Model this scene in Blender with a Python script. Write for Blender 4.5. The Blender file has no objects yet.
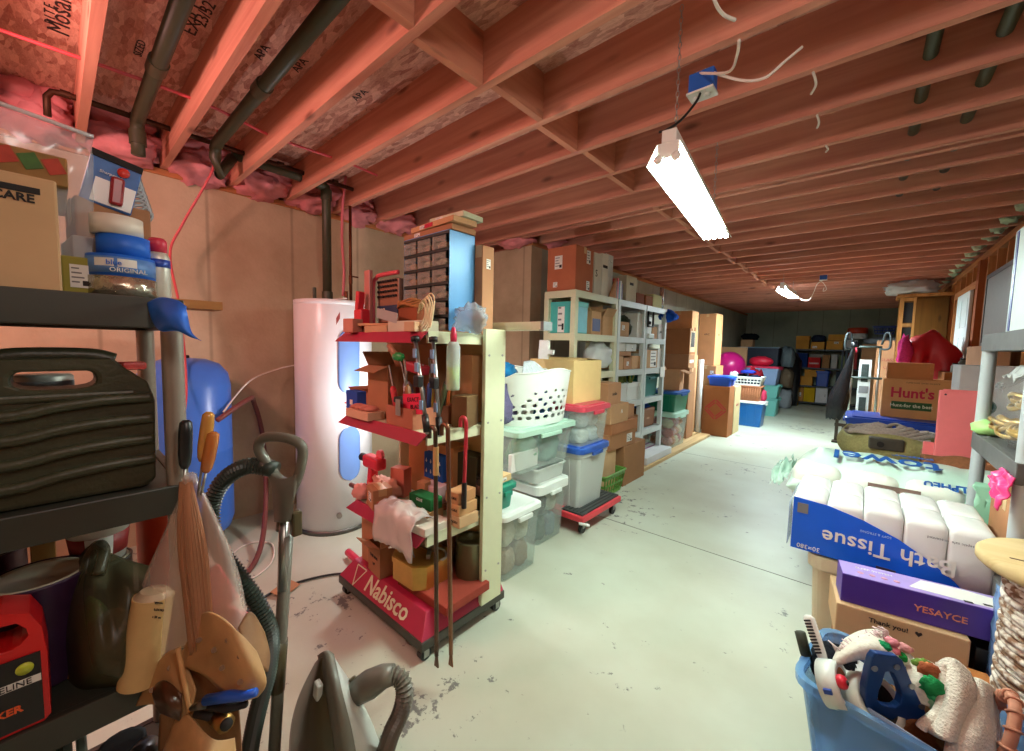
EXPOSURE = 0.65
import bpy, math, random
from mathutils import Vector, Matrix
random.seed(7)
S = bpy.context.scene
COL = S.collection
PI = math.pi

# ---------------------------------------------------------------- camera
FPX = 401.0
_vy = Vector((864 - 512, 354 - 375.5, FPX)).normalized()
_vx = -Vector((53 - 512, 336 - 375.5, FPX)); _vx = (_vx - _vy * _vx.dot(_vy)).normalized()
_vz = _vy.cross(_vx)
if _vz.y > 0: _vz = -_vz
EYE = Vector((0, 0, 1.5))
cam = bpy.data.cameras.new('camera'); camo = bpy.data.objects.new('camera', cam); COL.objects.link(camo)
cam.sensor_width = 36.0; cam.sensor_fit = 'HORIZONTAL'; cam.lens = 36.0 * FPX / 1024.0
cam.clip_start = 0.05; cam.clip_end = 60
def _cw(c): return Vector((_vx.dot(c), _vy.dot(c), _vz.dot(c)))
_r, _u, _b = _cw(Vector((1, 0, 0))), _cw(Vector((0, -1, 0))), _cw(Vector((0, 0, -1)))
camo.matrix_world = Matrix(((_r.x, _u.x, _b.x, EYE.x), (_r.y, _u.y, _b.y, EYE.y), (_r.z, _u.z, _b.z, EYE.z), (0, 0, 0, 1)))
S.camera = camo
def at(u, v, axis, val):
    """the world point on the plane axis = val that lies on a line of sight (used to read sizes off real planes)"""
    d = _cw(Vector((u - 512, v - 375.5, FPX)))
    return EYE + d * ((val - EYE[axis]) / d[axis])

# ---------------------------------------------------------------- materials
def lin(c):
    c = c / 255.0
    return c / 12.92 if c <= .04045 else ((c + .055) / 1.055) ** 2.4
def rgb(c): return (lin(c[0]), lin(c[1]), lin(c[2]), 1)
_M = {}
def newmat(name):
    m = bpy.data.materials.new(name); m.use_nodes = True
    nt = m.node_tree; bs = nt.nodes['Principled BSDF']
    return m, nt, bs
def nd(nt, typ, **kw):
    n = nt.nodes.new(typ)
    for k, v in kw.items():
        if k.startswith('i_'): n.inputs[k[2:].replace('_', ' ')].default_value = v
        else: setattr(n, k, v)
    return n
def plain(c, rough=.5, metal=0, name=None, noise=.1, scale=25, bump=0, spec=.5, coat=0):
    key = ('p', tuple(c), rough, metal, noise, scale, bump, spec)
    if key in _M: return _M[key]
    m, nt, bs = newmat(name or 'mat')
    tc = nd(nt, 'ShaderNodeTexCoord'); nz = nd(nt, 'ShaderNodeTexNoise', i_Scale=scale, i_Detail=4)
    nt.links.new(tc.outputs['Object'], nz.inputs['Vector'])
    mix = nd(nt, 'ShaderNodeMix', data_type='RGBA')
    a = rgb(c); lo = tuple(x * (1 - noise * 1.6) for x in a[:3]) + (1,); hi = tuple(min(1, x * (1 + noise)) for x in a[:3]) + (1,)
    mix.inputs[6].default_value = lo; mix.inputs[7].default_value = hi
    nt.links.new(nz.outputs['Fac'], mix.inputs[0]); nt.links.new(mix.outputs[2], bs.inputs['Base Color'])
    bs.inputs['Roughness'].default_value = rough; bs.inputs['Metallic'].default_value = metal
    bs.inputs['Specular IOR Level'].default_value = spec
    if bump:
        b = nd(nt, 'ShaderNodeBump', i_Strength=bump, i_Distance=.01)
        nt.links.new(nz.outputs['Fac'], b.inputs['Height']); nt.links.new(b.outputs['Normal'], bs.inputs['Normal'])
    _M[key] = m
    return m
def plastic(c, rough=.35): return plain(c, rough, 0, 'plastic', .05, 12)
def fabric(c): return plain(c, .95, 0, 'fabric', .25, 60, .6, .1)
def paper(c): return plain(c, .85, 0, 'paper', .06, 8, 0, .2)
def metal(c, rough=.35): return plain(c, rough, 1, 'metal', .12, 30)
def card(c=(176, 126, 82)):
    key = ('card', tuple(c))
    if key in _M: return _M[key]
    m, nt, bs = newmat('cardboard')
    tc = nd(nt, 'ShaderNodeTexCoord'); oi = nd(nt, 'ShaderNodeObjectInfo')
    nz = nd(nt, 'ShaderNodeTexNoise', i_Scale=6, i_Detail=6); nt.links.new(tc.outputs['Object'], nz.inputs['Vector'])
    wv = nd(nt, 'ShaderNodeTexWave', i_Scale=60, i_Distortion=.4); nt.links.new(tc.outputs['Object'], wv.inputs['Vector'])
    mix = nd(nt, 'ShaderNodeMix', data_type='RGBA')
    a = rgb(c); mix.inputs[6].default_value = tuple(x * .78 for x in a[:3]) + (1,); mix.inputs[7].default_value = tuple(min(1, x * 1.12) for x in a[:3]) + (1,)
    nt.links.new(nz.outputs['Fac'], mix.inputs[0])
    hsv = nd(nt, 'ShaderNodeHueSaturation'); mr = nd(nt, 'ShaderNodeMapRange', i_To_Min=.85, i_To_Max=1.12)
    nt.links.new(oi.outputs['Random'], mr.inputs['Value']); nt.links.new(mr.outputs[0], hsv.inputs['Value'])
    nt.links.new(mix.outputs[2], hsv.inputs['Color']); nt.links.new(hsv.outputs[0], bs.inputs['Base Color'])
    b = nd(nt, 'ShaderNodeBump', i_Strength=.12, i_Distance=.003); nt.links.new(wv.outputs['Fac'], b.inputs['Height']); nt.links.new(b.outputs['Normal'], bs.inputs['Normal'])
    bs.inputs['Roughness'].default_value = .85; bs.inputs['Specular IOR Level'].default_value = .2
    _M[key] = m
    return m
def clear(c=(235, 240, 238), alpha=.35, rough=.25):
    key = ('clear', tuple(c), alpha)
    if key in _M: return _M[key]
    m, nt, bs = newmat('translucent_plastic')
    tr = nd(nt, 'ShaderNodeBsdfTransparent'); mx = nd(nt, 'ShaderNodeMixShader'); out = nt.nodes['Material Output']
    tr.inputs['Color'].default_value = tuple(.5 + .5 * x for x in rgb(c)[:3]) + (1,)
    bs.inputs['Base Color'].default_value = rgb(c); bs.inputs['Roughness'].default_value = rough
    mx.inputs[0].default_value = alpha
    nt.links.new(tr.outputs[0], mx.inputs[1]); nt.links.new(bs.outputs[0], mx.inputs[2]); nt.links.new(mx.outputs[0], out.inputs['Surface'])
    _M[key] = m
    return m
def emit(c, s, name='light'):
    m, nt, bs = newmat(name)
    bs.inputs['Base Color'].default_value = (.9, .9, .9, 1); bs.inputs['Emission Color'].default_value = c; bs.inputs['Emission Strength'].default_value = s
    return m
def wood(c1, c2, scale=1.0, axis=0, rough=.7, name='wood', knots=True):
    key = ('wood', tuple(c1), tuple(c2), scale, axis)
    if key in _M: return _M[key]
    m, nt, bs = newmat(name)
    tc = nd(nt, 'ShaderNodeTexCoord'); mp = nd(nt, 'ShaderNodeMapping')
    oi = nd(nt, 'ShaderNodeObjectInfo'); add = nd(nt, 'ShaderNodeVectorMath', operation='ADD')
    sc = nd(nt, 'ShaderNodeVectorMath', operation='SCALE', i_Scale=37.0)
    cmb = nd(nt, 'ShaderNodeCombineXYZ')
    nt.links.new(oi.outputs['Random'], cmb.inputs[0]); nt.links.new(oi.outputs['Random'], cmb.inputs[1]); nt.links.new(oi.outputs['Random'], cmb.inputs[2])
    nt.links.new(cmb.outputs[0], sc.inputs[0])
    nt.links.new(tc.outputs['Object'], add.inputs[0]); nt.links.new(sc.outputs[0], add.inputs[1]); nt.links.new(add.outputs[0], mp.inputs['Vector'])
    s = [14 * scale, 14 * scale, 14 * scale]; s[axis] = .7 * scale
    mp.inputs['Scale'].default_value = s
    nz = nd(nt, 'ShaderNodeTexNoise', i_Scale=1.0, i_Detail=6, i_Distortion=1.2); nt.links.new(mp.outputs[0], nz.inputs['Vector'])
    cr = nd(nt, 'ShaderNodeValToRGB'); cr.color_ramp.elements[0].position = .3; cr.color_ramp.elements[1].position = .72
    cr.color_ramp.elements[0].color = rgb(c1); cr.color_ramp.elements[1].color = rgb(c2)
    nt.links.new(nz.outputs['Fac'], cr.inputs[0])
    hsv = nd(nt, 'ShaderNodeHueSaturation'); mr = nd(nt, 'ShaderNodeMapRange', i_To_Min=.86, i_To_Max=1.12)
    nt.links.new(oi.outputs['Random'], mr.inputs['Value']); nt.links.new(mr.outputs[0], hsv.inputs['Value'])
    src = cr.outputs[0]
    if knots:
        vmp = nd(nt, 'ShaderNodeMapping'); nt.links.new(add.outputs[0], vmp.inputs['Vector'])
        ks = [6, 6, 6]; ks[axis] = 2.2; vmp.inputs['Scale'].default_value = ks
        vo = nd(nt, 'ShaderNodeTexVoronoi', i_Scale=1.0); nt.links.new(vmp.outputs[0], vo.inputs['Vector'])
        kr = nd(nt, 'ShaderNodeMapRange', i_From_Min=.05, i_From_Max=.16, i_To_Min=.45, i_To_Max=1.0); nt.links.new(vo.outputs['Distance'], kr.inputs['Value'])
        mul = nd(nt, 'ShaderNodeMix', data_type='RGBA', blend_type='MULTIPLY'); mul.inputs[0].default_value = 1
        nt.links.new(cr.outputs[0], mul.inputs[6]); nt.links.new(kr.outputs[0], mul.inputs[7]); src = mul.outputs[2]
    nt.links.new(src, hsv.inputs['Color']); nt.links.new(hsv.outputs[0], bs.inputs['Base Color'])
    bs.inputs['Roughness'].default_value = rough; bs.inputs['Specular IOR Level'].default_value = .25
    b = nd(nt, 'ShaderNodeBump', i_Strength=.15, i_Distance=.01); nt.links.new(nz.outputs['Fac'], b.inputs['Height']); nt.links.new(b.outputs['Normal'], bs.inputs['Normal'])
    _M[key] = m
    return m

# ---------------------------------------------------------------- mesh builder
def RZ(a): return Matrix.Rotation(a, 3, 'Z')
def RX(a): return Matrix.Rotation(a, 3, 'X')
def RY(a): return Matrix.Rotation(a, 3, 'Y')
class MB:
    def __init__(s): s.v = []; s.f = []; s.mi = []; s.sm = []; s.mats = []
    def _m(s, mat):
        if mat not in s.mats: s.mats.append(mat)
        return s.mats.index(mat)
    def add(s, verts, faces, mat, smooth=False):
        o = len(s.v); k = s._m(mat)
        s.v += [Vector(p) for p in verts]
        for f in faces: s.f.append([i + o for i in f]); s.mi.append(k); s.sm.append(smooth)
        return s
    def hexa(s, p, mat):
        """p: 4 bottom corners then 4 top corners, both counter-clockwise from above"""
        return s.add(p, [(3, 2, 1, 0), (4, 5, 6, 7), (0, 1, 5, 4), (1, 2, 6, 5), (2, 3, 7, 6), (3, 0, 4, 7)], mat)
    def box(s, c, d, mat, rot=None, top=(1, 1)):
        """centre c, size d; top scales the upper face (taper)"""
        x, y, z = d[0] / 2, d[1] / 2, d[2] / 2; a, b = top
        p = [Vector(q) for q in ((-x, -y, -z), (x, -y, -z), (x, y, -z), (-x, y, -z), (-x * a, -y * b, z), (x * a, -y * b, z), (x * a, y * b, z), (-x * a, y * b, z))]
        if rot is not None: p = [rot @ q for q in p]
        return s.hexa([q + Vector(c) for q in p], mat)
    def bx(s, x0, x1, y0, y1, z0, z1, mat): return s.box(((x0 + x1) / 2, (y0 + y1) / 2, (z0 + z1) / 2), (x1 - x0, y1 - y0, z1 - z0), mat)
    def tube(s, path, r, mat, n=8, closed=False, caps=True, smooth=True, squash=1.0):
        P = [Vector(p) for p in path]; R = r if isinstance(r, (list, tuple)) else [r] * len(P)
        vs, fs = [], []; N = None; m = len(P)
        for i, p in enumerate(P):
            if closed: t = P[(i + 1) % m] - P[i - 1]
            else: t = P[min(i + 1, m - 1)] - P[max(i - 1, 0)]
            t = t.normalized() if t.length > 1e-9 else Vector((0, 0, 1))
            if N is None:
                a = Vector((0, 0, 1)) if abs(t.z) < .9 else Vector((1, 0, 0)); N = (a - t * a.dot(t)).normalized()
            else:
                N = N - t * N.dot(t); N = N.normalized() if N.length > 1e-6 else t.orthogonal().normalized()
            B = t.cross(N)
            for k in range(n):
                an = 2 * PI * k / n; vs.append(p + N * (math.cos(an) * R[i]) + B * (math.sin(an) * R[i] * squash))
        for i in range(m if closed else m - 1):
            j = (i + 1) % m
            for k in range(n): fs.append((i * n + k, i * n + (k + 1) % n, j * n + (k + 1) % n, j * n + k))
        if caps and not closed: fs.append(tuple(range(n - 1, -1, -1))); fs.append(tuple((m - 1) * n + k for k in range(n)))
        return s.add(vs, fs, mat, smooth)
    def cyl(s, a, b, r, mat, r1=None, n=16): 
        r1 = r if r1 is None else r1
        a, b = Vector(a), Vector(b); t = (b - a).normalized(); N = t.orthogonal().normalized(); B = t.cross(N)
        vs = [q + N * (math.cos(2 * PI * k / n) * rr) + B * (math.sin(2 * PI * k / n) * rr) for q, rr in ((a, r), (b, r1)) for k in range(n)]
        s.add(vs, [(k, (k + 1) % n, n + (k + 1) % n, n + k) for k in range(n)], mat, True)
        s.add(vs[:n], [tuple(range(n - 1, -1, -1))], mat); return s.add(vs[n:], [tuple(range(n))], mat)
    def lathe(s, prof, mat, c=(0, 0, 0), n=24, sx=1, sy=1, smooth=True, closed=False):
        c = Vector(c); vs = [c + Vector((r * math.cos(2 * PI * k / n) * sx, r * math.sin(2 * PI * k / n) * sy, z)) for r, z in prof for k in range(n)]
        m = len(prof); fs = [(i * n + k, i * n + (k + 1) % n, ((i + 1) % m) * n + (k + 1) % n, ((i + 1) % m) * n + k) for i in range(m if closed else m - 1) for k in range(n)]
        if not closed:
            if prof[0][0] > 1e-4: fs.append(tuple(range(n - 1, -1, -1)))
            if prof[-1][0] > 1e-4: fs.append(tuple((m - 1) * n + k for k in range(n)))
        return s.add(vs, fs, mat, smooth)
    def prism(s, poly, o, ux, uy, h, mat, smooth=False):
        """polygon (list of 2D) in the frame o + a*ux + b*uy, extruded by vector h"""
        o, ux, uy, h = Vector(o), Vector(ux), Vector(uy), Vector(h); n = len(poly)
        a = [o + ux * p[0] + uy * p[1] for p in poly]; b = [q + h for q in a]
        if ux.cross(uy).dot(h) < 0: a, b = b, a
        return s.add(a + b, [tuple(range(n - 1, -1, -1)), tuple(range(n, 2 * n))] + [(k, (k + 1) % n, n + (k + 1) % n, n + k) for k in range(n)], mat, smooth)
    def frame(s, outer, inner, o, ux, uy, h, mat):
        """ring plate between two polygons with the same number of corners"""
        o, ux, uy, h = Vector(o), Vector(ux), Vector(uy), Vector(h); n = len(outer)
        q = lambda p: o + ux * p[0] + uy * p[1]
        vs = [q(p) for p in outer] + [q(p) for p in inner] + [q(p) + h for p in outer] + [q(p) + h for p in inner]
        fs = []
        for k in range(n):
            j = (k + 1) % n
            fs += [(k, n + k, n + j, j), (2 * n + k, 2 * n + j, 3 * n + j, 3 * n + k), (k, j, 2 * n + j, 2 * n + k), (n + k, 3 * n + k, 3 * n + j, n + j)]
        return s.add(vs, fs, mat)
    def grid(s, fn, nu, nv, mat, smooth=True, wrap=False):
        vs = [fn(i / nu, j / nv) for j in range(nv + 1) for i in range(nu + (0 if wrap else 1))]
        w = nu if wrap else nu + 1
        fs = [(j * w + i, j * w + (i + 1) % w, (j + 1) * w + (i + 1) % w, (j + 1) * w + i) for j in range(nv) for i in range(nu)]
        return s.add(vs, fs, mat, smooth)
    def blob(s, c, d, mat, seed=0, amp=.18, freq=2.3, nu=18, nv=10, flat=None, power=1.0):
        from mathutils import noise
        c = Vector(c); off = Vector((seed * 13.7, seed * 7.1, seed * 3.3))
        def fn(u, v):
            a, b = 2 * PI * u, PI * (v - .5) * .999
            p = Vector((math.cos(a) * math.cos(b), math.sin(a) * math.cos(b), math.sin(b)))
            if power != 1.0: p = Vector([math.copysign(abs(k) ** power, k) for k in p])
            k = 1 + amp * noise.fractal(p * freq + off, .8, 2.0, 3)
            q = Vector((p.x * d[0] / 2 * k, p.y * d[1] / 2 * k, p.z * d[2] / 2 * k))
            if flat is not None and q.z < -flat * d[2] / 2: q.z = -flat * d[2] / 2
            return c + q
        return s.grid(fn, nu, nv, mat, True, True)
    def obj(s, name, parent=None, loc=(0, 0, 0), rz=0, bevel=0, world=False, sub=0, solid=0, rot=None):
        me = bpy.data.meshes.new(name)
        vs = s.v
        if world:
            src = parent.matrix_basis.inverted() if parent is not None else Matrix.Identity(4)
            if parent is not None and parent.parent is not None: src = (parent.parent.matrix_basis @ parent.matrix_basis).inverted()
            if parent is None: src = Matrix.Translation(-Vector(loc))
            vs = [src @ v for v in vs]
        me.from_pydata([tuple(v) for v in vs], [], s.f)
        for m in s.mats: me.materials.append(m)
        me.polygons.foreach_set('material_index', s.mi); me.polygons.foreach_set('use_smooth', s.sm)
        me.update()
        o = bpy.data.objects.new(name, me); COL.objects.link(o)
        if parent is not None: o.parent = parent
        if not (world and parent is not None):
            o.location = loc; o.rotation_euler = rot if rot is not None else (0, 0, rz)
        if bevel:
            b = o.modifiers.new('bevel', 'BEVEL'); b.width = bevel; b.segments = 2; b.limit_method = 'ANGLE'; b.angle_limit = .6
        if sub: q = o.modifiers.new('sub', 'SUBSURF'); q.levels = sub; q.render_levels = sub
        if solid: q = o.modifiers.new('solid', 'SOLIDIFY'); q.thickness = solid; q.offset = 0
        return o
def T(name, label, cat, loc=(0, 0, 0), rz=0, group=None, rot=None):
    o = bpy.data.objects.new(name, None); COL.objects.link(o); o.empty_display_size = .05
    R = Matrix.Rotation(rz, 4, 'Z')
    if rot is not None: R = rot.to_4x4()
    o.matrix_basis = Matrix.Translation(Vector(loc)) @ R
    o['label'] = label; o['category'] = cat
    if group: o['group'] = group
    return o
def tag(o, label, cat, group=None, kind=None):
    o['label'] = label; o['category'] = cat
    if group: o['group'] = group
    if kind: o['kind'] = kind
    return o
def struct(o): o['kind'] = 'structure'; return o
def lab(o, t): o['label'] = t; return o
def relabel(root, label, group=None): root['label'] = label; root['group'] = group; return root
def copy_tree(o, parent=None):
    kids = list(o.children); c = o.copy(); COL.objects.link(c)
    if parent is not None: c.parent = parent
    for ch in kids: copy_tree(ch, c)
    return c
def smooth_path(pts, n=8, closed=False):
    """Catmull-Rom through the points"""
    P = [Vector(p) for p in pts]; out = []; m = len(P)
    for i in range(m if closed else m - 1):
        if closed: a, b, c, d = P[i - 1], P[i], P[(i + 1) % m], P[(i + 2) % m]
        else: a, b, c, d = P[max(i - 1, 0)], P[i], P[i + 1], P[min(i + 2, m - 1)]
        for k in range(n):
            t = k / n; out.append(.5 * ((2 * b) + (c - a) * t + (2 * a - 5 * b + 4 * c - d) * t * t + (3 * b - a - 3 * c + d) * t ** 3))
    if not closed: out.append(P[-1])
    return out
def text_mesh(txt, size, mat, name, parent, loc, rot3, align='CENTER', ext=.0008, sx=1.0, bold=0):
    """lettering as a mesh: rot3 maps text x, y, normal to the parent's frame"""
    cu = bpy.data.curves.new(name, 'FONT'); cu.body = txt; cu.size = size; cu.align_x = align; cu.align_y = 'CENTER'; cu.extrude = ext; cu.resolution_u = 2
    if bold: cu.offset = bold
    t = bpy.data.objects.new('tmp', cu); COL.objects.link(t)
    bpy.context.view_layer.update()
    me = bpy.data.meshes.new_from_object(t.evaluated_get(bpy.context.evaluated_depsgraph_get()))
    bpy.data.objects.remove(t)
    me.materials.clear(); me.materials.append(mat); me.name = name
    o = bpy.data.objects.new(name, me); COL.objects.link(o); o.parent = parent
    Mt = rot3.to_4x4() @ Matrix.Diagonal((sx, 1, 1, 1)); Mt.translation = Vector(loc); o.matrix_basis = Mt
    return o
def axes(x, y):
    x, y = Vector(x).normalized(), Vector(y).normalized(); z = x.cross(y)
    return Matrix(((x.x, y.x, z.x), (x.y, y.y, z.y), (x.z, y.z, z.z)))
FRONT = axes((1, 0, 0), (0, 0, 1))       # text that faces -Y
SIDE = axes((0, 1, 0), (0, 0, 1))        # text that faces +X
TOPF = axes((1, 0, 0), (0, 1, 0))        # text that faces up
# ---------------------------------------------------------------- setting
XL, XJ, XR, YB, YF, YJ = -3.87, -2.96, .95, -1.7, 15.0, 3.68
ZJ, ZS, ZW = 2.71, 2.945, 2.665           # joist underside, subfloor, wall top
def floor_mat():
    m, nt, bs = newmat('painted_concrete')
    tc = nd(nt, 'ShaderNodeTexCoord'); L = nt.links.new
    def noise(sc, det, rough=.5, dist=0):
        n = nd(nt, 'ShaderNodeTexNoise', i_Scale=sc, i_Detail=det, i_Roughness=rough, i_Distortion=dist); L(tc.outputs['Object'], n.inputs['Vector']); return n
    n1 = noise(1.1, 5); n2 = noise(9, 8, .7); n3 = noise(.7, 2); n4 = noise(28, 4, .6, .6)
    base = nd(nt, 'ShaderNodeValToRGB'); e = base.color_ramp.elements
    e[0].position = .3; e[0].color = rgb((174, 177, 156)); e[1].position = .65; e[1].color = rgb((196, 205, 188)); L(n1.outputs['Fac'], base.inputs[0])
    # flakes where the paint has come off: fine noise gated by a coarse one
    g = nd(nt, 'ShaderNodeMapRange', i_From_Min=.50, i_From_Max=.68, i_To_Min=0, i_To_Max=.13); L(n3.outputs['Fac'], g.inputs['Value'])
    a = nd(nt, 'ShaderNodeMath', operation='ADD'); L(n2.outputs['Fac'], a.inputs[0]); L(g.outputs[0], a.inputs[1])
    b = nd(nt, 'ShaderNodeMath', operation='MULTIPLY_ADD'); L(n4.outputs['Fac'], b.inputs[0]); b.inputs[1].default_value = .22; L(a.outputs[0], b.inputs[2])
    r = nd(nt, 'ShaderNodeMapRange', i_From_Min=.763, i_From_Max=.80); L(b.outputs[0], r.inputs['Value'])
    mix = nd(nt, 'ShaderNodeMix', data_type='RGBA'); L(r.outputs[0], mix.inputs[0]); L(base.outputs[0], mix.inputs[6]); mix.inputs[7].default_value = rgb((112, 114, 108))
    L(mix.outputs[2], bs.inputs['Base Color']); bs.inputs['Roughness'].default_value = .45; bs.inputs['Specular IOR Level'].default_value = .35
    bp = nd(nt, 'ShaderNodeBump', i_Strength=.12, i_Distance=.01); L(b.outputs[0], bp.inputs['Height']); L(bp.outputs[0], bs.inputs['Normal'])
    return m
def concrete(c1, c2, name):
    m, nt, bs = newmat(name); L = nt.links.new
    tc = nd(nt, 'ShaderNodeTexCoord'); n1 = nd(nt, 'ShaderNodeTexNoise', i_Scale=1.4, i_Detail=8, i_Roughness=.6); L(tc.outputs['Object'], n1.inputs['Vector'])
    n2 = nd(nt, 'ShaderNodeTexNoise', i_Scale=40, i_Detail=3); L(tc.outputs['Object'], n2.inputs['Vector'])
    cr = nd(nt, 'ShaderNodeValToRGB'); e = cr.color_ramp.elements; e[0].position = .32; e[0].color = rgb(c1); e[1].position = .68; e[1].color = rgb(c2); L(n1.outputs['Fac'], cr.inputs[0])
    # seams of the form panels every 0.61 m along the wall
    sx = nd(nt, 'ShaderNodeSeparateXYZ'); L(tc.outputs['Object'], sx.inputs[0])
    ad = nd(nt, 'ShaderNodeMath', operation='ADD'); L(sx.outputs['X'], ad.inputs[0]); L(sx.outputs['Y'], ad.inputs[1])
    md = nd(nt, 'ShaderNodeMath', operation='PINGPONG'); L(ad.outputs[0], md.inputs[0]); md.inputs[1].default_value = .305
    st = nd(nt, 'ShaderNodeMapRange', i_From_Min=.004, i_From_Max=.016, i_To_Min=.72, i_To_Max=1); L(md.outputs[0], st.inputs['Value'])
    mul = nd(nt, 'ShaderNodeMix', data_type='RGBA', blend_type='MULTIPLY'); mul.inputs[0].default_value = 1; L(cr.outputs[0], mul.inputs[6]); L(st.outputs[0], mul.inputs[7])
    L(mul.outputs[2], bs.inputs['Base Color']); bs.inputs['Roughness'].default_value = .9; bs.inputs['Specular IOR Level'].default_value = .2
    bp = nd(nt, 'ShaderNodeBump', i_Strength=.25, i_Distance=.01); L(n2.outputs['Fac'], bp.inputs['Height']); L(bp.outputs[0], bs.inputs['Normal'])
    return m
M_TAN = concrete((170, 150, 122), (206, 188, 158), 'tan_concrete')
M_GREY = concrete((140, 152, 132), (172, 180, 158), 'grey_concrete')
M_JOIST = wood((190, 122, 102), (222, 160, 134), 1, 0, name='joist_wood')
M_BLOCK = wood((192, 120, 96), (220, 154, 124), 1, 1, name='blocking_wood')
M_STUD = wood((176, 112, 66), (206, 146, 92), 1, 2, name='stud_wood')
M_PLATE = wood((160, 100, 60), (196, 134, 86), 1, 1, name='plate_wood')
def osb_mat():
    m, nt, bs = newmat('osb'); L = nt.links.new
    tc = nd(nt, 'ShaderNodeTexCoord'); mp = nd(nt, 'ShaderNodeMapping'); mp.inputs['Scale'].default_value = (9, 30, 10); mp.inputs['Rotation'].default_value = (0, 0, .3); L(tc.outputs['Object'], mp.inputs['Vector'])
    vo = nd(nt, 'ShaderNodeTexVoronoi', i_Scale=1.6, feature='F1'); L(mp.outputs[0], vo.inputs['Vector'])
    nz = nd(nt, 'ShaderNodeTexNoise', i_Scale=2.5, i_Detail=6, i_Distortion=2); L(mp.outputs[0], nz.inputs['Vector'])
    mx = nd(nt, 'ShaderNodeMix', data_type='RGBA'); mx.inputs[0].default_value = .5; L(vo.outputs['Color'], mx.inputs[6]); L(nz.outputs['Fac'], mx.inputs[7])
    bw = nd(nt, 'ShaderNodeRGBToBW'); L(mx.outputs[2], bw.inputs[0])
    cr = nd(nt, 'ShaderNodeValToRGB'); e = cr.color_ramp.elements; e[0].position = .25; e[0].color = rgb((166, 104, 88)); e[1].position = .7; e[1].color = rgb((230, 182, 158)); L(bw.outputs[0], cr.inputs[0])
    L(cr.outputs[0], bs.inputs['Base Color']); bs.inputs['Roughness'].default_value = .8
    return m
M_OSB = osb_mat()
M_PINK = plain((236, 146, 150), 1, 0, 'insulation', .3, 9, .8, .05)
M_INK = plain((44, 34, 30), .8, 0, 'ink', 0)

def slab(name, x0, x1, y0, y1, z0, z1, mat, parent=None):
    return struct(MB().bx(x0, x1, y0, y1, z0, z1, mat).obj(name, parent))
slab('floor', XL - .2, XR + .2, YB - .2, YF + .2, -.1, 0, floor_mat())
slab('wall_left', XL - .2, XL, YB, YJ, 0, ZW, M_TAN)
slab('wall_jog', XL - .2, XJ, YJ, YJ + .2, 0, ZW, M_TAN)
slab('wall_left_far', XJ - .2, XJ, YJ + .2, YF, 0, ZW, concrete((150, 154, 138), (178, 180, 160), 'pale_concrete'))
slab('wall_far', XJ - .2, XR + .2, YF, YF + .2, 0, ZS, M_GREY)
slab('wall_back', XL - .2, XR + .2, YB - .2, YB, 0, ZS, M_TAN)
slab('trim_1', XL - .2, XL + .02, YB, YJ, ZW, ZJ - .003, M_PLATE)                     # sill plate on the foundation
slab('trim_2', XJ - .2, XJ + .02, YJ, YF, ZW, ZJ - .003, M_PLATE)
# dark joints cut into the slab
M_GAP = plain((110, 112, 100), .9, 0, 'joint', .1)
slab('trim_3', -2.9, XR, 6.02, 6.026, 0, .0015, M_GAP)
slab('trim_4', -2.9, XR, 3.16, 3.166, 0, .0015, M_GAP)
# ceiling: subfloor > joists, blocking, stamps
ceil = slab('ceiling', XL - .2, XR + .2, YB, YF + .2, ZS, ZS + .03, M_OSB)
slab('trim_5', XL - .22, XL - .18, YB, YF, ZW, ZS, M_JOIST)                           # rim board
def joist_y(k): return .998 + .4085 * k
ys = [joist_y(k) - .04 for k in range(-6, 34)] + [3.505]
for y in sorted(ys):
    if y > YF - .05: continue
    struct(MB().box((0, 0, 0), (XR + .1 - XL + .15, .04, ZS - ZJ), M_JOIST).obj('joist', ceil, ((XR + .1 + XL - .15) / 2, y + .02, (ZS + ZJ) / 2)))
for k in range(-1, 20):
    y0, y1 = joist_y(k) + .002, joist_y(k + 1) - .042
    if k == 5: continue
    dx = .022 if k % 2 else -.022
    struct(MB().box((0, 0, 0), (.038, y1 - y0, ZS - ZJ - .002), M_BLOCK).obj('blocking', ceil, (-1.41 + dx, (y0 + y1) / 2, (ZS + ZJ) / 2)))
DOWN = axes((1, 0, 0), (0, -1, 0))
for txt, u, v, sz, x in (('Mosaid', 60, 12, .11, 1), ('APA', 95, 12, .07, 1), ('APA', 262, 52, .06, 1), ('SIZED', 140, 48, .05, 1), ('EXP 1', 195, 20, .08, 1), ('23/32', 205, 14, .07, 1), ('APA', 300, 65, .06, 1), ('R I T E', 50, 14, .05, 1), ('APA', 360, 95, .06, 1)):
    p = at(u, v, 2, ZS)
    struct(text_mesh(txt, sz * .95, M_INK, 'stamp', ceil, (p.x, p.y, ZS - .002), DOWN, sx=1.3))
# insulation stuffed on the sill
mb = MB(); rr = random.Random(3)
for k in range(-6, 7):
    y0, y1 = joist_y(k), joist_y(k + 1) - .04
    for j in range(3):
        mb.blob((XL - .02 + rr.uniform(-.03, .10), (y0 + y1) / 2 + rr.uniform(-.05, .05), ZJ + .05 + .075 * j), (.42 - .05 * j, (y1 - y0) * 1.03, .2), M_PINK, rr.random() * 9, .42, 2.6, 26, 14)
for k in range(7, 11):
    y0, y1 = joist_y(k), joist_y(k + 1) - .04
    mb.blob((XJ - .02, (y0 + y1) / 2, ZJ + .06), (.36, y1 - y0, .2), M_PINK, rr.random() * 9, .42, 2.6, 22, 12)
mb.blob((XJ - .18, YJ - .06, 2.715), (.5, .3, .12), M_PINK, 4.4, .4, 2.6, 26, 14)
tag(mb.obj('pink_insulation'), 'pink fluffy insulation stuffed between the joists on top of the left wall', 'insulation', kind='stuff')
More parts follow.
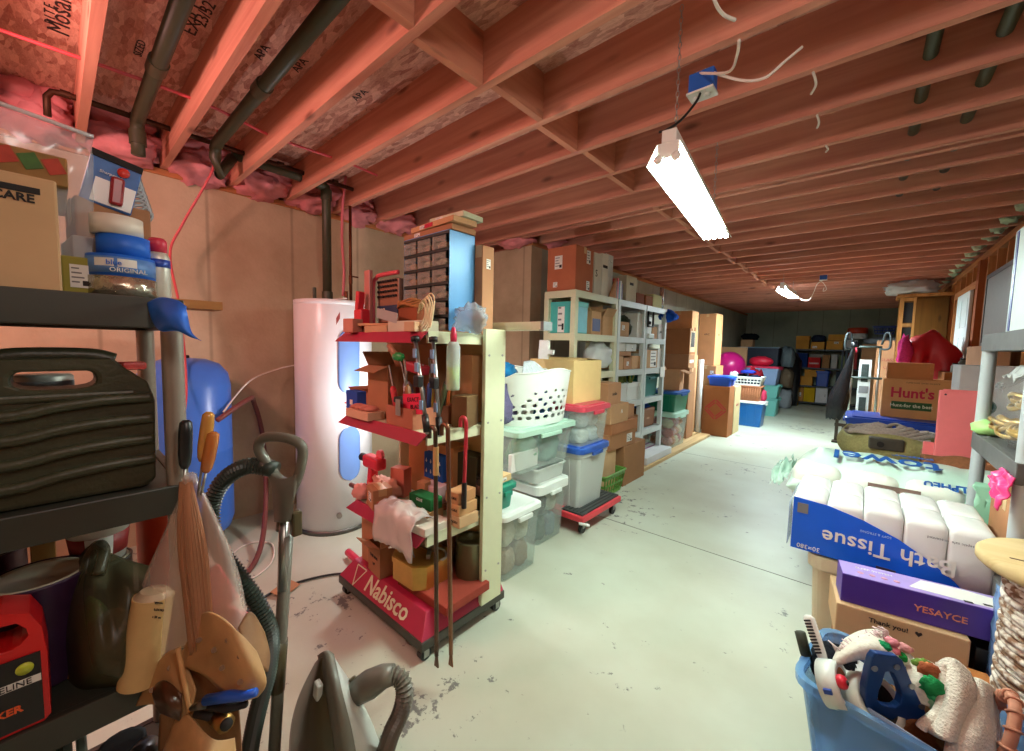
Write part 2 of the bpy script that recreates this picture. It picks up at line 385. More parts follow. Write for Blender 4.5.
mb = MB(); M_FOAM = plain((178, 190, 158), .9, 0, 'fibre', .3, 20, .5)
for k in range(3, 33):
    y = (joist_y(k) + joist_y(k + 1)) / 2 - .02
    mb.blob((XR - .02 + rr.uniform(-.04, .02), y + rr.uniform(-.06, .06), ZJ + .045), (.12, .2 + rr.random() * .1, .1), M_FOAM, rr.random() * 9, .5, 2.6, 14, 8)
tag(mb.obj('green_insulation'), 'pale green insulation tufts tucked above the top plate of the stud wall', 'insulation', kind='stuff')
# right wall: studs in front of dark sheathing
wr = slab('wall_right', XR + .09, XR + .14, YB, YF, 0, ZS, wood((96, 56, 30), (126, 78, 44), .6, 1, name='sheathing'))
for z in (0, 2.59, 2.628):
    struct(MB().box((0, 0, 0), (.09, YF - YB, .037), M_PLATE).obj('plate', wr, (XR + .045, (YF + YB) / 2, z + .0185 if z else .02)))
y = 1.05
while y < YF:
    struct(MB().box((0, 0, 0), (.089, .04, 2.548), M_STUD).obj('stud', wr, (XR + .0445, y, .039 + 1.274))); y += .406
struct(MB().box((0, 0, 0), (.10, .14, 2.55), wood((140, 72, 34), (170, 96, 52), 1, 2)).obj('post', wr, (XR + .02, 7.0, 1.31)))
struct(MB().box((0, 0, 0), (.06, 1.6, .09), M_PLATE).obj('header', wr, (XR + .02, 7.85, 2.35)))
pn = MB(); M_WPANEL = plastic((216, 226, 226), .5)
pn.box((0, 0, 0), (.03, .86, 1.0), M_WPANEL)
for a in (-.2, .2):
    for b in (-.24, .24): pn.box((-.017, a, b), (.008, .3, .36), M_WPANEL)
tag(pn.obj('panel_door', None, (XR - .02, 7.75, 1.80), bevel=.004), 'white panelled door leaf fixed between the studs of the right wall', 'door leaf')

# ---------------------------------------------------------------- light
def area(name, loc, rot, sx, sy, w, c):
    l = bpy.data.lights.new(name, 'AREA'); l.shape = 'RECTANGLE'; l.size = sx; l.size_y = sy; l.energy = w; l.color = c
    o = bpy.data.objects.new(name, l); COL.objects.link(o); o.location = loc; o.rotation_euler = rot; return o
W = bpy.data.worlds.new('world'); S.world = W; W.use_nodes = True
W.node_tree.nodes['Background'].inputs[0].default_value = (.9, .8, .75, 1); W.node_tree.nodes['Background'].inputs[1].default_value = .02
def bulb(name, loc, w, c, r=.05):
    l = bpy.data.lights.new(name, 'POINT'); l.energy = w; l.color = c; l.shadow_soft_size = r
    o = bpy.data.objects.new(name, l); COL.objects.link(o); o.location = loc; return o
bulb('fill_light', (-2.3, -.55, 2.45), 50, (1.0, .50, .46), .12)  # added pinkish fill out of view, tints the left floor and ceiling
bulb('fill_light', (.70, .30, 2.50), 24, (1.0, .97, .90), .15)  # added neutral fill out of view, brightens the fronts of the right pile
bulb('work_lamp', (-2.46, 1.63, 1.05), 15, (1.0, .97, 1.0), .05)
M_FIX = plain((226, 232, 224), .4, 0, 'enamel', .02)
M_TUBE = emit((.86, 1.0, .90, 1), 74, 'tube_glow')
M_TUBE2 = emit((.80, .96, 1.0, 1), 270, 'far_tube_glow')
M_CABLE = plastic((232, 226, 214), .5); M_BLK = plastic((26, 26, 26), .45); M_STEEL = metal((170, 170, 165)); M_CHROME = metal((210, 210, 208), .15)
M_JBOX = plastic((28, 96, 190), .5)
def fixture(name, label, a, b, w, tube, h=.07, group=None, ceil_z=2.83):
    """a, b: middle of the two ends of the opening"""
    a, b = Vector(a), Vector(b); d = (b - a).normalized(); sd = d.cross(Vector((0, 0, 1))).normalized(); up = sd.cross(d); L = (b - a).length
    mid = (a + b) / 2; R = Matrix((sd, d, up)).transposed()
    t = T(name, label, 'ceiling light', mid, 0, group, R)
    m = MB(); t_ = .004
    m.hexa([(-w / 2, -L / 2, 0), (-w / 2 + t_, -L / 2, 0), (-w / 2 + t_, L / 2, 0), (-w / 2, L / 2, 0), (-w * .28, -L / 2, h), (-w * .28 + t_, -L / 2, h), (-w * .28 + t_, L / 2, h), (-w * .28, L / 2, h)], M_FIX)
    m.hexa([(w / 2 - t_, -L / 2, 0), (w / 2, -L / 2, 0), (w / 2, L / 2, 0), (w / 2 - t_, L / 2, 0), (w * .28 - t_, -L / 2, h), (w * .28, -L / 2, h), (w * .28, L / 2, h), (w * .28 - t_, L / 2, h)], M_FIX)
    m.box((0, 0, h + .002), (w * .56, L, .004), M_FIX)
    m.obj('reflector', t)
    MB().box((0, 0, h + .03), (w * .34, L * .99, .05), M_FIX).obj('ballast_housing', t, bevel=.004)
    for s in (-1, 1):
        e = MB().box((0, s * (L / 2 - .004), h * .62), (w * .5, .008, h * .75), M_FIX).obj('end_plate', t)
        if s < 0:
            for q in (-.2, .2): MB().lathe([(.006, -.004), (.017, 0), (.017, .006), (.006, .01)], M_FIX, (0, 0, 0), 14).obj('lamp_holder', t, (q * w, -L / 2 - .004, h * .2), rot=(PI / 2, 0, 0))
    for q in (-.3, -.1, .1, .3):
        MB().cyl((q * w, -L / 2 + .02, .012), (q * w, L / 2 - .012, .012), .0125, tube, n=12).obj('fluorescent_tube', t)
    for s in (-.42, .34):
        p = Vector((0, s * L, h + .055)); top = ceil_z - (mid + R @ p).z
        ch = MB(); k = 0; n = max(3, int(top / .022)); upl = R.transposed() @ Vector((0, 0, 1))
        for i in range(n):
            c = p + upl * (top * (i + .5) / n); w2 = (Vector((1, 0, 0)) if i % 2 else Vector((0, 1, 0)))
            ch.tube([c + upl * (.014 * math.cos(q)) + w2 * (.006 * math.sin(q)) for q in [2 * PI * z / 8 for z in range(8)]], .0016, M_STEEL, 5, True)
        ch.obj('hanging_chain', t)
    return t
fixture('shop_light', 'long fluorescent shop light hung on chains, the near one of two', (-.605, 1.555, 2.205), (-.745, 2.80, 2.205), .16, M_TUBE, group='hanging shop lights')
fixture('shop_light', 'small far fluorescent shop light glowing above the aisle near the back', (-1.02, 7.45, 2.45), (-.99, 8.65, 2.45), .16, M_TUBE2, group='hanging shop lights')
def jbox(name, label, x, y, z, s, group):
    t = T(name, label, 'junction box', (x, y, z), 0, group)
    MB().box((0, 0, .05), (.095 * s, .055, .075), M_JBOX).obj('body', t, bevel=.004)
    MB().box((0, 0, .008), (.10 * s, .075, .008), M_FIX).obj('cover_plate', t)
    m = MB()
    for q in (-.02, .02): m.lathe([(.014, -.004), (.014, 0), (.008, .001)], M_FIX, (q, 0, .003), 10)
    m.obj('outlet', t); return t
jbox('junction_box', 'blue plastic outlet box screwed to a joist above the near shop light', -.555, 1.755, 2.515, 1, 'blue outlet boxes')
jbox('junction_box', 'small blue outlet box on the ceiling beside the far shop light', -.57, 8.22, 2.665, 1, 'blue outlet boxes')
def wire(name, label, pts, r, mat, group=None, cat='cable', n=8):
    return tag(MB().tube(smooth_path(pts, n), r, mat, 7).obj(name), label, cat, group)
wire('power_cord', 'black cord looping from the blue outlet box down to the near shop light', [(-.555, 1.73, 2.515), (-.56, 1.70, 2.47), (-.60, 1.66, 2.40), (-.64, 1.62, 2.36), (-.66, 1.60, 2.35)], .005, M_BLK)
wire('white_cable', 'white cable dropping from a joist bay to the blue outlet box', [tuple(at(739, 40, 1, 1.50)), tuple(at(737, 55, 1, 1.56)), tuple(at(728, 72, 1, 1.66)), (-.575, 1.74, 2.605)], .005, M_CABLE, 'white ceiling cables')
wire('white_cable', 'white cable looping right from the blue outlet box into a drilled joist', [(-.545, 1.74, 2.605), tuple(at(740, 80, 1, 1.735)), tuple(at(764, 78, 1, 1.735)), tuple(at(784, 62, 1, 1.75)), tuple(at(802, 47, 1, 1.79))], .005, M_CABLE, 'white ceiling cables')
wire('white_cable', 'white cable stub at the top edge poking from a joist above the aisle', [tuple(at(712, -8, 1, 1.20)), tuple(at(717, 6, 1, 1.27)), tuple(at(724, 15, 1, 1.33)), tuple(at(735, 20, 1, 1.38))], .005, M_CABLE, 'white ceiling cables')
for nm, pts in (('first', ((813, 72, 2.08), (816, 84, 2.14), (811, 94, 2.19))), ('second', ((817, 115, 2.50), (819, 122, 2.55), (817, 128, 2.60))), ('third', ((826, 146, 2.92), (828, 149, 2.97), (826, 152, 3.01)))):
    wire('white_cable', 'short white cable end crossing a joist, %s one behind the blue outlet box' % nm, [tuple(at(u, v, 1, y)) for u, v, y in pts], .005, M_CABLE, 'white ceiling cables')
wire('white_cable', 'white cord hanging in curls between the far shop light and its blue box', [(-.93, 8.62, 2.48), (-.86, 8.6, 2.41), (-.76, 8.5, 2.40), (-.70, 8.4, 2.50), (-.66, 8.35, 2.62), (-.60, 8.25, 2.655), (-.55, 8.2, 2.60), (-.52, 8.2, 2.52), (-.56, 8.2, 2.49), (-.55, 8.2, 2.55)], .0045, M_CABLE, 'white ceiling cables')

# ---------------------------------------------------------------- pipes
M_ABS = plastic((66, 66, 46), .45); M_ABS2 = plastic((70, 72, 52), .4); M_COPPER = metal((120, 70, 50), .5); M_PEX = plastic((214, 84, 92), .4)
def pipe(name, label, pts, r, mat, joints=(), group=None, n=14):
    t = T(name, label, 'pipe', pts[0], 0, group)
    MB().tube(pts, r, mat, n).obj('run', t, world=True)
    for a, b in joints: MB().cyl(a, b, r * 1.22, mat, n=n).obj('coupling', t, world=True)
    return t
G = 'pipes along the left wall'
XP = -3.5
pipe('drain_pipe', 'thick black drain pipe running along the wall top then down behind the water heater', [(XP, .90, 2.83), (XP, 1.53, 2.815), (XP, 1.565, 2.80), (XP, 1.57, 2.75), (XP, 1.57, 1.86)], .036, M_ABS, [((XP, 1.50, 2.815), (XP, 1.555, 2.81)), ((XP, 1.57, 2.78), (XP, 1.57, 2.70)), ((XP, 1.57, 1.93), (XP, 1.57, 1.86))], G)
pipe('gas_pipe', 'thin dark iron pipe clipped under the joists along the left wall', [(XP + .06, .03, 2.70), (XP + .06, .03, 2.80), (XP + .06, .05, 2.835), (XP + .06, .10, 2.845), (XP + .06, 1.90, 2.83)], .016, metal((92, 66, 52), .6), [((XP + .06, y - .02, 2.845), (XP + .06, y + .02, 2.845)) for y in (.10, .38, .82, 1.2, 1.62)], G)
pipe('drain_pipe', 'dark drain pipe in second joist bay from the left, elbowed down at the wall', [(-1.6, .385, 2.82), (-3.30, .385, 2.80), (-3.36, .385, 2.78), (-3.37, .385, 2.72), (-3.37, .385, 2.60)], .034, M_ABS, [((-2.6, .385, 2.81), (-2.7, .385, 2.81)), ((-3.37, .385, 2.74), (-3.37, .385, 2.66))], G)
pipe('drain_pipe', 'dark drain pipe in third joist bay from the left, elbowed down at the wall', [(-1.2, .77, 2.82), (-3.30, .77, 2.80), (-3.36, .77, 2.78), (-3.37, .77, 2.72), (-3.37, .79, 2.62), (XP, .90, 2.80)], .034, M_ABS, [((-2.4, .77, 2.81), (-2.5, .77, 2.81))], G)
for x, nm in ((.135, 'left'), (.345, 'right')):
    pipe('conduit_pipe', 'olive pipe threaded through the drilled joists at top right, %s one of the pair' % nm, [(x, y, 2.82) for y in (2.20, 3.2, 4.7)], .026, M_ABS2, (), 'pipes through the right hand joists')
    m = MB()
    for k in range(3, 10):
        m.lathe([(.024, 0), (.042, 0), (.042, .003), (.024, .003)], plain((70, 38, 28), .9, 0, 'bored_wood'), (0, 0, 0), 16, closed=True)
wire('red_tubing', 'red plastic water tube threaded through the joists at upper left', [(-2.93, -.5, 2.82), (-2.91, -.1, 2.82), (-2.87, .57, 2.82), (-2.97, 1.0, 2.82), (-2.95, 1.45, 2.82), (-3.0, 1.75, 2.83)], .009, M_PEX, 'red water tubes', 'tube')
wire('red_tubing', 'thin red wire dangling from a joist down the wall behind the left shelves', [tuple(at(u, v, 0, x)) for u, v, x in ((218, 130, -3.3), (214, 165, -3.4), (205, 185, -3.5), (182, 225, -3.6), (170, 255, -3.62), (180, 310, -3.5), (186, 380, -3.3), (183, 420, -3.2), (170, 480, -3.2))], .008, M_PEX, 'red water tubes', 'tube')
wire('red_tubing', 'pink plastic tube dropping straight from the joists to the water heater top', [tuple(at(u, v, 0, XP)) for u, v in ((346, 176), (343, 200), (342, 240), (344, 270), (343, 296))], .012, plastic((226, 120, 130), .4), 'red water tubes', 'tube')
cp = pipe('copper_pipe', 'brown copper pipe with a valve dropping beside the water heater', [(XP - .02, 1.79, 2.83), (XP - .02, 1.79, 1.80)], .013, M_COPPER, [((XP - .02, 1.79, 2.10), (XP - .02, 1.79, 2.03))], G)
MB().box((0, 0, 0), (.012, .05, .012), M_COPPER).obj('valve_handle', cp, (.03, .03, -.74))
# ---------------------------------------------------------------- things that recur
CARD, CARD2, CARD3, CARDW = (192, 150, 110), (178, 130, 94), (206, 170, 128), (216, 210, 194)
M_TAPE = plain((206, 170, 122), .3, 0, 'tape', .05); M_TAPEW = plain((226, 220, 204), .3, 0, 'clear_tape', .05)
M_WHITE = paper((228, 228, 222)); M_GREYINK = paper((120, 120, 122)); M_DARK = plain((30, 28, 28), .8, 0, 'dark', .05)
def loft(mb, rings, mat, cap0=True, cap1=True, smooth=False):
    n = len(rings[0]); vs = [p for r in rings for p in r]
    fs = [(i * n + k, i * n + (k + 1) % n, (i + 1) * n + (k + 1) % n, (i + 1) * n + k) for i in range(len(rings) - 1) for k in range(n)]
    if cap0: fs.append(tuple(range(n - 1, -1, -1)))
    if cap1: fs.append(tuple((len(rings) - 1) * n + k for k in range(n)))
    return mb.add(vs, fs, mat, smooth)
def rrect(sx, sy, r, z, n=4, c=(0, 0)):
    out = []
    for qx, qy, a0 in ((1, 1, 0), (-1, 1, .5), (-1, -1, 1), (1, -1, 1.5)):
        for k in range(n + 1):
            a = (a0 + .5 * k / n) * PI
            out.append(Vector((c[0] + qx * (sx / 2 - r) + r * math.cos(a), c[1] + qy * (sy / 2 - r) + r * math.sin(a), z)))
    return out
def face_at(face, sx, sy, sz, u, v, e=.001):
    """centre on a face (u, v in -.5 .. .5) and its frame"""
    if face == 'F': return Vector((u * sx, -sy / 2 - e, sz / 2 + v * sz)), FRONT
    if face == 'S': return Vector((sx / 2 + e, u * sy, sz / 2 + v * sz)), SIDE
    if face == 'L': return Vector((-sx / 2 - e, -u * sy, sz / 2 + v * sz)), axes((0, -1, 0), (0, 0, 1))
    return Vector((u * sx, v * sy, sz + e)), TOPF
def sticker(t, face, sx, sy, sz, u, v, w, h, seed=0, mat=None):
    p, R = face_at(face, sx, sy, sz, u, v); m = MB(); r = random.Random(seed)
    m.box((0, 0, 0), (w, h, .0012), mat or M_WHITE)
    for k in range(4):
        ww = w * r.uniform(.3, .8); m.box((-w * .42 + ww / 2, h * (.34 - .2 * k), .0008), (ww, h * .06, .0006), M_GREYINK)
    m.box((w * .28, -h * .3, .0008), (w * .3, h * .22, .0006), M_DARK)
    o = m.obj('shipping_label', t); Mt = R.to_4x4(); Mt.translation = p; o.matrix_basis = Mt
    return o
def carton(label, x, y, z, sx, sy, sz, rz=0, c=CARD, tape='x', stick=(), mark=(), flaps=None, group=None, name='cardboard_box', cat='box', holes=False, lid=None):
    t = T(name, label, cat, (x, y, z), rz, group); m = MB(); mat = card(c)
    if flaps is None: 
        m.box((0, 0, sz / 2), (sx, sy, sz), mat); m.obj('body', t, bevel=min(.004, sz * .08))
        if lid: MB().box((0, 0, sz - lid / 2 + .004), (sx + .012, sy + .012, lid), mat).obj('lid', t, bevel=.003)
    else:
        w = .005
        m.bx(-sx / 2, sx / 2, -sy / 2, sy / 2, 0, w, mat)
        m.bx(-sx / 2, -sx / 2 + w, -sy / 2, sy / 2, w, sz, mat); m.bx(sx / 2 - w, sx / 2, -sy / 2, sy / 2, w, sz, mat)
        m.bx(-sx / 2 + w, sx / 2 - w, -sy / 2, -sy / 2 + w, w, sz, mat); m.bx(-sx / 2 + w, sx / 2 - w, sy / 2 - w, sy / 2, w, sz, mat)
        m.obj('body', t)
        for d, an, fl in flaps:      # side, opening angle from upright (rad, outward), length
            if d == 'F': MB().box((0, 0, fl / 2), (sx * .98, .004, fl), mat).obj('flap', t, (0, -sy / 2 + .003, sz), rot=(an, 0, 0))
            if d == 'B': MB().box((0, 0, fl / 2), (sx * .98, .004, fl), mat).obj('flap', t, (0, sy / 2 - .003, sz), rot=(-an, 0, 0))
            if d == 'S': MB().box((0, 0, fl / 2), (.004, sy * .98, fl), mat).obj('flap', t, (sx / 2 - .003, 0, sz), rot=(0, an, 0))
            if d == 'L': MB().box((0, 0, fl / 2), (.004, sy * .98, fl), mat).obj('flap', t, (-sx / 2 + .003, 0, sz), rot=(0, -an, 0))
    if tape and flaps is None and not lid:
        w = .045; e = .0012; m = MB(); mt = M_TAPE; q = min(.06, sz * .35)
        if tape == 'x': m.bx(-sx / 2 - e, sx / 2 + e, -w / 2, w / 2, sz, sz + e, mt); m.bx(sx / 2, sx / 2 + e, -w / 2, w / 2, sz - q, sz, mt); m.bx(-sx / 2 - e, -sx / 2, -w / 2, w / 2, sz - q, sz, mt)
        else: m.bx(-w / 2, w / 2, -sy / 2 - e, sy / 2 + e, sz, sz + e, mt); m.bx(-w / 2, w / 2, -sy / 2 - e, -sy / 2, sz - q, sz, mt); m.bx(-w / 2, w / 2, sy / 2, sy / 2 + e, sz - q, sz, mt)
        m.obj('tape', t)
    if holes:
        for s in (-1, 1):
            MB().box((0, 0, 0), (.10, .003, .03), M_DARK).obj('hand_hole', t, (0, s * (sy / 2), sz * .7))
        MB().box((0, 0, 0), (.003, .10, .03), M_DARK).obj('hand_hole', t, (sx / 2, 0, sz * .7))
    for i, s in enumerate(stick): sticker(t, s[0], sx, sy, sz, *s[1:5], seed=i + int(x * 100))
    for mk in mark:
        p, R = face_at(mk[0], sx, sy, sz, mk[1], mk[2], .0015)
        text_mesh(mk[4], mk[3], mk[5] if len(mk) > 5 else M_DARK, 'lettering', t, p, R, sx=mk[6] if len(mk) > 6 else 1, bold=mk[7] if len(mk) > 7 else 0)
    return t
def tote(label, x, y, z, sx, sy, h, rz=0, body=None, lid=None, taper=.86, ribs=0, group=None, handles=True, lidh=.035, name='storage_tote', cat='storage bin', t=None, rim=.012, latch=None):
    """sx, sy at the rim; body narrower at the foot"""
    t = t or T(name, label, cat, (x, y, z), rz, group); m = MB(); r = .035; w = .004; hb = h - (lidh * .6 if lid else 0)
    L = lambda q: 1 - (1 - taper) * (1 - q)
    rg = [rrect(sx * taper, sy * taper, r, 0), rrect(sx * L(.88), sy * L(.88), r, hb * .88)]
    rg += [rrect(sx * L(.88) + rim * 2, sy * L(.88) + rim * 2, r + rim, hb * .9), rrect(sx + rim * 2, sy + rim * 2, r + rim, hb), rrect(sx - w, sy - w, r, hb), rrect(sx * L(.5) - 2 * w, sy * L(.5) - 2 * w, r, hb * .5), rrect(sx * taper - 2 * w, sy * taper - 2 * w, r * .9, w)]
    loft(m, rg, body)
    for k in range(ribs):
        for s in (-1, 1):
            q = (k + .5) / ribs - .5
            m.hexa([(q * sx * .8 * taper / .9 - .012, s * sy * taper / 2, .01), (q * sx * .8 * taper / .9 + .012, s * sy * taper / 2, .01), (q * sx * .8 * taper / .9 + .012, s * (sy * taper / 2 + .006), .01), (q * sx * .8 * taper / .9 - .012, s * (sy * taper / 2 + .006), .01),
                    (q * sx * .84 - .012, s * sy * L(.86) / 2, hb * .86), (q * sx * .84 + .012, s * sy * L(.86) / 2, hb * .86), (q * sx * .84 + .012, s * (sy * L(.86) / 2 + .006), hb * .86), (q * sx * .84 - .012, s * (sy * L(.86) / 2 + .006), hb * .86)], body)
    m.obj('body', t)
    if lid:
        e = rim + .008; m = MB()
        loft(m, [rrect(sx + 2 * e, sy + 2 * e, r + e, hb - lidh * .35), rrect(sx + 2 * e, sy + 2 * e, r + e, h - .004), rrect(sx + 2 * e - .012, sy + 2 * e - .012, r + e, h), rrect(sx * .9, sy * .9, r, h), rrect(sx * .88, sy * .88, r, h + lidh * .28), rrect(sx * .3, sy * .3, r * .5, h + lidh * .28)], lid, False, True)
        m.obj('lid', t)
    if handles:
        for s in (-1, 1):
            MB().box((0, 0, 0), (.018, sy * .36, .03), latch or lid or body).obj('handle', t, (s * (sx / 2 + rim + .014), 0, hb - .03), bevel=.005)
    return t
def bundle(label, x, y, z, dx, dy, dz, c, seed, group=None, name='cloth_bundle', cat='cloth', amp=.22, mat=None, freq=2.2, rz=0):
    m = MB().blob((0, 0, dz * .4), (dx, dy, dz), mat or fabric(c), seed, amp, freq, 22, 12, .8, .7)
    return tag(m.obj(name, None, (x, y, z), rz), label, cat, group)
def bottle(label, x, y, z, r, h, body, cap=None, group=None, name='bottle', cat='bottle', neck=.4, band=None, rot=None):
    t = T(name, label, cat, (x, y, z), 0, group, rot)
    MB().lathe([(r * .9, 0), (r, .006), (r, h * .68), (r * neck, h * .82), (r * neck, h * .9)], body, n=18).obj('body', t)
    MB().lathe([(r * neck * 1.15, h * .88), (r * neck * 1.15, h), (r * neck * .9, h)], cap or body, n=14).obj('cap', t)
    if band: MB().lathe([(r * 1.01, h * .14), (r * 1.01, h * .58)], band, n=18).obj('paper_label', t)
    return t
def can(label, x, y, z, r, h, body, lidm, group=None, name='paint_can', cat='can', band=None, handle=False, rot=None):
    t = T(name, label, cat, (x, y, z), 0, group, rot)
    MB().lathe([(r * .97, 0), (r, .004), (r, h * .97), (r * 1.02, h * .98), (r * 1.02, h), (r * .95, h), (r * .93, h * .985), (r * .93, h * .95), (.0, h * .95)], body, n=28).obj('body', t)
    MB().lathe([(r * .93, h * .985), (r * .9, h * 1.0), (r * .84, h * 1.0), (r * .80, h * .975), (0, h * .975)], lidm, n=28).obj('lid', t)
    if band: MB().lathe([(r * 1.008, h * .1), (r * 1.008, h * .9)], band, n=28).obj('paper_label', t)
    if handle: MB().tube([(r * 1.02 * math.cos(a), -.3 * r * abs(math.sin(a)) - r * .6 * math.sin(a), h * .8 - r * .9 * math.sin(a)) for a in [PI * k / 10 for k in range(11)]], .002, M_STEEL, 6).obj('handle', t)
    return t
def shelving(label, x0, x1, y0, y1, zs, post, plank, r=.025, lip=.05, name='shelving_unit', group=None, square=True, feet=True, slats=0):
    t = T(name, label, 'shelving', ((x0 + x1) / 2, (y0 + y1) / 2, 0), 0, group); sx, sy = x1 - x0, y1 - y0
    for z in zs:
        m = MB(); w = .02
        m.box((0, 0, z - .008), (sx - 2 * w, sy - 2 * w, .012), plank)
        for s in (-1, 1):
            m.box((s * (sx / 2 - w / 2), 0, z - lip / 2), (w, sy, lip), plank); m.box((0, s * (sy / 2 - w / 2), z - lip / 2), (sx - 2 * w, w, lip), plank)
        for k in range(slats): m.box((0, sy * ((k + .5) / slats - .5), z - .03), (sx - 2 * w, .008, .03), plank)
        m.obj('shelf', t, bevel=.003)
    for a in (-1, 1):
        for b in (-1, 1):
            px, py = a * (sx / 2 - r), b * (sy / 2 - r); zz = sorted(zs); prev = 0
            m = MB()
            for z in zz:
                if z - lip > prev + .02:
                    if square: m.box((px, py, (prev + z - lip) / 2), (2 * r, 2 * r, z - lip - prev), post)
                    else: m.cyl((px, py, prev), (px, py, z - lip), r, post)
                prev = z
            m.obj('post', t)
    return t
def drape(name, label, cat, fn, nu, nv, mat, group=None, solid=.004):
    return tag(MB().grid(fn, nu, nv, mat).obj(name, None, solid=solid), label, cat, group)
from mathutils import noise as _nz
def nz(x, y, z=0, s=1.0): return _nz.noise(Vector((x * s, y * s, z)))
_FWD = _cw(Vector((0, 0, 1)))
def dep(u, v, d):
    """the world point d metres out along the view axis on that line of sight"""
    return EYE + _cw(Vector((u - 512, v - 375.5, FPX))) * (d / FPX)
def spline_row(P, n):
    return smooth_path(P, n)
def sheet(rows, mat, n=6, mb=None, pts=False):
    """a smooth surface through rows of points (u, v, d) or world points"""
    R = [[p if pts else dep(*p) for p in r] for r in rows]
    R = [spline_row(r, n) for r in R]; cols = [spline_row([r[i] for r in R], n) for i in range(len(R[0]))]
    nu, nv = len(cols), len(cols[0]); mb = mb or MB()
    vs = [cols[i][j] for j in range(nv) for i in range(nu)]
    return mb.add(vs, [(j * nu + i, j * nu + i + 1, (j + 1) * nu + i + 1, (j + 1) * nu + i) for j in range(nv - 1) for i in range(nu - 1)], mat, True)
# ---------------------------------------------------------------- heater and tank by the left wall
wh = T('water_heater', 'tall white cylindrical water heater standing against the left wall', 'water heater', (-3.265, 1.515, 0))
M_HTR = plain((232, 234, 238), .28, 0, 'white_enamel', .02); M_HBLUE = plastic((112, 150, 214), .4)
RH = .29
MB().lathe([(RH * .94, 0), (RH * .96, .03), (RH, .032), (RH, 1.79), (RH * .97, 1.81)], M_HTR, n=48).obj('tank', wh)
MB().lathe([(RH * 1.004, 1.785), (RH * 1.004, 1.82), (RH * .9, 1.825), (0, 1.825)], M_HTR, n=48).obj('top_cap', wh)
MB().lathe([(RH * 1.02, .0), (RH * 1.02, .035)], metal((110, 108, 104), .5), n=48).obj('base_ring', wh)
def hatch(z0, z1):
    def fn(i, j):
        w = .10; z = z0 + (z1 - z0) * j; e = min(z - z0, z1 - z); ww = w * (math.sqrt(max(0, 1 - ((w - e) / w) ** 2)) if e < w else 1)
        a = -.06 + (i - .5) * 2 * ww / RH * .82
        return Vector((math.cos(a) * RH * 1.015, math.sin(a) * RH * 1.015, z))
    return MB().grid(fn, 12, 26, M_HBLUE)
for z0, z1 in ((1.10, 1.60), (.42, .85)): hatch(z0, z1).obj('access_panel', wh, solid=.008)
m = MB(); m.grid(lambda i, j: Vector((math.cos(-.20 + i * .3) * RH * 1.005, math.sin(-.20 + i * .3) * RH * 1.005, .93 + j * .12)), 6, 2, M_WHITE)
m.grid(lambda i, j: Vector((math.cos(-.20 + i * .3) * RH * 1.008, math.sin(-.20 + i * .3) * RH * 1.008, 1.03 + j * .015)), 6, 1, plastic((190, 30, 40)))
for k in range(4): m.grid(lambda i, j: Vector((math.cos(-.18 + i * .2) * RH * 1.008, math.sin(-.18 + i * .2) * RH * 1.008, .95 + k * .018 + j * .006)), 6, 1, M_GREYINK)
m.obj('warning_label', wh)
m = MB(); m.grid(lambda i, j: Vector((math.cos(-.38 + i * .09) * RH * 1.006, math.sin(-.38 + i * .09) * RH * 1.006, 1.63 + j * .05 + i * .05)), 4, 1, plastic((150, 60, 60)))
m.obj('badge', wh)
MB().cyl((0, 0, 0), (.03, -.01, 0), .02, M_STEEL).obj('drain_valve', wh, (RH * .93, -.1, .16))
for dy, mm in ((.13, M_COPPER), (-.13, M_ABS)): MB().cyl((-.05, dy, 1.82), (-.05, dy, 1.93), .014, mm).obj('nipple', wh)
MB().box((0, 0, 1.832), (.6, .03, .008), plain((210, 206, 196), .7)).obj('drip_strip', wh, (0, -.05, 0))
pt = T('pressure_tank', 'blue domed well pressure tank standing behind the left shelves', 'tank', (-3.58, .60, 0))
M_BLUE = plain((70, 128, 230), .3, 0, 'blue_enamel', .04); RT = .265
MB().lathe([(.2, 0), (.2, .09), (.215, .10)], M_DARK, n=32).obj('skirt', pt)
MB().lathe([(.12, .07), (.2, .09), (.245, .13), (RT, .2), (RT, .70), (RT * 1.006, .705), (RT * 1.006, .72), (RT, .725), (RT, 1.17), (.25, 1.26), (.2, 1.325), (.12, 1.36), (0, 1.37)], M_BLUE, n=48).obj('tank', pt)
MB().lathe([(.03, 1.36), (.03, 1.385), (0, 1.39)], M_DARK, n=16).obj('air_valve', pt)
M_HOSE = plastic((120, 66, 60), .5)
wire('copper_hose', 'brown hose curling from the blue tank along the wall to the floor by the heater', [(-3.3, .72, .95), (-3.45, .95, 1.06), (-3.68, 1.05, 1.0), (-3.72, 1.12, .7), (-3.45, 1.05, .25), (-3.0, .85, .03), (-2.7, .55, .02), (-2.55, .3, .02)], .018, M_HOSE, cat='hose')
wire('white_tubing', 'pair of thin white lines leaving the tank toward the heater', [(-3.32, .76, 1.0), (-3.6, 1.0, 1.18), (-3.75, 1.25, 1.26), (-3.66, 1.38, 1.3)], .006, M_CABLE, cat='tube')
wire('white_tubing', 'white cord lying in loops on the floor by the heater', [(-2.6, .35, .01), (-3.0, .6, .01), (-3.3, .85, .01), (-3.2, 1.0, .01), (-2.9, .9, .01), (-2.8, .7, .01), (-3.1, .6, .01)], .006, M_CABLE, cat='cord')
wire('black_cable', 'thin black cord trailing across the floor from the display rack', [(-2.33, 1.30, .012), (-2.5, 1.08, .012), (-2.55, .8, .012), (-2.4, .55, .012), (-2.3, .3, .012)], .007, M_BLK, cat='cord')
tg = T('cord_tag', 'small brown card tag tied to the black cord on the floor', 'tag', (-2.52, .86, .022), .5)
MB().box((0, 0, 0), (.09, .14, .002), card(CARD2)).obj('card', tg, rot=(0, .25, 0))

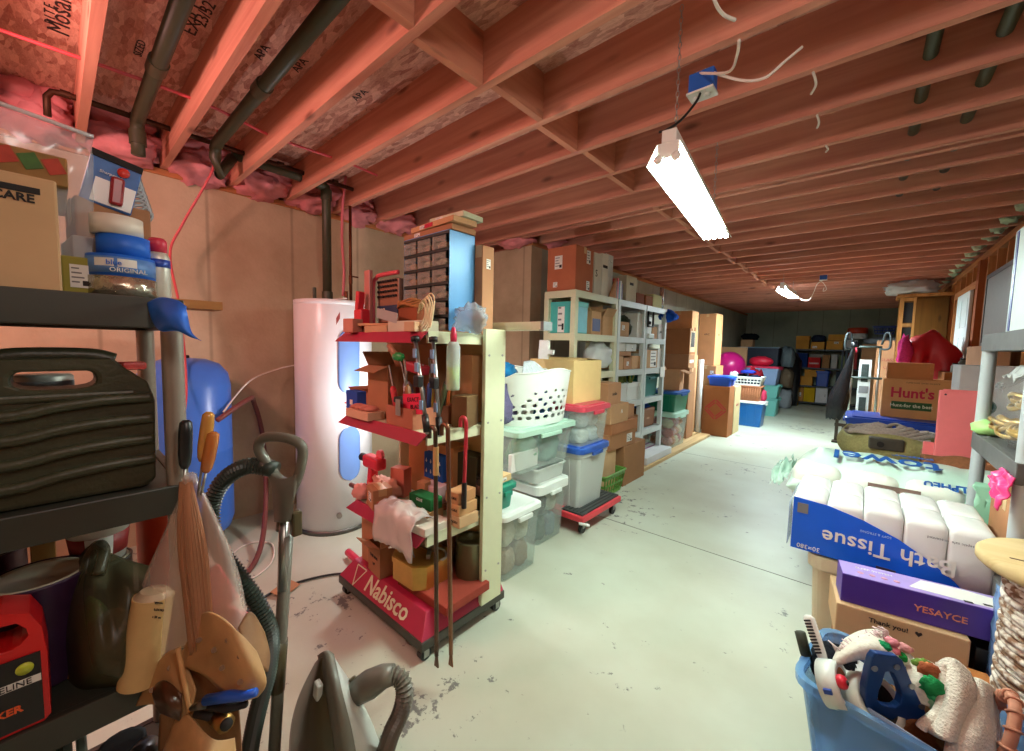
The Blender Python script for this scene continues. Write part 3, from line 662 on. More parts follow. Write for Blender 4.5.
# ---------------------------------------------------------------- red display rack
X0, X1, Y0, Y1 = -2.28, -1.46, 1.075, 1.60
M_RED = plain((168, 40, 70), .35, 0, 'red_enamel', .06); M_PALE = plain((214, 220, 184), .45, 0, 'pale_enamel', .04); M_TRIM = plastic((58, 58, 48), .5)
rk = T('display_rack', 'red and pale green metal store display rack on casters, crammed with tools', 'rack', ((X0 + X1) / 2, (Y0 + Y1) / 2, 0))
m = MB(); I = .10
m.hexa([(X0, Y0, .11), (X1, Y0, .11), (X1, Y1 + .04, .11), (X0, Y1 + .04, .11), (X0 + .05, Y0 + .07, .20), (X1 - .06, Y0 + .07, .20), (X1 - .06, Y1 + .04, .20), (X0 + .05, Y1 + .04, .20)], M_RED)
m.obj('base', rk, world=True, bevel=.004)
MB().bx(X0 - .004, X1 + .004, Y0 - .004, Y1 + .044, .062, .11, M_TRIM).obj('base_trim', rk, world=True, bevel=.006)
sl = axes((1, 0, 0), (0, .07, .09))
b = text_mesh('Nabisco', .115, M_PALE, 'lettering', rk, (.05, -.2295, .156), sl, sx=1.05, bold=.002)
m = MB(); 
for a, c in (((-.05, .05), (0, -.05)), ((0, -.05), (.05, .05)), ((-.05, .05), (.05, .05))): m.box(((a[0] + c[0]) / 2, (a[1] + c[1]) / 2, 0), (math.dist(a, c), .006, .002), M_PALE, RZ(math.atan2(c[1] - a[1], c[0] - a[0])))
o = m.obj('emblem', rk); Mt = sl.to_4x4(); Mt.translation = (-.25, -.231, .154); o.matrix_basis = Mt
for a, bb in ((X0 + .04, Y0 + .035), (X1 - .03, Y0 + .035), (X0 + .04, Y1), (X1 - .03, Y1)):
    c = MB().cyl((0, 0, .05), (0, 0, .064), .02, M_STEEL).box((-.02, 0, .04), (.004, .03, .045), M_STEEL).box((.02, 0, .04), (.004, .03, .045), M_STEEL).obj('caster', rk, (a - (X0 + X1) / 2, bb - (Y0 + Y1) / 2, 0))
    MB().cyl((-.016, 0, .03), (.016, 0, .03), .03, M_BLK, n=20).obj('wheel', c)
MB().bx(X0 + .06, X1 - .03, Y1 - .03, Y1 - .012, .20, 1.56, plain((214, 186, 128), .7, 0, 'hardboard', .06)).obj('back_panel', rk, world=True)
m = MB(); m.bx(X1 - .012, X1 + .012, Y1 - .15, Y1, .11, 1.585, M_PALE)
for z in (.3, .7, 1.1, 1.45):
    for y in (Y1 - .125, Y1 - .025): m.cyl((X1 + .012, y, z), (X1 + .015, y, z), .006, M_STEEL, n=8)
m.obj('upright', rk, world=True, bevel=.003)
MB().bx(X0 + .05, X0 + .07, Y1 - .15, Y1, .20, 1.585, M_PALE).obj('upright', rk, world=True, bevel=.003)
SH = (1.555, 1.085, .60)
for z in SH:
    s = MB().bx(X0 + (.05 if z > .7 else .12), X1 - .02, Y0 + .04, Y1 - .03, z - .012, z, M_PALE).bx(X1 - .035, X1 - .02, Y0 + .04, Y1 - .15, z - .05, z + .006, M_PALE).obj('shelf', rk, world=True)
    xl = X0 + {1.555: -.03, 1.085: .0, .60: .09}[z]; m = MB(); m.hexa([(xl, Y0, z - .05), (X1 - .05, Y0, z - .05), (X1 - .05, Y0 + .006, z - .05), (xl, Y0 + .006, z - .05), (xl + .06, Y0 + .034, z + .004), (X1 - .02, Y0 + .034, z + .004), (X1 - .02, Y0 + .042, z + .004), (xl + .06, Y0 + .042, z + .004)], M_RED)
    m.obj('price_rail', s, (0, 0, 0)).matrix_basis = Matrix.Translation(-Vector(((X0 + X1) / 2, (Y0 + Y1) / 2, 0)))

def on(u0, u1, y, z, v_top=None):
    """x range seen between columns u0 and u1 on the plane Y = y at height z (and the height of v_top there)"""
    def ux(u):
        lo, hi = 0, 751
        for _ in range(40):
            mid = (lo + hi) / 2
            if at(u, mid, 1, y).z > z: lo = mid
            else: hi = mid
        return at(u, lo, 1, y).x
    a, b = ux(u0), ux(u1)
    return (a, b) if v_top is None else (a, b, at((u0 + u1) / 2, v_top, 1, y).z)
def put(label, u0, u1, y, dep, z, v_top, fn=carton, **k):
    """a box whose front face spans those columns on plane y"""
    a, b, zt = on(u0, u1, y, z, v_top)
    return fn(label, (a + b) / 2, y + dep / 2, z, b - a, dep, max(.01, zt - z), **k)
# --- top shelf
z0 = 1.556
dc = T('drawer_cabinet', 'blue steel small parts cabinet with clear plastic drawers on top of the display rack', 'cabinet', (-1.755, 1.385, z0))
M_CABB = plain((92, 156, 208), .35, .1, 'blue_steel', .1, 6); M_DRK = plastic((34, 44, 38), .5); M_DRAW = clear((220, 222, 210), .22, .08)
cw, cd, chh = .39, .17, .51
m = MB(); m.bx(cw / 2 - .004, cw / 2, -cd / 2, cd / 2, 0, chh, M_CABB); m.bx(-cw / 2, -cw / 2 + .004, -cd / 2, cd / 2, 0, chh, M_CABB); m.bx(-cw / 2, cw / 2, cd / 2 - .004, cd / 2, 0, chh, M_CABB); m.bx(-cw / 2, cw / 2, -cd / 2, cd / 2, chh - .004, chh, M_CABB); m.bx(-cw / 2, cw / 2, -cd / 2, cd / 2, 0, .004, M_CABB)
m.obj('casing', dc)
m = MB()
for k in range(7): m.bx(-cw / 2 + .004, cw / 2 - .004, -cd / 2 - .002, cd / 2 - .006, chh - .018 - k * .082, chh - .004 - k * .082 if k else chh - .004, M_DRK)
for q in (-1 / 6, 1 / 6): m.bx(q * cw - .004, q * cw + .004, -cd / 2 - .001, cd / 2 - .006, .004, chh - .01, M_DRK)
m.obj('divider', dc)
rr = random.Random(5)
for r_ in range(6):
    for c_ in range(3):
        x, z = (c_ - 1) * (cw - .02) / 3, chh - .088 - r_ * .082
        d = MB(); w, h = cw / 3 - .022, .062
        d.bx(x - w / 2, x + w / 2, -cd / 2 - .012, -cd / 2 - .009, z, z + h, M_DRAW); d.bx(x - w / 2, x + w / 2, -cd / 2, cd / 2 - .02, z, z + .003, M_DRAW)
        d.bx(x - .018, x + .018, -cd / 2 - .026, -cd / 2 - .012, z + .03, z + .034, M_DRAW)
        o = d.obj('drawer', dc)
        MB().blob((x, -cd / 2 + .035, z + .022), (w * .85, .07, .036), plain([(150, 96, 60), (196, 150, 110), (120, 84, 60), (206, 190, 160)][rr.randrange(4)], .6, .3, 'hardware', .5, 90), rr.random() * 9, .4, 5, 12, 8).obj('hardware', o)
for i, (lb, u0, u1, y, d, zz, h, rz, c) in enumerate((('flat brown carton lying on the blue parts cabinet, lowest of the pile', 404, 452, 1.31, .16, 0, .03, 0, CARD2), ('flat tan carton with a red end on top of the blue parts cabinet', 410, 455, 1.30, .15, .031, .028, -.04, CARD), ('white and green flat magazine box crowning the pile on the parts cabinet', 430, 462, 1.33, .14, .06, .026, .05, (206, 212, 180)))):
    a, b = on(u0, u1, y, z0 + chh + zz); t = carton(lb, (a + b) / 2, y + d / 2, z0 + chh + zz + .001, (b - a), d, h, rz, c, None, group='flat boxes on the parts cabinet', stick=(('F', -.2, 0, .05, .018),))
    if i == 1: MB().box((0, 0, 0), (.07, .003, .02), plastic((190, 40, 70))).obj('printed_patch', t, (-.02, -d / 2 - .001, h / 2))
carton('tall narrow brown carton standing behind the blue parts cabinet', -1.535, 1.515, z0, .06, .085, .46, 0, CARD2, 'y', group='cartons on the display rack', stick=(('S', 0, .3, .03, .05),))
# bit case in a red tubular frame
bc = T('bit_case', 'clear lidded drill bit case with a red tubular frame on the rack top', 'tool case', (-2.09, 1.27, z0 + .059)); bc.scale = (1.3, 1.1, 1.3)
m = MB(); m.tube(smooth_path([(-.10, 0, 0), (-.10, 0, .17), (-.075, 0, .205), (-.04, 0, .215), (.10, 0, .215)], 6), .010, plastic((214, 84, 96)), 8); m.obj('frame', bc)
MB().box((0, .03, .10), (.17, .03, .19), plastic((150, 108, 84))).obj('body', bc, bevel=.004)
m = MB()
for r_ in range(4):
    for c_ in range(8): m.cyl((-.07 + c_ * .02, .004, .12 + r_ * .022), (-.07 + c_ * .02, .012, .12 + r_ * .022), .0055, M_DARK, n=8)
m.obj('bit_row', bc)
m = MB().box((0, .012, .055), (.165, .004, .05), plastic((40, 60, 90))); m.obj('paper_label', bc)
text_mesh('103', .035, plastic((220, 214, 190)), 'lettering', bc, (-.04, .008, .055), FRONT)
rg = T('red_clamp', 'small red plastic tool standing at the left end of the rack top', 'tool', (-2.21, 1.19, z0 + .03)); rg.scale = (1.2, 1.2, 1.35)
M_RP = plastic((214, 46, 62), .4)
MB().box((0, 0, .04), (.07, .05, .08), M_RP).obj('body', rg, bevel=.008); MB().box((.0, -.01, .115), (.03, .035, .08), M_RP, RY(.15)).obj('trigger', rg, bevel=.006); MB().box((.0, .035, .13), (.05, .02, .24), plastic((190, 120, 112))).obj('blister_card', rg, bevel=.004)
for i, (lb, x, y, z, sx, sy, sz, rz, c) in enumerate((
    ('long thin brown pad lying flat at the left front of the rack top', -2.10, 1.24, 0, .34, .20, .028, .1, CARD2), ('flat tan wooden box on the rack top under the bit case', -2.10, 1.32, .03, .30, .18, .028, -.05, (150, 96, 64)),
    ('small pinkish box hanging over the red top rail', -2.14, 1.10, .0, .08, .07, .075, .2, (196, 130, 112)), ('tan cardboard tray on the rack top left of the white box', -1.93, 1.16, 0, .20, .10, .035, .06, CARD3))):
    carton(lb, x, y, z0 + z, sx, sy, sz, rz, c, None, group='cartons on the display rack')
carton('long white printed carton at the front right of the rack top', -1.68, 1.17, z0, .28, .10, .055, .02, (216, 212, 186), None, group='cartons on the display rack', mark=(('F', .25, 0, .03, 'Duro', M_INK),))
m = MB(); m.box((0, 0, 0), (.19, .004, .05), plain((170, 174, 170), .5, .4, 'sheet'), RY(.18)); tag(m.obj('metal_strip', None, (-1.83, 1.12, z0 + .085)), 'grey sheet metal strip tied with blue string on the rack top', 'metal strip')
m = MB()
for k in range(5): m.tube([(.10 * math.cos(a) * (1 - .04 * k), .06 * math.sin(a), .006 * k + .008 * math.sin(3 * a + k)) for a in [2 * PI * j / 24 for j in range(24)]], .0055, plain((176, 116, 60), .7, 0, 'jute', .3, 60), 6, True)
tag(m.obj('rope_coil', None, (-1.75, 1.22, z0 + .135)), 'coil of tan rope in front of the blue parts cabinet', 'rope')
carton('small brown wooden block box under the tan rope coil', -1.74, 1.23, z0 + .056, .16, .10, .072, 0, (150, 84, 54), None, group='cartons on the display rack')
m = MB(); rr = random.Random(8)
for k in range(7):
    a0 = rr.uniform(-.3, .3); m.tube(smooth_path([(-.13 + .006 * k, .03, .03 + .004 * k), (-.07 + .012 * k, .0, .075 + .006 * k), (-.01 + .012 * k, -.02, .06 + a0 * .05), (.03 + .008 * k, -.05, .0 - .006 * k), (.0 + .012 * k, -.06, -.045 - .01 * (k % 3))], 6), .0032, plain((222, 204, 160), .5, 0, 'cream_wire', .1), 6)
tag(m.obj('wire_loops', None, (-1.52, 1.15, z0 + .065)), 'loose loops of cream electrical wire spilling over the rack front', 'wire')
tag(MB().blob((0, 0, 0), (.20, .12, .13), clear((214, 226, 232), .32, .15), 3, .45, 2.4, 22, 14).obj('plastic_bag', None, (-1.46, 1.35, z0 + .075)), 'crumpled clear plastic bag hanging off the right end of the rack top', 'bag')
m = MB(); m.box((0, 0, 0), (.62, .07, .006), M_PALE); m.box((0, -.035, .02), (.62, .005, .04), M_PALE); m.box((0, .035, .02), (.62, .005, .04), M_PALE)
gt = T('metal_channel', 'pale metal channel laid across the rack top and sticking out to the right', 'metal channel', (-1.53, 1.63, z0 + .03), .03); m.obj('channel', gt); MB().box((.315, 0, .018), (.03, .074, .045), plastic((110, 116, 116))).obj('end_cap', gt)
# hanging tools at the right end
def clampbar(label, p, q, mat):
    p, q = Vector(p), Vector(q); t = T('bar_clamp', label, 'clamp', q, 0, 'bar clamps on the rack'); d = (p - q)
    MB().tube([(0, 0, 0), tuple(d)], .011, M_STEEL, 4).obj('bar', t)
    MB().tube([tuple(d * .98), tuple(d * 1.03)], .02, M_BLK, 6).obj('fixed_jaw', t); MB().tube([tuple(d * .02), tuple(d * .2)], .015, mat, 8).obj('grip', t)
    MB().box(tuple(d * .55 + Vector((0, -.012, 0))), (.035, .03, .05), M_BLK).obj('sliding_jaw', t, bevel=.004)
    for k in (.3, .7, .85): MB().box(tuple(d * k + Vector((0, -.013, 0))), (.022, .006, .04), plastic((120, 150, 180))).obj('sticker', t)
    return t
clampbar('black and silver bar clamp hanging from the rack, the left one leaning right', (-1.50, 1.06, 1.52), (-1.37, 1.03, 1.12), M_BLK)
clampbar('black and silver bar clamp hanging from the rack beside the clear green bottle', (-1.45, 1.12, 1.52), (-1.36, 1.09, 1.10), M_BLK)
bt = T('squeeze_bottle', 'clear squeeze bottle half full of yellow green liquid hanging on the rack', 'bottle', (-1.43, 1.22, 1.29))
MB().lathe([(.03, 0), (.032, .01), (.032, .2), (.02, .225)], clear((220, 232, 226), .45), n=16).obj('body', bt); MB().lathe([(.028, .004), (.029, .105), (0, .105)], plastic((196, 224, 60)), n=16).obj('liquid', bt); MB().lathe([(.014, .22), (.016, .255), (.008, .29), (0, .292)], plastic((214, 48, 84)), n=12).obj('cap', bt)
gl = T('green_pliers', 'green gripped hand tool hooked under the top rail of the rack', 'tool', (-1.62, 1.05, 1.44)); MB().blob((0, 0, 0), (.09, .035, .04), plastic((30, 150, 74)), 2, .2).obj('grip', gl); MB().tube([(0, 0, 0), (-.05, .0, .03), (-.08, .0, .05)], .012, plastic((176, 120, 90)), 7).obj('jaw', gl)
# --- second shelf
z1 = 1.086
tb = carton('brown cardboard tray of mixed hand tools at the front of the second rack shelf', -1.72, 1.26, z1, .23, .28, .10, 0, (196, 128, 100), flaps=(), group='cartons on the display rack')
bxs = (('open brown carton with raised flaps at the back of the second rack shelf', 388, 432, 1.44, .12, z1, 345, dict(flaps=(('F', .9, .07), ('L', .8, .07)), c=CARD2)), ('brown carton with a torn white side on the left of the second rack shelf', 368, 388, 1.2, .18, z1, 366, dict(c=CARD2, flaps=(('F', 1.9, .09), ('L', .7, .1)))), ('small tan open carton at the far left of the second rack shelf', 351, 372, 1.32, .16, z1, 392, dict(c=(178, 120, 90), flaps=(('B', .3, .06), ('L', 1.2, .05)))))
for lb, u0, u1, y, d, z, vt, k in bxs: put(lb, u0, u1, y, d, z, vt, group='cartons on the display rack', **k)
t = put('small blue printed box at the left end of the second rack shelf', 346, 357, 1.16, .06, z1, 391, c=(50, 84, 176), tape=None, name='blue_box'); MB().box((0, -.031, .06), (.03, .002, .03), M_WHITE).obj('printed_patch', t)
st = T('sandpaper_tray', 'low tray of pinkish wooden strips at the left front of the second rack shelf', 'tray', (-2.07, 1.13, z1))
MB().box((0, 0, .022), (.24, .10, .044), card((210, 170, 140))).obj('tray', st)
for k in range(4): MB().blob((-.08 + k * .05, 0, .055), (.07, .08, .03), plain((206, 130, 110), .8, 0, 'block', .2), k, .2).obj('strip', st)
def tool(label, x, y, z, ang, tilt, L, r, grip, shaft, name='hand_tool', cat='tool', glen=.45, head=None, group='hand tools in the brown tray'):
    R = RZ(ang) @ RY(tilt); t = T(name, label, cat, (x, y, z), 0, group, R)
    MB().lathe([(r * .7, 0), (r, L * .04), (r * .85, L * glen * .5), (r, L * glen * .9), (r * .6, L * glen)], grip, n=12).obj('handle', t)
    MB().cyl((0, 0, L * glen), (0, 0, L), r * .32, shaft, n=8).obj('shaft', t)
    if head: MB().box((0, 0, L), head, shaft).obj('head', t)
    return t
TT = (('silver caulk tube with purple stripes leaning at the left back of the tool tray', .026, (150, 140, 170), -1.80, 1.28, -.45, .34), ('red handled tool leaning against the caulk tube in the tool tray', .017, (206, 60, 66), -1.80, 1.17, -.3, .30), ('blue handled screwdriver standing upright in the tool tray', .014, (60, 84, 140), -1.72, 1.30, .04, .32), ('dark grey chisel standing in the middle of the tool tray', .014, (70, 74, 84), -1.69, 1.24, .0, .30), ('brown wooden handled tool slanting forward across the tool tray', .016, (140, 92, 50), -1.67, 1.16, -.2, .33), ('black handled putty knife standing at the right of the tool tray', .018, (40, 44, 34), -1.66, 1.33, .22, .35), ('olive file leaning right beside the putty knife', .016, (84, 90, 60), -1.63, 1.28, .34, .35),
      ('yellow handled tool at the back of the tool tray', .014, (214, 176, 60), -1.76, 1.36, -.12, .33), ('orange handled tool at the back right of the tool tray', .014, (206, 106, 50), -1.66, 1.37, .1, .31), ('white handled brush leaning left in the tool tray', .013, (206, 204, 196), -1.77, 1.22, -.25, .30), ('dark red handled awl behind the steel scraper', .012, (110, 36, 40), -1.73, 1.15, .12, .27))
for lb, r, c, x, y, tilt, L in TT: tool(lb, x, y, z1 + .012, 0, tilt, L, r, plastic(c), M_STEEL, glen=.62)
tag(MB().box((0, 0, 0), (.13, .06, .05), plastic((176, 36, 56), .5), RY(.2) @ RZ(.2)).obj('red_pouch', None, (-1.74, 1.24, z1 + .29), bevel=.01), 'folded red pouch stuck between the handles in the tool tray', 'pouch')
sg = T('paper_sign', 'hot pink hand lettered card leaning in the right end of the tool tray', 'sign', (-1.62, 1.14, z1 + .075), 0, None, RY(-.12)); MB().box((0, 0, .05), (.17, .003, .10), paper((232, 60, 92))).obj('card', sg); text_mesh('EXACT', .03, M_INK, 'lettering', sg, (0, -.003, .07), FRONT); text_mesh('BLADE', .03, M_INK, 'lettering', sg, (.02, -.003, .035), FRONT)
tag(MB().box((0, 0, 0), (.16, .08, .03), plastic((40, 46, 38), .5)).obj('black_case', None, (-1.74, 1.19, z1 + .125), bevel=.006), 'flat black tool case lying on top of the tool tray', 'case')
tag(MB().box((0, 0, 0), (.04, .006, .08), plain((170, 176, 164), .4, .6, 'blade')).obj('scraper_blade', None, (-1.71, 1.108, z1 + .10), bevel=.002), 'grey steel scraper plate at the front edge of the tool tray', 'blade')
tag(MB().lathe([(.028, 0), (.03, .004), (.03, .07), (.024, .09), (.012, .09), (.012, .1), (0, .1)], plain((190, 190, 180), .4, .4, 'tin', .4, 30), n=16).obj('spray_tin', None, (-1.68, 1.20, z1 + .012)), 'small silver tin standing among the tools in the tray', 'tin')
bc2 = carton('dark brown box on end at the right of the second rack shelf', -1.52, 1.38, z1, .09, .12, .16, .3, (110, 84, 54), None, group='cartons on the display rack')
# --- third shelf
z2 = .601
dr = T('red_drill', 'red power drill with a black battery at the left end of the third rack shelf', 'drill', (-2.15, 1.22, z2))
MB().box((0, 0, .03), (.09, .07, .06), M_BLK).obj('battery', dr, bevel=.008); MB().box((0, 0, .11), (.045, .05, .12), M_RP, RY(.15)).obj('handle', dr, bevel=.01); MB().box((.02, 0, .20), (.17, .07, .075), M_RP).obj('body', dr, bevel=.018); MB().cyl((-.12, 0, .205), (-.06, 0, .205), .024, M_BLK, n=14).obj('chuck', dr); MB().cyl((.07, 0, .25), (.07, .02, .25), .03, plastic((240, 110, 120)), n=14).obj('dial', dr)
t = carton('blue box printed with rows of white drops on the third rack shelf', -1.80, 1.42, z2 + .13, .17, .05, .15, 0, (36, 86, 168), None, name='drop_box'); m = MB()
for a in range(4):
    for b_ in range(2): m.lathe([(.0, -.014), (.007, -.006), (.0, .014)], M_WHITE, (-.06 + a * .04, -.027, .045 + b_ * .06), 8, 1, .2)
m.obj('printed_drop', t)
carton('large plain carton behind the blue drop box on the third rack shelf', -1.88, 1.49, z2, .42, .12, .33, 0, (210, 150, 96), 'y', group='cartons on the display rack')
carton('white and pink small box under the blue drop box', -1.74, 1.36, z2 + .03, .13, .09, .10, .1, (222, 186, 190), None, group='cartons on the display rack', stick=(('F', 0, 0, .06, .04),))
carton('grey brown flat box lying under the white and pink box', -1.76, 1.36, z2, .2, .14, .03, 0, CARD2, None, group='cartons on the display rack')
carton('green printed box in the middle of the third rack shelf', -1.66, 1.24, z2 + .065, .17, .08, .06, .05, (30, 96, 50), None, name='green_box', mark=(('F', 0, .2, .02, 'GLUE', M_WHITE),))
carton('shallow yellow brown tray under the green printed box', -1.68, 1.23, z2, .22, .11, .065, .05, (170, 132, 84), None, group='cartons on the display rack')
carton('brown carton with a white label at the left front of the third rack shelf', -1.97, 1.16, z2, .12, .11, .11, -.25, CARD2, 'x', stick=(('F', .1, .1, .05, .05),), group='cartons on the display rack')
tag(MB().blob((0, 0, .05), (.26, .14, .13), paper((206, 150, 128)), 6, .4, 3, 24, 14, .7).obj('paper_wad', None, (-2.06, 1.24, z2)), 'crumpled brown packing paper heaped beside the red drill', 'paper')
tag(MB().blob((0, 0, .04), (.12, .1, .09), paper((226, 160, 150)), 8, .35, 3, 20, 12, .7).obj('paper_wad', None, (-2.13, 1.14, z2)), 'pinkish crumpled paper at the left front corner of the third shelf', 'paper')
tag(MB().lathe([(.012, 0), (.014, .004), (.014, .10), (.009, .11), (.009, .13), (0, .13)], plastic((110, 70, 60)), n=12).obj('file_handle', None, (-2.24, 1.13, z2 + .06), rot=(0, PI / 2, 0)), 'dark round tool handle poking out past the left end of the third shelf', 'tool')
for i, (x, y, lb, c) in enumerate(((-1.55, 1.42, 'dark glass jar with a black lid at the back of the third shelf', (70, 44, 36)), (-1.50, 1.50, 'dark jar with a paper label, the rear one on the third shelf', (54, 50, 44)), (-1.62, 1.40, 'brown squat jar beside the dark glass jar', (110, 60, 40)))):
    bottle(lb, x, y, z2 + (.0, .085, .0)[i], .04, (.14, .12, .12)[i], plain(c, .2, 0, 'jar', .2), M_BLK, 'jars on the third rack shelf', 'jar', 'jar', .85, plain((140, 96, 80), .8, 0, 'jar_label', .4, 40))
for i, (z, c, lb) in enumerate(((0, CARD3, 'small tan carton at the right of the third shelf, bottom of three stacked'), (.058, (206, 160, 110), 'small tan carton, middle of the three stacked at the right of the third shelf'), (.116, (196, 146, 100), 'small printed carton on top of the three at the right of the third shelf'))):
    carton(lb, -1.475 - .01 * i, 1.335, z2 + z, .09, .13, .056, .05 * i, c, None, group='small cartons at the right of the rack', mark=(('F', 0, 0, .018, 'FRAGILE', M_INK),))
bag = MB().grid(lambda i, j: Vector((-1.86 + i * .34, 1.06 + .18 * max(0, j - .35) + .012 * nz(i * 5, j * 5, 2), z2 + .075 + (-.17 * (.35 - j) / .35 if j < .35 else .03 * math.sin((j - .35) * 4)) + .022 * nz(i * 7, j * 7, 1) - .05 * abs(i - .5))), 26, 16, clear((232, 228, 222), .62, .25))
tag(bag.obj('plastic_bag', None, solid=.003), 'white translucent plastic bag draped over the front of the third rack shelf', 'bag')
tag(MB().box((0, 0, .02), (.28, .16, .04), paper((214, 206, 190))).obj('paper_stack', None, (-1.62, 1.17, z2 + .001), .06, bevel=.004), 'stack of papers lying under the plastic bag on the third shelf', 'papers')
# --- base shelf
z3 = .202
fb = carton('flat red brown carton at the bottom front of the rack', -1.62, 1.33, z3, .40, .30, .045, .02, (146, 62, 48), None, name='flat_box')
gt = T('gold_tin', 'gold rectangular tin with clipped corners at the bottom of the rack', 'tin', (-1.735, 1.275, z3 + .047), .03); M_GOLD = plain((206, 160, 84), .3, .8, 'gold', .1)
def oct_(sx, sy, c, z): return [Vector(p + (z,)) for p in ((-sx / 2 + c, -sy / 2), (sx / 2 - c, -sy / 2), (sx / 2, -sy / 2 + c), (sx / 2, sy / 2 - c), (sx / 2 - c, sy / 2), (-sx / 2 + c, sy / 2), (-sx / 2, sy / 2 - c), (-sx / 2, -sy / 2 + c))]
m = MB(); loft(m, [oct_(.27, .25, .05, 0), oct_(.27, .25, .05, .11)], M_GOLD); m.obj('body', gt); m = MB(); loft(m, [oct_(.28, .26, .052, .095), oct_(.28, .26, .052, .122), oct_(.26, .24, .05, .126)], M_GOLD); m.obj('lid', gt)
cg = T('caulk_gun', 'grey caulking gun lying on top of the gold tin', 'caulking gun', (-1.76, 1.27, z3 + .205), .5)
MB().tube([(-.14, 0, .06), (.10, 0, .0)], .026, plain((120, 104, 84), .6, .3, 'grey_tube'), 12).obj('cartridge', cg); MB().tube([(-.15, 0, .062), (-.14, 0, .06)], .03, M_STEEL, 12).obj('end_ring', cg); MB().tube(smooth_path([(.10, 0, 0), (.15, 0, -.01), (.17, -.03, -.03), (.14, -.06, -.04)], 5), .007, M_STEEL, 7).obj('rod', cg); MB().box((.08, -.04, -.012), (.02, .09, .025), M_STEEL, RZ(.3)).obj('trigger', cg)
lv = T('paint_scraper', 'white flat scraper with a bent wire hook on the gold tin', 'scraper', (-1.83, 1.19, z3 + .205), .3); MB().box((0, 0, 0), (.12, .03, .006), M_WHITE, RY(-.3)).obj('blade', lv); MB().tube([(.06, 0, -.01), (.11, -.02, 0), (.13, -.03, -.02)], .004, M_STEEL, 6).obj('hook', lv)
carton('tall brown carton standing open at the left end of the rack bottom', -2.14, 1.28, z3, .13, .2, .27, 0, CARD2, flaps=(('B', .2, .06),), group='cartons on the display rack')
carton('brown carton with printing and a drooping flap beside the gold tin', -1.99, 1.22, z3, .15, .16, .17, -.1, CARD2, flaps=(('L', 2.0, .09), ('F', 1.1, .08), ('S', .3, .06)), group='cartons on the display rack', mark=(('F', 0, .1, .022, 'THIS SIDE'), ('F', 0, -.15, .022, 'UP')))
can('grey green metal drum at the back right of the rack bottom', -1.56, 1.475, z3, .085, .24, plain((120, 124, 92), .35, .5, 'drum'), plain((110, 112, 84), .4, .5, 'drum_lid'), name='metal_drum', cat='drum')
def crowbar(label, x, y, ztop, zbot, mat, grip=None, name='crowbar', dx=0):
    t = T(name, label, 'pry bar', (x, y, zbot), 0, 'long bars hooked on the rack side')
    pts = smooth_path([(-.03, .0, ztop - zbot - .05), (-.028, 0, ztop - zbot - .012), (-.01, 0, ztop - zbot), (.008, 0, ztop - zbot - .012), (.012, 0, ztop - zbot - .06), (.012 + dx * .5, 0, (ztop - zbot) * .5), (.012 + dx, 0, .05)], 6)
    MB().tube(pts, .0095, mat, 8).obj('bar', t)
    if grip: MB().cyl((.012 + dx * .12, 0, ztop - zbot - .08), (.012 + dx * .2, 0, ztop - zbot - .2), .0125, grip, n=10).obj('grip', t)
    MB().box((.012 + dx, 0, .03), (.026, .006, .06), mat, None, (.4, 1)).obj('claw', t)
    return t
M_IRON = metal((104, 84, 70), .45)
crowbar('long iron pry bar with a tan grip hooked on the rack, left of two', -1.345, 1.045, 1.15, .10, M_IRON, plastic((206, 170, 110)), dx=.02)
crowbar('long bronze coloured pry bar hooked on the rack side, the right of two', -1.30, 1.075, 1.165, .12, metal((140, 100, 76), .4), dx=.035)
pb = crowbar('short red pry bar with a black grip hooked near the pale upright', -1.435, 1.30, 1.15, .70, plastic((176, 36, 50)), None, dx=-.01); MB().cyl((.004, 0, .0), (.004, 0, .13), .013, M_BLK, n=10).obj('grip', pb)
br = tag(MB().tube(smooth_path([(-2.32, 1.28, .03), (-2.45, 1.28, .05), (-2.62, 1.30, .04)], 5), .025, plastic((206, 52, 80)), 10).obj('red_pipe', None), 'red round pipe end sticking out on the floor left of the rack', 'pipe')

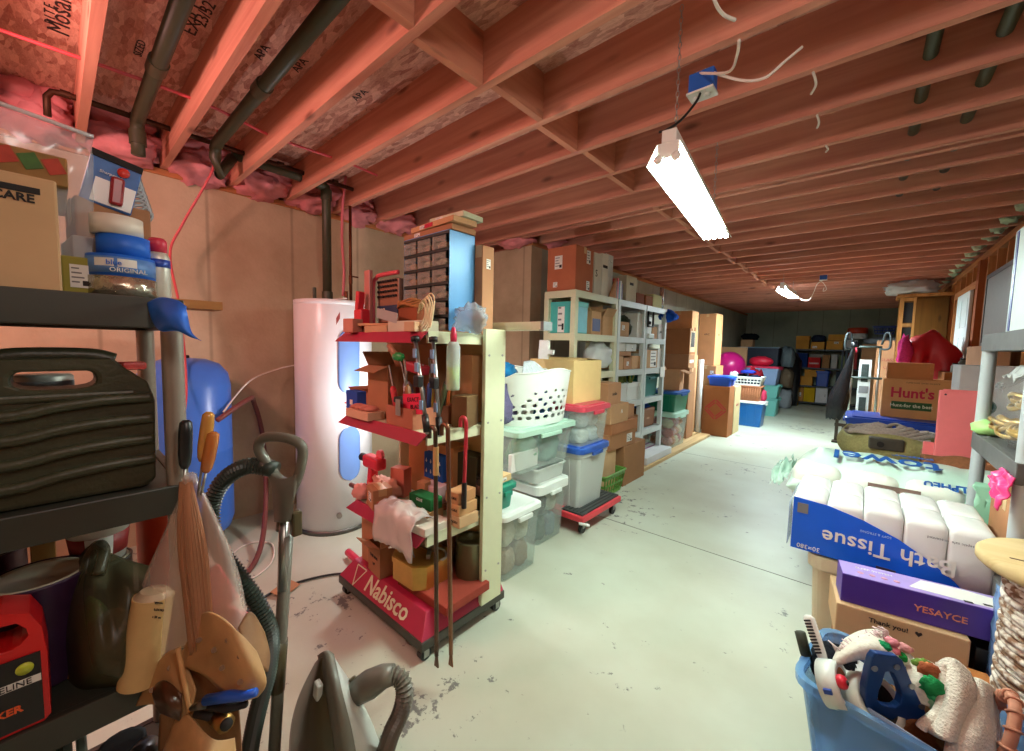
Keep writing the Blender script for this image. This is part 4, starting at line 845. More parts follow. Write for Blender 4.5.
_g = 'small goods filling the display rack'
for lb, x, y, z, sx, sy, sz, rz, c in (
    ('thin tan slat lying across the left of the rack top', -2.02, 1.14, z0 + .037, .34, .035, .012, .25, (206, 160, 120)), ('rust coloured flat box under the thin tan slat', -2.12, 1.17, z0 + .030, .16, .08, .006, .1, (170, 84, 60)),
    ('flat brown folder under the cream wire loops', -1.60, 1.32, z0, .16, .16, .012, .2, (170, 120, 84)), ('pale wood block at the right front of the rack top', -1.58, 1.10, z0 + .0, .06, .05, .045, .3, (214, 176, 140)), ('pinkish sanding pad box behind the red plastic tool', -2.18, 1.42, z0, .12, .14, .20, 0, (196, 120, 104)), ('brown carton at the back of the rack top behind the bit case', -2.02, 1.49, z0, .16, .12, .27, 0, (166, 100, 70)),
    ('red spined narrow box standing at the left of the second rack shelf', -2.02, 1.40, z1, .07, .18, .22, .1, (160, 60, 56)), ('yellow brown box behind the small blue printed box', -2.16, 1.48, z1, .12, .14, .26, 0, (206, 170, 96)), ('tan carton on its end at the back right of the second rack shelf', -1.60, 1.49, z1, .14, .11, .36, 0, (206, 156, 108)), ('small brown box in front of the tan carton on its end', -1.55, 1.43, z1, .07, .06, .12, .4, (130, 88, 60)),
    ('salmon coloured narrow box leaning beside the brown paper wad', -2.02, 1.33, z2, .10, .07, .17, .3, (206, 130, 110)), ('small red and cream box on the third shelf edge', -1.86, 1.13, z2, .07, .06, .06, .3, (190, 90, 80)), ('tan narrow carton standing behind the green printed box', -1.77, 1.31, z2 + .0, .06, .05, .15, .2, (200, 150, 110)), ('dark olive box at the back right of the third rack shelf', -1.60, 1.51, z2, .16, .09, .30, 0, (76, 72, 50)),
    ('grey brown carton at the back of the rack bottom', -1.90, 1.48, z3, .26, .15, .28, 0, (150, 110, 80))):
    carton(lb, x, y, z + .001, sx, sy, sz, rz, c, None, group=_g)
# ---------------------------------------------------------------- black shelves at the left edge
M_SHELF = plain((52, 54, 46), .45, 0, 'black_plastic', .1, 8); M_POST = plain((150, 142, 130), .4, .3, 'grey_post', .05)
XS = -1.2
ls = shelving('black plastic shelving unit with grey posts at the left edge, loaded with tools', XS - .46, XS, -.72, .205, (.275, .715, 1.155, 1.59), M_POST, M_SHELF, .021, .068, square=False, slats=9)
Z1, Z2, Z3, Z0 = 1.591, 1.156, .716, .276
def ya(u, x): return at(u, 400, 0, x).y
def za(u, v, x): return at(u, v, 0, x).z
# top shelf
cb = T('cardboard_box', 'large plain carton marked CARE at the left end of the top black shelf', 'box', (-1.44, -.125, Z1), 0, 'boxes on the top black shelf')
MB().box((0, 0, .112), (.36, .285, .224), card(CARD3)).obj('body', cb, bevel=.004)
MB().box((.1812, .06, .195), (.0015, .12, .012), M_DARK).obj('printed_bar', cb)
text_mesh('CARE', .022, M_DARK, 'lettering', cb, (.1815, .085, .178), SIDE, bold=.0006)
fb = T('fruit_box', 'shallow green and yellow patterned produce box lying on the CARE carton', 'box', (-1.46, -.11, Z1 + .2255)); 
MB().box((0, 0, .03), (.32, .29, .06), plain((150, 110, 52), .7, 0, 'produce_card', .3, 30)).obj('body', fb, bevel=.003)
m = MB(); rr = random.Random(4)
for k in range(9): m.box((.161, -.13 + k * .032, .03 + rr.uniform(-.012, .012)), (.002, .026, .03), plain((66, 106, 44) if k % 2 else (180, 60, 40), .7, 0, 'print', .3, 60), RX(.4))
m.obj('printed_patch', fb)
zb = MB(); zb.grid(lambda i, j: Vector((-1.315 + .012 * nz(i * 6, j * 5, 3) - .04 * max(0, i - .75) * 4 * (1 - j), -.24 + .305 * i + .012 * i * j + .006 * nz(i * 5, j * 9, 1), Z1 + .04 + .34 * j + .02 * nz(i * 3, 1, 7) - .035 * i)), 24, 20, clear((232, 234, 236), .2, .15)).tube([(-1.312, -.24 + .317 * k / 10, Z1 + .385 - .0035 * k) for k in range(11)], .004, clear((232, 234, 236), .5, .15), 6)
tag(zb.obj('zip_bag', None, solid=.002), 'large clear zip plastic bag standing up behind the CARE carton', 'bag')
carton('small green and yellow carton behind the CARE carton at its right', -1.38, .045, Z1, .12, .055, .085, 0, (150, 146, 70), None, group='boxes on the top black shelf', stick=(('S', 0, 0, .03, .05),))
tag(MB().box((0, 0, .028), (.16, .06, .056), M_WHITE).obj('paper_stack', None, (-1.46, .06, Z1 + .086), .1, bevel=.004), 'stack of white paper behind the tape rolls on the top shelf', 'papers')
carton('brown carton standing behind the tape rolls on the top black shelf', -1.53, .11, Z1, .14, .14, .25, .1, CARD2, 'y', group='boxes on the top black shelf')
def roll(label, z, r, h, mat, band=None, x=-1.34, y=.115):
    t = T('tape_roll', label, 'tape', (x, y, z), 0, 'tape rolls stacked on the top shelf')
    MB().lathe([(r * .64, 0), (r, 0), (r, h), (r * .64, h)], mat, n=36, closed=True).obj('tape', t)
    MB().lathe([(r * .6, .001), (r * .64, .001), (r * .64, h - .001), (r * .6, h - .001)], card(CARD2), n=30, closed=True).obj('core', t)
    if band:
        MB().lathe([(r * 1.004, h * .12), (r * 1.004, h * .88)], band, n=36).obj('paper_label', t)
    return t
M_FOIL = plain((196, 188, 168), .22, .8, 'foil', .4, 60, .4); M_TBLUE = plastic((26, 104, 214), .5)
roll('silver foil wrapped roll, lowest of the tape stack', Z1 + .0, .062, .048, M_FOIL)
r2 = roll('blue tape roll in a white and blue printed sleeve above the foil roll', Z1 + .049, .060, .048, M_TBLUE, plain((92, 140, 206), .4, 0, 'sleeve', .1))
m = MB()
for a0, a1 in ((-.9, -.3), (-.2, .35)): m.grid(lambda i, j: Vector((math.cos(a0 + (a1 - a0) * i) * .0606, math.sin(a0 + (a1 - a0) * i) * .0606, .020 + .018 * j)), 8, 1, M_WHITE)
m.obj('printed_band', r2)
text_mesh('ORIGINAL', .014, M_WHITE, 'lettering', r2, (.0612, .006, .012), SIDE)
text_mesh('blue', .016, M_TBLUE, 'lettering', r2, (.0585, -.018, .028), axes((.3, .95, 0), (0, 0, 1)))
roll('plain bright blue tape roll, third up in the stack', Z1 + .098, .047, .047, M_TBLUE, y=.12)
roll('cream white tape roll on top of the tape stack', Z1 + .146, .046, .042, plastic((226, 220, 206), .4), y=.11)
sc = T('spray_can', 'spray can with a red cap and a blue banded label beside the tape stack', 'spray can', (-1.37, .185, Z1)); m = MB()
MB().lathe([(.022, 0), (.024, .004), (.024, .11), (.022, .118), (.017, .128)], plain((206, 204, 190), .35, .2, 'tin_print', .1, 60), n=24).obj('body', sc); MB().lathe([(.0245, .088), (.0245, .108)], plastic((40, 70, 160)), n=24).obj('label_band', sc); MB().lathe([(.019, .126), (.019, .155), (.014, .162), (0, .162)], plastic((206, 48, 74)), n=20).obj('cap', sc)
bp = T('blister_pack', 'blue and white blister pack with a red knife sharpener behind the tape rolls', 'packaged tool', (-1.46, .10, Z1 + .235), 0, None, RX(-.22))
MB().box((0, 0, .065), (.01, .095, .13), plain((52, 110, 186), .5, 0, 'card_print', .2, 20)).obj('card', bp, bevel=.003); MB().box((.007, .008, .035), (.003, .075, .06), plastic((226, 228, 226))).obj('lower_panel', bp); MB().box((.014, .012, .045), (.016, .026, .07), plastic((150, 32, 38)), RX(.12)).obj('sharpener', bp, bevel=.006); MB().box((.0065, 0, .122), (.004, .095, .016), M_DARK).obj('header', bp)
MB().lathe([(.0, -.002), (.012, 0), (.012, .003), (0, .003)], plastic((214, 60, 50)), n=14).obj('picture_dot', bp, (.008, .015, .098), rot=(0, PI / 2, 0))
text_mesh('Sharpener', .010, M_WHITE, 'lettering', bp, (.0095, -.005, .082), SIDE)
m = MB(); 
for k in range(9): m.tube([(.0, .022 * math.cos(a), .022 * math.sin(a) + k * .011) for a in [2 * PI * j / 14 for j in range(14)]], .004, plain((150, 160, 160), .4, .5, 'spring'), 6, True)
tag(m.obj('wire_spring', None, (-1.52, .175, Z1 + .25), rot=(.25, 0, 0)), 'grey coiled spring hose behind the blister pack', 'hose')
bk = T('wood_bracket', 'small slotted wooden bracket lying on the far end of the top black shelf', 'bracket', (-1.40, .26, Z1 - .01)); MB().box((0, 0, .012), (.10, .11, .022), wood((150, 96, 52), (190, 132, 78), 2, 1)).obj('board', bk); MB().box((.02, .02, .024), (.01, .06, .002), M_DARK).obj('slot', bk)
rows = [[(148, 303, .89), (160, 298, .88), (176, 300, .87), (186, 306, .87)], [(152, 318, .88), (164, 312, .85), (180, 318, .85), (188, 322, .87)], [(160, 330, .87), (170, 326, .85), (184, 330, .85), (192, 334, .86)], [(170, 330, .87), (180, 331, .86), (192, 337, .86), (202, 341, .87)]]
tag(sheet(rows, plain((28, 104, 214), .5, 0, 'blue_tape', .15, 30)).obj('masking_tape', None, solid=.004), 'wad of blue masking tape stuck on the far corner of the top black shelf', 'tape')
# middle shelf: moulded tool case seen side on
M_CASE = plain((56, 57, 38), .42, 0, 'case_plastic', .15, 90, .15); cx0 = -1.215
tc = T('tool_case', 'large black moulded plastic tool case with a carry handle on the middle black shelf', 'tool case', (-1.28, .0, Z2))
out = [(-.15, .02), (-.13, .0), (.13, .0), (.148, .015), (.152, .20), (.14, .245), (.105, .275), (.085, .298), (-.085, .298), (-.105, .275), (-.14, .245), (-.152, .20)]
inn = [(-.02, .235), (-.02, .235), (.02, .235), (.03, .235), (.045, .238), (.058, .245), (.058, .262), (.05, .272), (-.05, .272), (-.058, .262), (-.058, .245), (-.045, .238)]
m = MB().frame(out, inn, (-.06, 0, 0), (0, 1, 0), (0, 0, 1), (.105, 0, 0), M_CASE); m.obj('shell', tc, bevel=.008)
m = MB()
for k, z in enumerate((.045, .092, .140, .188)):
    m.tube(smooth_path([(.047, -.145, z + .0), (.052, -.06, z), (.052, .0, z + .012), (.052, .07, z + .02), (.046, .146, z + .02)], 6), .012, M_CASE, 8)
m.obj('rib', tc)
MB().tube(smooth_path([(-.008, -.09, .292), (-.008, -.05, .303), (-.008, .05, .303), (-.008, .09, .292)], 5), .016, M_CASE, 10).obj('handle', tc)
MB().box((.044, .0, .218), (.012, .24, .018), M_CASE).obj('top_ledge', tc, bevel=.006)
lt = tag(MB().box((0, 0, 0), (.035, .05, .02), plastic((170, 36, 30))).obj('red_tool', None, (-1.36, .125, Z2 + .275), .4, bevel=.006), 'red tool end showing behind the right shoulder of the black tool case', 'tool')
t = T('bit_jar', 'grey tin with a printed label showing through the tool case handle', 'tin', (-1.44, -.02, Z2 + .20)); MB().lathe([(.045, 0), (.05, .004), (.05, .05), (.045, .055), (0, .055)], plain((190, 188, 180), .4, .4, 'tin'), n=20).obj('body', t); MB().lathe([(.0505, .01), (.0505, .04)], M_GREYINK, n=20).obj('paper_label', t)
carton('brown carton standing behind the black tool case on the middle shelf', -1.50, 0, Z2, .20, .26, .199, 0, CARD2, None, group='boxes on the middle black shelf')
# lower shelf
zj = Z3
jg = T('cleaner_jug', 'red plastic jug of cleaner with a black printed label on the lower black shelf', 'jug', (-1.255, -.088, zj)); M_JUG = plain((206, 28, 30), .3, 0, 'jug_red', .05)
out = [(-.06, .0), (.045, .0), (.055, .01), (.055, .14), (.05, .20), (.035, .235), (.0, .25), (-.045, .25), (-.06, .23)]
inn = [(-.01, .175), (0, .172), (.01, .172), (.022, .178), (.032, .19), (.03, .205), (.018, .222), (-.015, .226), (-.022, .215)]
MB().frame(out, inn, (-.045, 0, 0), (0, 1, 0), (0, 0, 1), (.09, 0, 0), M_JUG).obj('body', jg, bevel=.012)
MB().box((.0475, -.004, .08), (.003, .10, .145), plain((26, 24, 26), .4, 0, 'label_black', .2)).obj('paper_label', jg, bevel=.001)
m = MB(); m.box((.0495, .005, .10), (.002, .08, .014), M_WHITE); m.obj('label_band', jg)
text_mesh('MELINE', .0165, M_DARK, 'lettering', jg, (.0512, .006, .10), SIDE)
text_mesh('SH', .02, plastic((224, 90, 40)), 'lettering', jg, (.0498, -.02, .07), SIDE, bold=.0006); text_mesh('AKER', .019, plastic((224, 90, 40)), 'lettering', jg, (.0498, -.004, .05), SIDE, bold=.0006)
MB().lathe([(.0, 0), (.012, 0), (.012, .002), (0, .002)], plastic((186, 200, 60)), n=16).obj('printed_seal', jg, (.049, .025, .128), rot=(0, PI / 2, 0)); MB().blob((.049, -.03, .135), (.003, .05, .028), plastic((60, 130, 190)), 3, .4).obj('printed_swirl', jg)
MB().lathe([(.018, 0), (.018, .02), (0, .022)], M_WHITE, n=16).obj('cap', jg, (0, -.03, .252))
M_LIDG = plain((206, 200, 176), .4, 0, 'lid_metal', .1)
can('paint can with a purple label and a pale lid behind the red jug', -1.40, -.045, zj, .085, .235, plain((60, 34, 66), .4, 0, 'purple_label', .3, 20), M_LIDG, 'paint cans on the lower shelf', handle=True)
can('darker paint can with a maroon label behind the purple one', -1.58, -.15, zj, .085, .26, plain((70, 28, 36), .4, 0, 'maroon_label', .2), plain((60, 56, 52), .4, .5, 'dark_lid', .1), 'paint cans on the lower shelf')
can('grey paint can standing under the white tub', -1.50, .06, zj, .062, .193, plain((90, 90, 84), .4, .4, 'grey_can', .2), M_LIDG, 'paint cans on the lower shelf')
for i in range(4):
    tag(MB().box((0, 0, 0), (.018, .045, .40), wood((150, 104, 50), (196, 146, 84), 1, 2)).obj('wood_board', None, (-1.635, -.33 + i * .05 + .14, zj + .2), bevel=.002), 'honey brown board standing behind the paint cans, %s from the left' % ('first', 'second', 'third', 'fourth')[i], 'board', 'boards behind the paint cans')
tb = T('plastic_tub', 'white round tub with a red banded label at the back of the lower shelf', 'tub', (-1.50, .06, zj + .195)); MB().lathe([(.05, 0), (.062, .10), (.066, .10), (.066, .108), (.058, .108), (.046, .004)], M_WHITE, n=28).obj('body', tb); MB().lathe([(.0535, .02), (.0600, .075)], plain((150, 40, 40), .5, 0, 'label_red', .3, 20), n=28).obj('paper_label', tb); MB().grid(lambda i, j: Vector((math.cos(-.5 + i * .9) * (.0545 + .006 * j), math.sin(-.5 + i * .9) * (.0545 + .006 * j), .02 + .055 * j)), 8, 1, M_WHITE).obj('label_panel', tb)
can('orange red tin at the right back of the lower black shelf', -1.60, .205, zj + .0, .065, .33, plain((196, 60, 26), .4, 0, 'orange_red', .1), M_LIDG, 'paint cans on the lower shelf')
M_BAG = clear((92, 88, 62), .5, .35)
rows = [[(62, 600, .98), (78, 560, 1.0), (92, 545, 1.0), (108, 552, 1.0), (128, 560, 1.0), (150, 566, .99)], [(60, 620, .95), (74, 590, .93), (92, 580, .92), (110, 590, .93), (128, 585, .93), (150, 590, .96)], [(62, 640, .93), (76, 630, .89), (95, 625, .87), (112, 635, .88), (128, 630, .90), (148, 640, .93)], [(66, 670, .93), (80, 672, .88), (96, 670, .86), (112, 672, .87), (126, 672, .89), (140, 672, .93)], [(58, 705, .96), (80, 700, .92), (96, 694, .92), (112, 690, .92), (126, 686, .93), (140, 682, .96)]]
gb = T('garbage_bag', 'dark translucent plastic bag of odds and ends on the lower black shelf', 'bag', dep(100, 690, .96)); m = sheet(rows, M_BAG); m.obj('sack', gb, world=True, solid=.002)
m = MB(); 
for q in ((86, 620, .955, 70, 120, 30), (112, 632, .955, 120, 70, 30), (98, 655, .95, 110, 60, 40), (126, 640, .97, 150, 110, 40)): m.blob(dep(*q[:3]), (.06, .07, .10), fabric(q[3:]), q[0], .2)
m.obj('contents', gb, world=True)
m = MB().tube(smooth_path([dep(84, 590, .93), dep(88, 560, .96), dep(98, 545, .97), dep(104, 552, .96), dep(98, 575, .93)], 6), [.012] * 25, M_BAG, 8); m.obj('tied_handle', gb, world=True)
m = MB().cyl((0, 0, 0), (.0, 0, .22), .012, wood((160, 110, 60), (190, 140, 84), 1, 2), n=8); tag(m.obj('dowel', None, (-1.33, .0, zj), rot=(0, -.25, 0)), 'short wooden stick standing between the paint can and the dark bag', 'stick')
# bottom shelf
M_GTOTE = plastic((112, 124, 104), .4)
tote('grey green plastic tote with a rounded rim on the bottom black shelf', -1.36, -.17, Z0, .30, .40, .29, PI / 2, M_GTOTE, None, .88, name='plastic_tote')
jr = bottle('dark brown wide jar with a black label on the bottom black shelf', -1.27, .07, Z0, .045, .26, plain((36, 30, 24), .25, 0, 'dark_jar', .1), M_DARK, None, 'jar', 'jar', .85); text_mesh('D-MADE', .016, M_WHITE, 'lettering', jr, (.0462, 0, .13), SIDE)
rr = random.Random(9)
for i, (lb, y, z, r, h, c, rot) in enumerate((('brown glass bottle lying on its side among the junk on the bottom shelf', .135, .16, .03, .12, (70, 46, 26), (1.2, .3, 0)), ('white capped small bottle lying at the bottom of the belt', .155, .22, .018, .07, (206, 204, 198), (1.3, 0, .4)), ('dark bottle with a red ring under the leather pouch', .11, .235, .028, .11, (40, 38, 36), (1.1, .2, 1)), ('pearly grey small bottle lowest beside the leather pouch', .18, .08, .024, .09, (150, 146, 150), (1.4, 0, .2)))):
    R = Matrix.Rotation(rot[2], 3, 'Z') @ RX(rot[0]) @ RY(rot[1]); bottle(lb, -1.24, y, Z0 + z, r, h, plain(c, .3, 0, 'glass_like', .15), plastic((214, 210, 204)), 'small bottles on the bottom shelf', 'small_bottle', 'bottle', .5, None, R)
carton('small dark carton supporting the bottles on the bottom black shelf', -1.30, .155, Z0, .14, .085, .075, 0, (84, 64, 44), None, group='boxes on the bottom black shelf')
# ---- hanging from the corner post
M_LEATH = plain((190, 148, 98), .65, 0, 'leather', .25, 14, .25); M_LEATH2 = plain((142, 102, 64), .65, 0, 'dark_leather', .3, 14, .25); M_WEB = plain((184, 138, 104), .8, 0, 'webbing', .2, 4)
D = .90
tbelt = T('tool_belt', 'tan leather tool belt with riveted pouches hanging from the shelf post', 'tool belt', dep(190, 480, D))
rows = [[(180, 482, .92), (187, 480, .915), (192, 480, .92)], [(178, 540, .90), (191, 540, .89), (206, 540, .90)], [(184, 600, .89), (197, 600, .88), (212, 600, .89)], [(190, 655, .88), (203, 655, .87), (214, 655, .88)]]
m = sheet(rows, M_WEB); m.obj('strap', tbelt, world=True, solid=.004)
m = MB()
for k in range(-3, 4): m.tube(smooth_path([dep(187 + k * 1.0, 484, .914), dep(192 + k * 3.6, 540, .888), dep(198 + k * 3.6, 600, .878), dep(203 + k * 3.2, 652, .868)], 5), .0007, plain((160, 116, 84), .8, 0, 'rib'), 5)
m.obj('webbing_rib', tbelt, world=True)
# back flap and big pocket
rows = [[(196, 622, .90), (206, 612, .87), (222, 618, .85), (238, 632, .84), (256, 652, .85)], [(184, 650, .90), (206, 640, .86), (228, 650, .83), (250, 668, .82), (266, 682, .84)], [(170, 664, .90), (200, 672, .87), (222, 690, .84), (240, 700, .82), (258, 696, .84)]]
sheet(rows, M_LEATH).obj('front_flap', tbelt, world=True, solid=.005)
rows = [[(238, 628, .87), (250, 612, .90), (264, 632, .92)], [(246, 650, .85), (261, 645, .89), (269, 655, .92)], [(250, 668, .84), (262, 668, .86), (267, 672, .90)]]
sheet(rows, M_LEATH2).obj('belt_loop', tbelt, world=True, solid=.005)
rows = [[(196, 628, .89), (212, 645, .90), (236, 690, .88)], [(186, 652, .89), (200, 680, .89), (222, 710, .87)], [(176, 672, .89), (190, 700, .89), (214, 726, .87)]]
sheet(rows, M_LEATH2).obj('inner_panel', tbelt, world=True, solid=.004)
rows = [[(150, 672, .93), (172, 650, .91), (186, 664, .89), (196, 690, .87)], [(144, 690, .92), (164, 690, .88), (180, 700, .86), (192, 712, .86)], [(136, 706, .92), (156, 704, .89), (170, 712, .87), (186, 726, .87)]]
sheet(rows, M_LEATH).obj('side_pocket', tbelt, world=True, solid=.004)
rows = [[(152, 690, .89), (164, 680, .87), (182, 694, .86)], [(156, 704, .87), (168, 702, .84), (182, 710, .85)], [(160, 712, .88), (170, 716, .86), (180, 720, .86)]]
sheet(rows, plain((84, 50, 28), .3, 0, 'shiny_leather', .2)).obj('snap_flap', tbelt, world=True, solid=.004)
rows = [[(182, 706, .88), (196, 722, .84), (214, 740, .83), (234, 738, .86)], [(172, 730, .87), (190, 746, .82), (212, 760, .81), (236, 758, .85)], [(160, 765, .88), (184, 782, .82), (212, 790, .81), (240, 786, .86)], [(160, 800, .90), (186, 820, .84), (212, 826, .83), (240, 820, .88)]]
sheet(rows, M_LEATH).obj('nail_pouch', tbelt, world=True, solid=.005)
rows = [[(160, 715, .94), (190, 690, .95), (238, 700, .94)], [(158, 760, .94), (190, 760, .95), (242, 760, .94)], [(158, 815, .93), (190, 825, .94), (242, 822, .92)]]
sheet(rows, M_LEATH2).obj('back_panel', tbelt, world=True, solid=.004)
m = MB().tube(smooth_path([dep(178, 648, .88), dep(184, 680, .865), dep(190, 712, .855)], 6), .005, plain((206, 160, 104), .6, 0, 'piping', .1), 8); m.obj('piping', tbelt, world=True)
for q in ((199, 640, .855), (214, 650, .84), (222, 668, .83), (228, 640, .835), (240, 682, .815), (152, 690, .885), (170, 668, .895), (240, 656, .825)):
    p = dep(*q); d = (EYE - p).normalized(); MB().cyl(tuple(p), tuple(p + d * .004), .0055, plain((96, 70, 50), .4, .8, 'rivet'), n=12).obj('rivet', tbelt, world=True)
t = T('pliers', 'bright blue handled pliers stuck across the leather tool belt', 'pliers', dep(228, 696, .82)); M_BLUEH = plastic((30, 92, 206), .35)
MB().tube([dep(206, 700, .83), dep(230, 696, .815), dep(244, 696, .81), dep(256, 692, .81)], [.010, .011, .009, .008], M_BLUEH, 10).obj('handle', t, world=True); MB().tube([dep(206, 706, .84), dep(228, 708, .825), dep(246, 704, .82)], [.008, .009, .007], M_DARK, 10).obj('handle', t, world=True); MB().tube([dep(192, 708, .85), dep(207, 702, .835)], [.006, .012], metal((120, 118, 112), .4), 8).obj('jaw', t, world=True)
t = T('socket_tool', 'brass coloured socket fitting standing in the pouch of the belt', 'socket', dep(225, 722, .84)); M_BRASS = metal((150, 110, 60), .35)
MB().tube([dep(216, 716, .85), dep(226, 724, .82)], .017, M_BRASS, 8).obj('body', t, world=True); MB().tube([dep(225.4, 723, .822), dep(227, 725, .816)], .011, M_DARK, 12).obj('bore', t, world=True)
t = T('socket_tool', 'black grip poking from the belt pouch beside the brass fitting', 'tool', dep(205, 716, .84)); MB().tube([dep(198, 712, .855), dep(216, 716, .84)], .011, M_DARK, 10).obj('grip', t, world=True)
# plastic bag with a can, hung on the same corner
M_CLB = clear((244, 230, 220), .3, .2)
hb = T('carrier_bag', 'thin translucent plastic bag knotted on the shelf post and stretched down by its load', 'bag', dep(190, 478, .93))
rows = [[(188, 478, .925), (190, 476, .92), (194, 478, .925), (197, 479, .93)], [(165, 530, .95), (185, 520, .93), (206, 505, .92), (218, 520, .94)], [(142, 585, .95), (180, 570, .91), (222, 545, .90), (238, 570, .94)], [(130, 640, .95), (176, 620, .91), (226, 600, .89), (246, 610, .93)], [(126, 680, .94), (176, 650, .92), (222, 640, .90), (244, 630, .93)]]
sheet(rows, M_CLB).obj('sack', hb, world=True, solid=.0015)
MB().blob(dep(190, 479, .925), (.03, .03, .03), M_CLB, 2, .3).obj('knot', hb, world=True)
cy = T('paper_can', 'cream paper labelled cylinder hanging in the plastic bag', 'canister', dep(139, 682, .92)); a, b = dep(139, 682, .92), dep(154, 595, .93); d = (b - a).normalized()
MB().cyl(a, b, .038, plain((206, 176, 120), .6, 0, 'cream_paper', .08, 30), n=28).obj('body', cy, world=True); MB().cyl(b, b + d * .012, .036, plain((190, 170, 140), .5, 0, 'cap'), .026, n=24).obj('cap', cy, world=True)
R = axes((_cw(Vector((1, 0, 0)))), d)
for k, tx in enumerate(('Contains approx.', 'SAFE FOR FLOORS', 'Net weight 20 oz')):
    p = a + d * (.175 - .016 * k) + (EYE - a).normalized() * .0395; text_mesh(tx, .0072, M_INK, 'lettering', cy, cy.matrix_basis.inverted() @ p, R)
for i, (u, v, c, lb) in enumerate(((212, 590, (214, 70, 80), 'red and white packet inside the hanging plastic bag'), (220, 620, (206, 60, 64), 'red folded card at the bottom of the hanging plastic bag'))):
    tag(MB().box((0, 0, 0), (.012, .07, .10), plain(c, .5, 0, 'packet', .3, 12), RX(.4 + i * .5)).obj('packet', None, dep(u, v, .945 + .02 * i), -.4), lb, 'packet', 'packets in the hanging bag')
for i, (p, q, c, lb) in enumerate((((198, 472), (211, 412), (206, 150, 70), 'amber handled screwdriver pointing up from the hanging bag, the taller one'), ((200, 476), (212, 432), (196, 120, 60), 'orange brown handled screwdriver tilting right in the hanging bag'), ((184, 478), (182, 420), (28, 34, 36), 'black handled screwdriver standing against the shelf post'))):
    a, b = dep(p[0], p[1] + 25, .925), dep(q[0] - (2 if i == 0 else -2 * i), q[1], .92); t = T('screwdriver', lb, 'screwdriver', a, 0, 'screwdrivers in the hanging bag'); d = b - a
    MB().tube([a, a + d * .45], .003, M_STEEL, 6).obj('shaft', t, world=True); MB().tube([a + d * k for k in (.42, .47, .6, .85, .97, 1.0)], [.007, .011, .0135, .0135, .012, .006], clear(c, .85, .12) if i < 2 else plastic(c), 8).obj('handle', t, world=True)
# ---------------------------------------------------------------- canister vacuum
vc = T('vacuum_cleaner', 'grey canister vacuum cleaner standing upright with its hose and wand', 'vacuum cleaner', (-1.33, .58, 0))
M_VG = plain((112, 110, 98), .4, 0, 'vacuum_grey', .06); M_VD = plain((78, 70, 46), .35, 0, 'vacuum_dark', .06); M_VL = plain((206, 212, 204), .35, 0, 'vacuum_white', .04); M_HOSEB = plastic((52, 62, 54), .4)
a, b = dep(272, 790, 1.36), dep(287, 535, 1.30)
MB().tube([a, b], .019, M_VG, 14).obj('wand', vc, world=True)
MB().tube([dep(277, 690, 1.337), dep(280, 640, 1.325)], .024, M_VD, 14).obj('wand_joint', vc, world=True)
MB().tube([dep(282, 590, 1.30), dep(284, 520, 1.29)], .014, M_STEEL, 10).obj('wand_sleeve', vc, world=True)
MB().box(dep(296, 523, 1.28), (.03, .03, .08), M_VD).obj('release_button', vc, world=True, bevel=.006)
grip = smooth_path([dep(281, 530, 1.30), dep(283, 500, 1.29), dep(277, 486, 1.28), dep(272, 470, 1.27), dep(259, 450, 1.26), dep(264, 438, 1.25), dep(286, 438, 1.24), dep(302, 447, 1.24), dep(300, 470, 1.25), dep(292, 490, 1.27), dep(286, 505, 1.29)], 6)
MB().tube(grip, .0155, M_VG, 10).obj('handle', vc, world=True)
sheet([[(268, 466, 1.27), (283, 478, 1.255), (299, 474, 1.25)], [(276, 484, 1.27), (285, 492, 1.25), (296, 488, 1.25)], [(279, 520, 1.29), (285, 520, 1.27), (291, 518, 1.28)]], M_VG).obj('handle_web', vc, world=True, solid=.03)
def hose(pts, r, mat, name, step=.011):
    P = smooth_path([dep(*p) for p in pts], 14); L = [0]
    for i in range(1, len(P)): L.append(L[-1] + (P[i] - P[i - 1]).length)
    n = int(L[-1] / step) * 2; Q = []; k = 0
    for i in range(n + 1):
        s = L[-1] * i / n
        while k < len(P) - 2 and L[k + 1] < s: k += 1
        Q.append(P[k].lerp(P[k + 1], (s - L[k]) / max(1e-9, L[k + 1] - L[k])))
    MB().tube(Q, [r if i % 2 else r * .76 for i in range(n + 1)], mat, 12, smooth=False).obj(name, vc, world=True)
hose([(268, 468, 1.27), (248, 466, 1.27), (226, 478, 1.27), (213, 500, 1.26), (211, 525, 1.25), (219, 550, 1.24), (240, 578, 1.24), (258, 605, 1.25), (270, 635, 1.27), (268, 670, 1.29), (258, 710, 1.30), (250, 750, 1.32), (248, 785, 1.34)], .027, M_HOSEB, 'hose')
MB().tube([dep(262, 466, 1.27), dep(276, 470, 1.27)], .026, M_HOSEB, 14).obj('hose_cuff', vc, world=True)
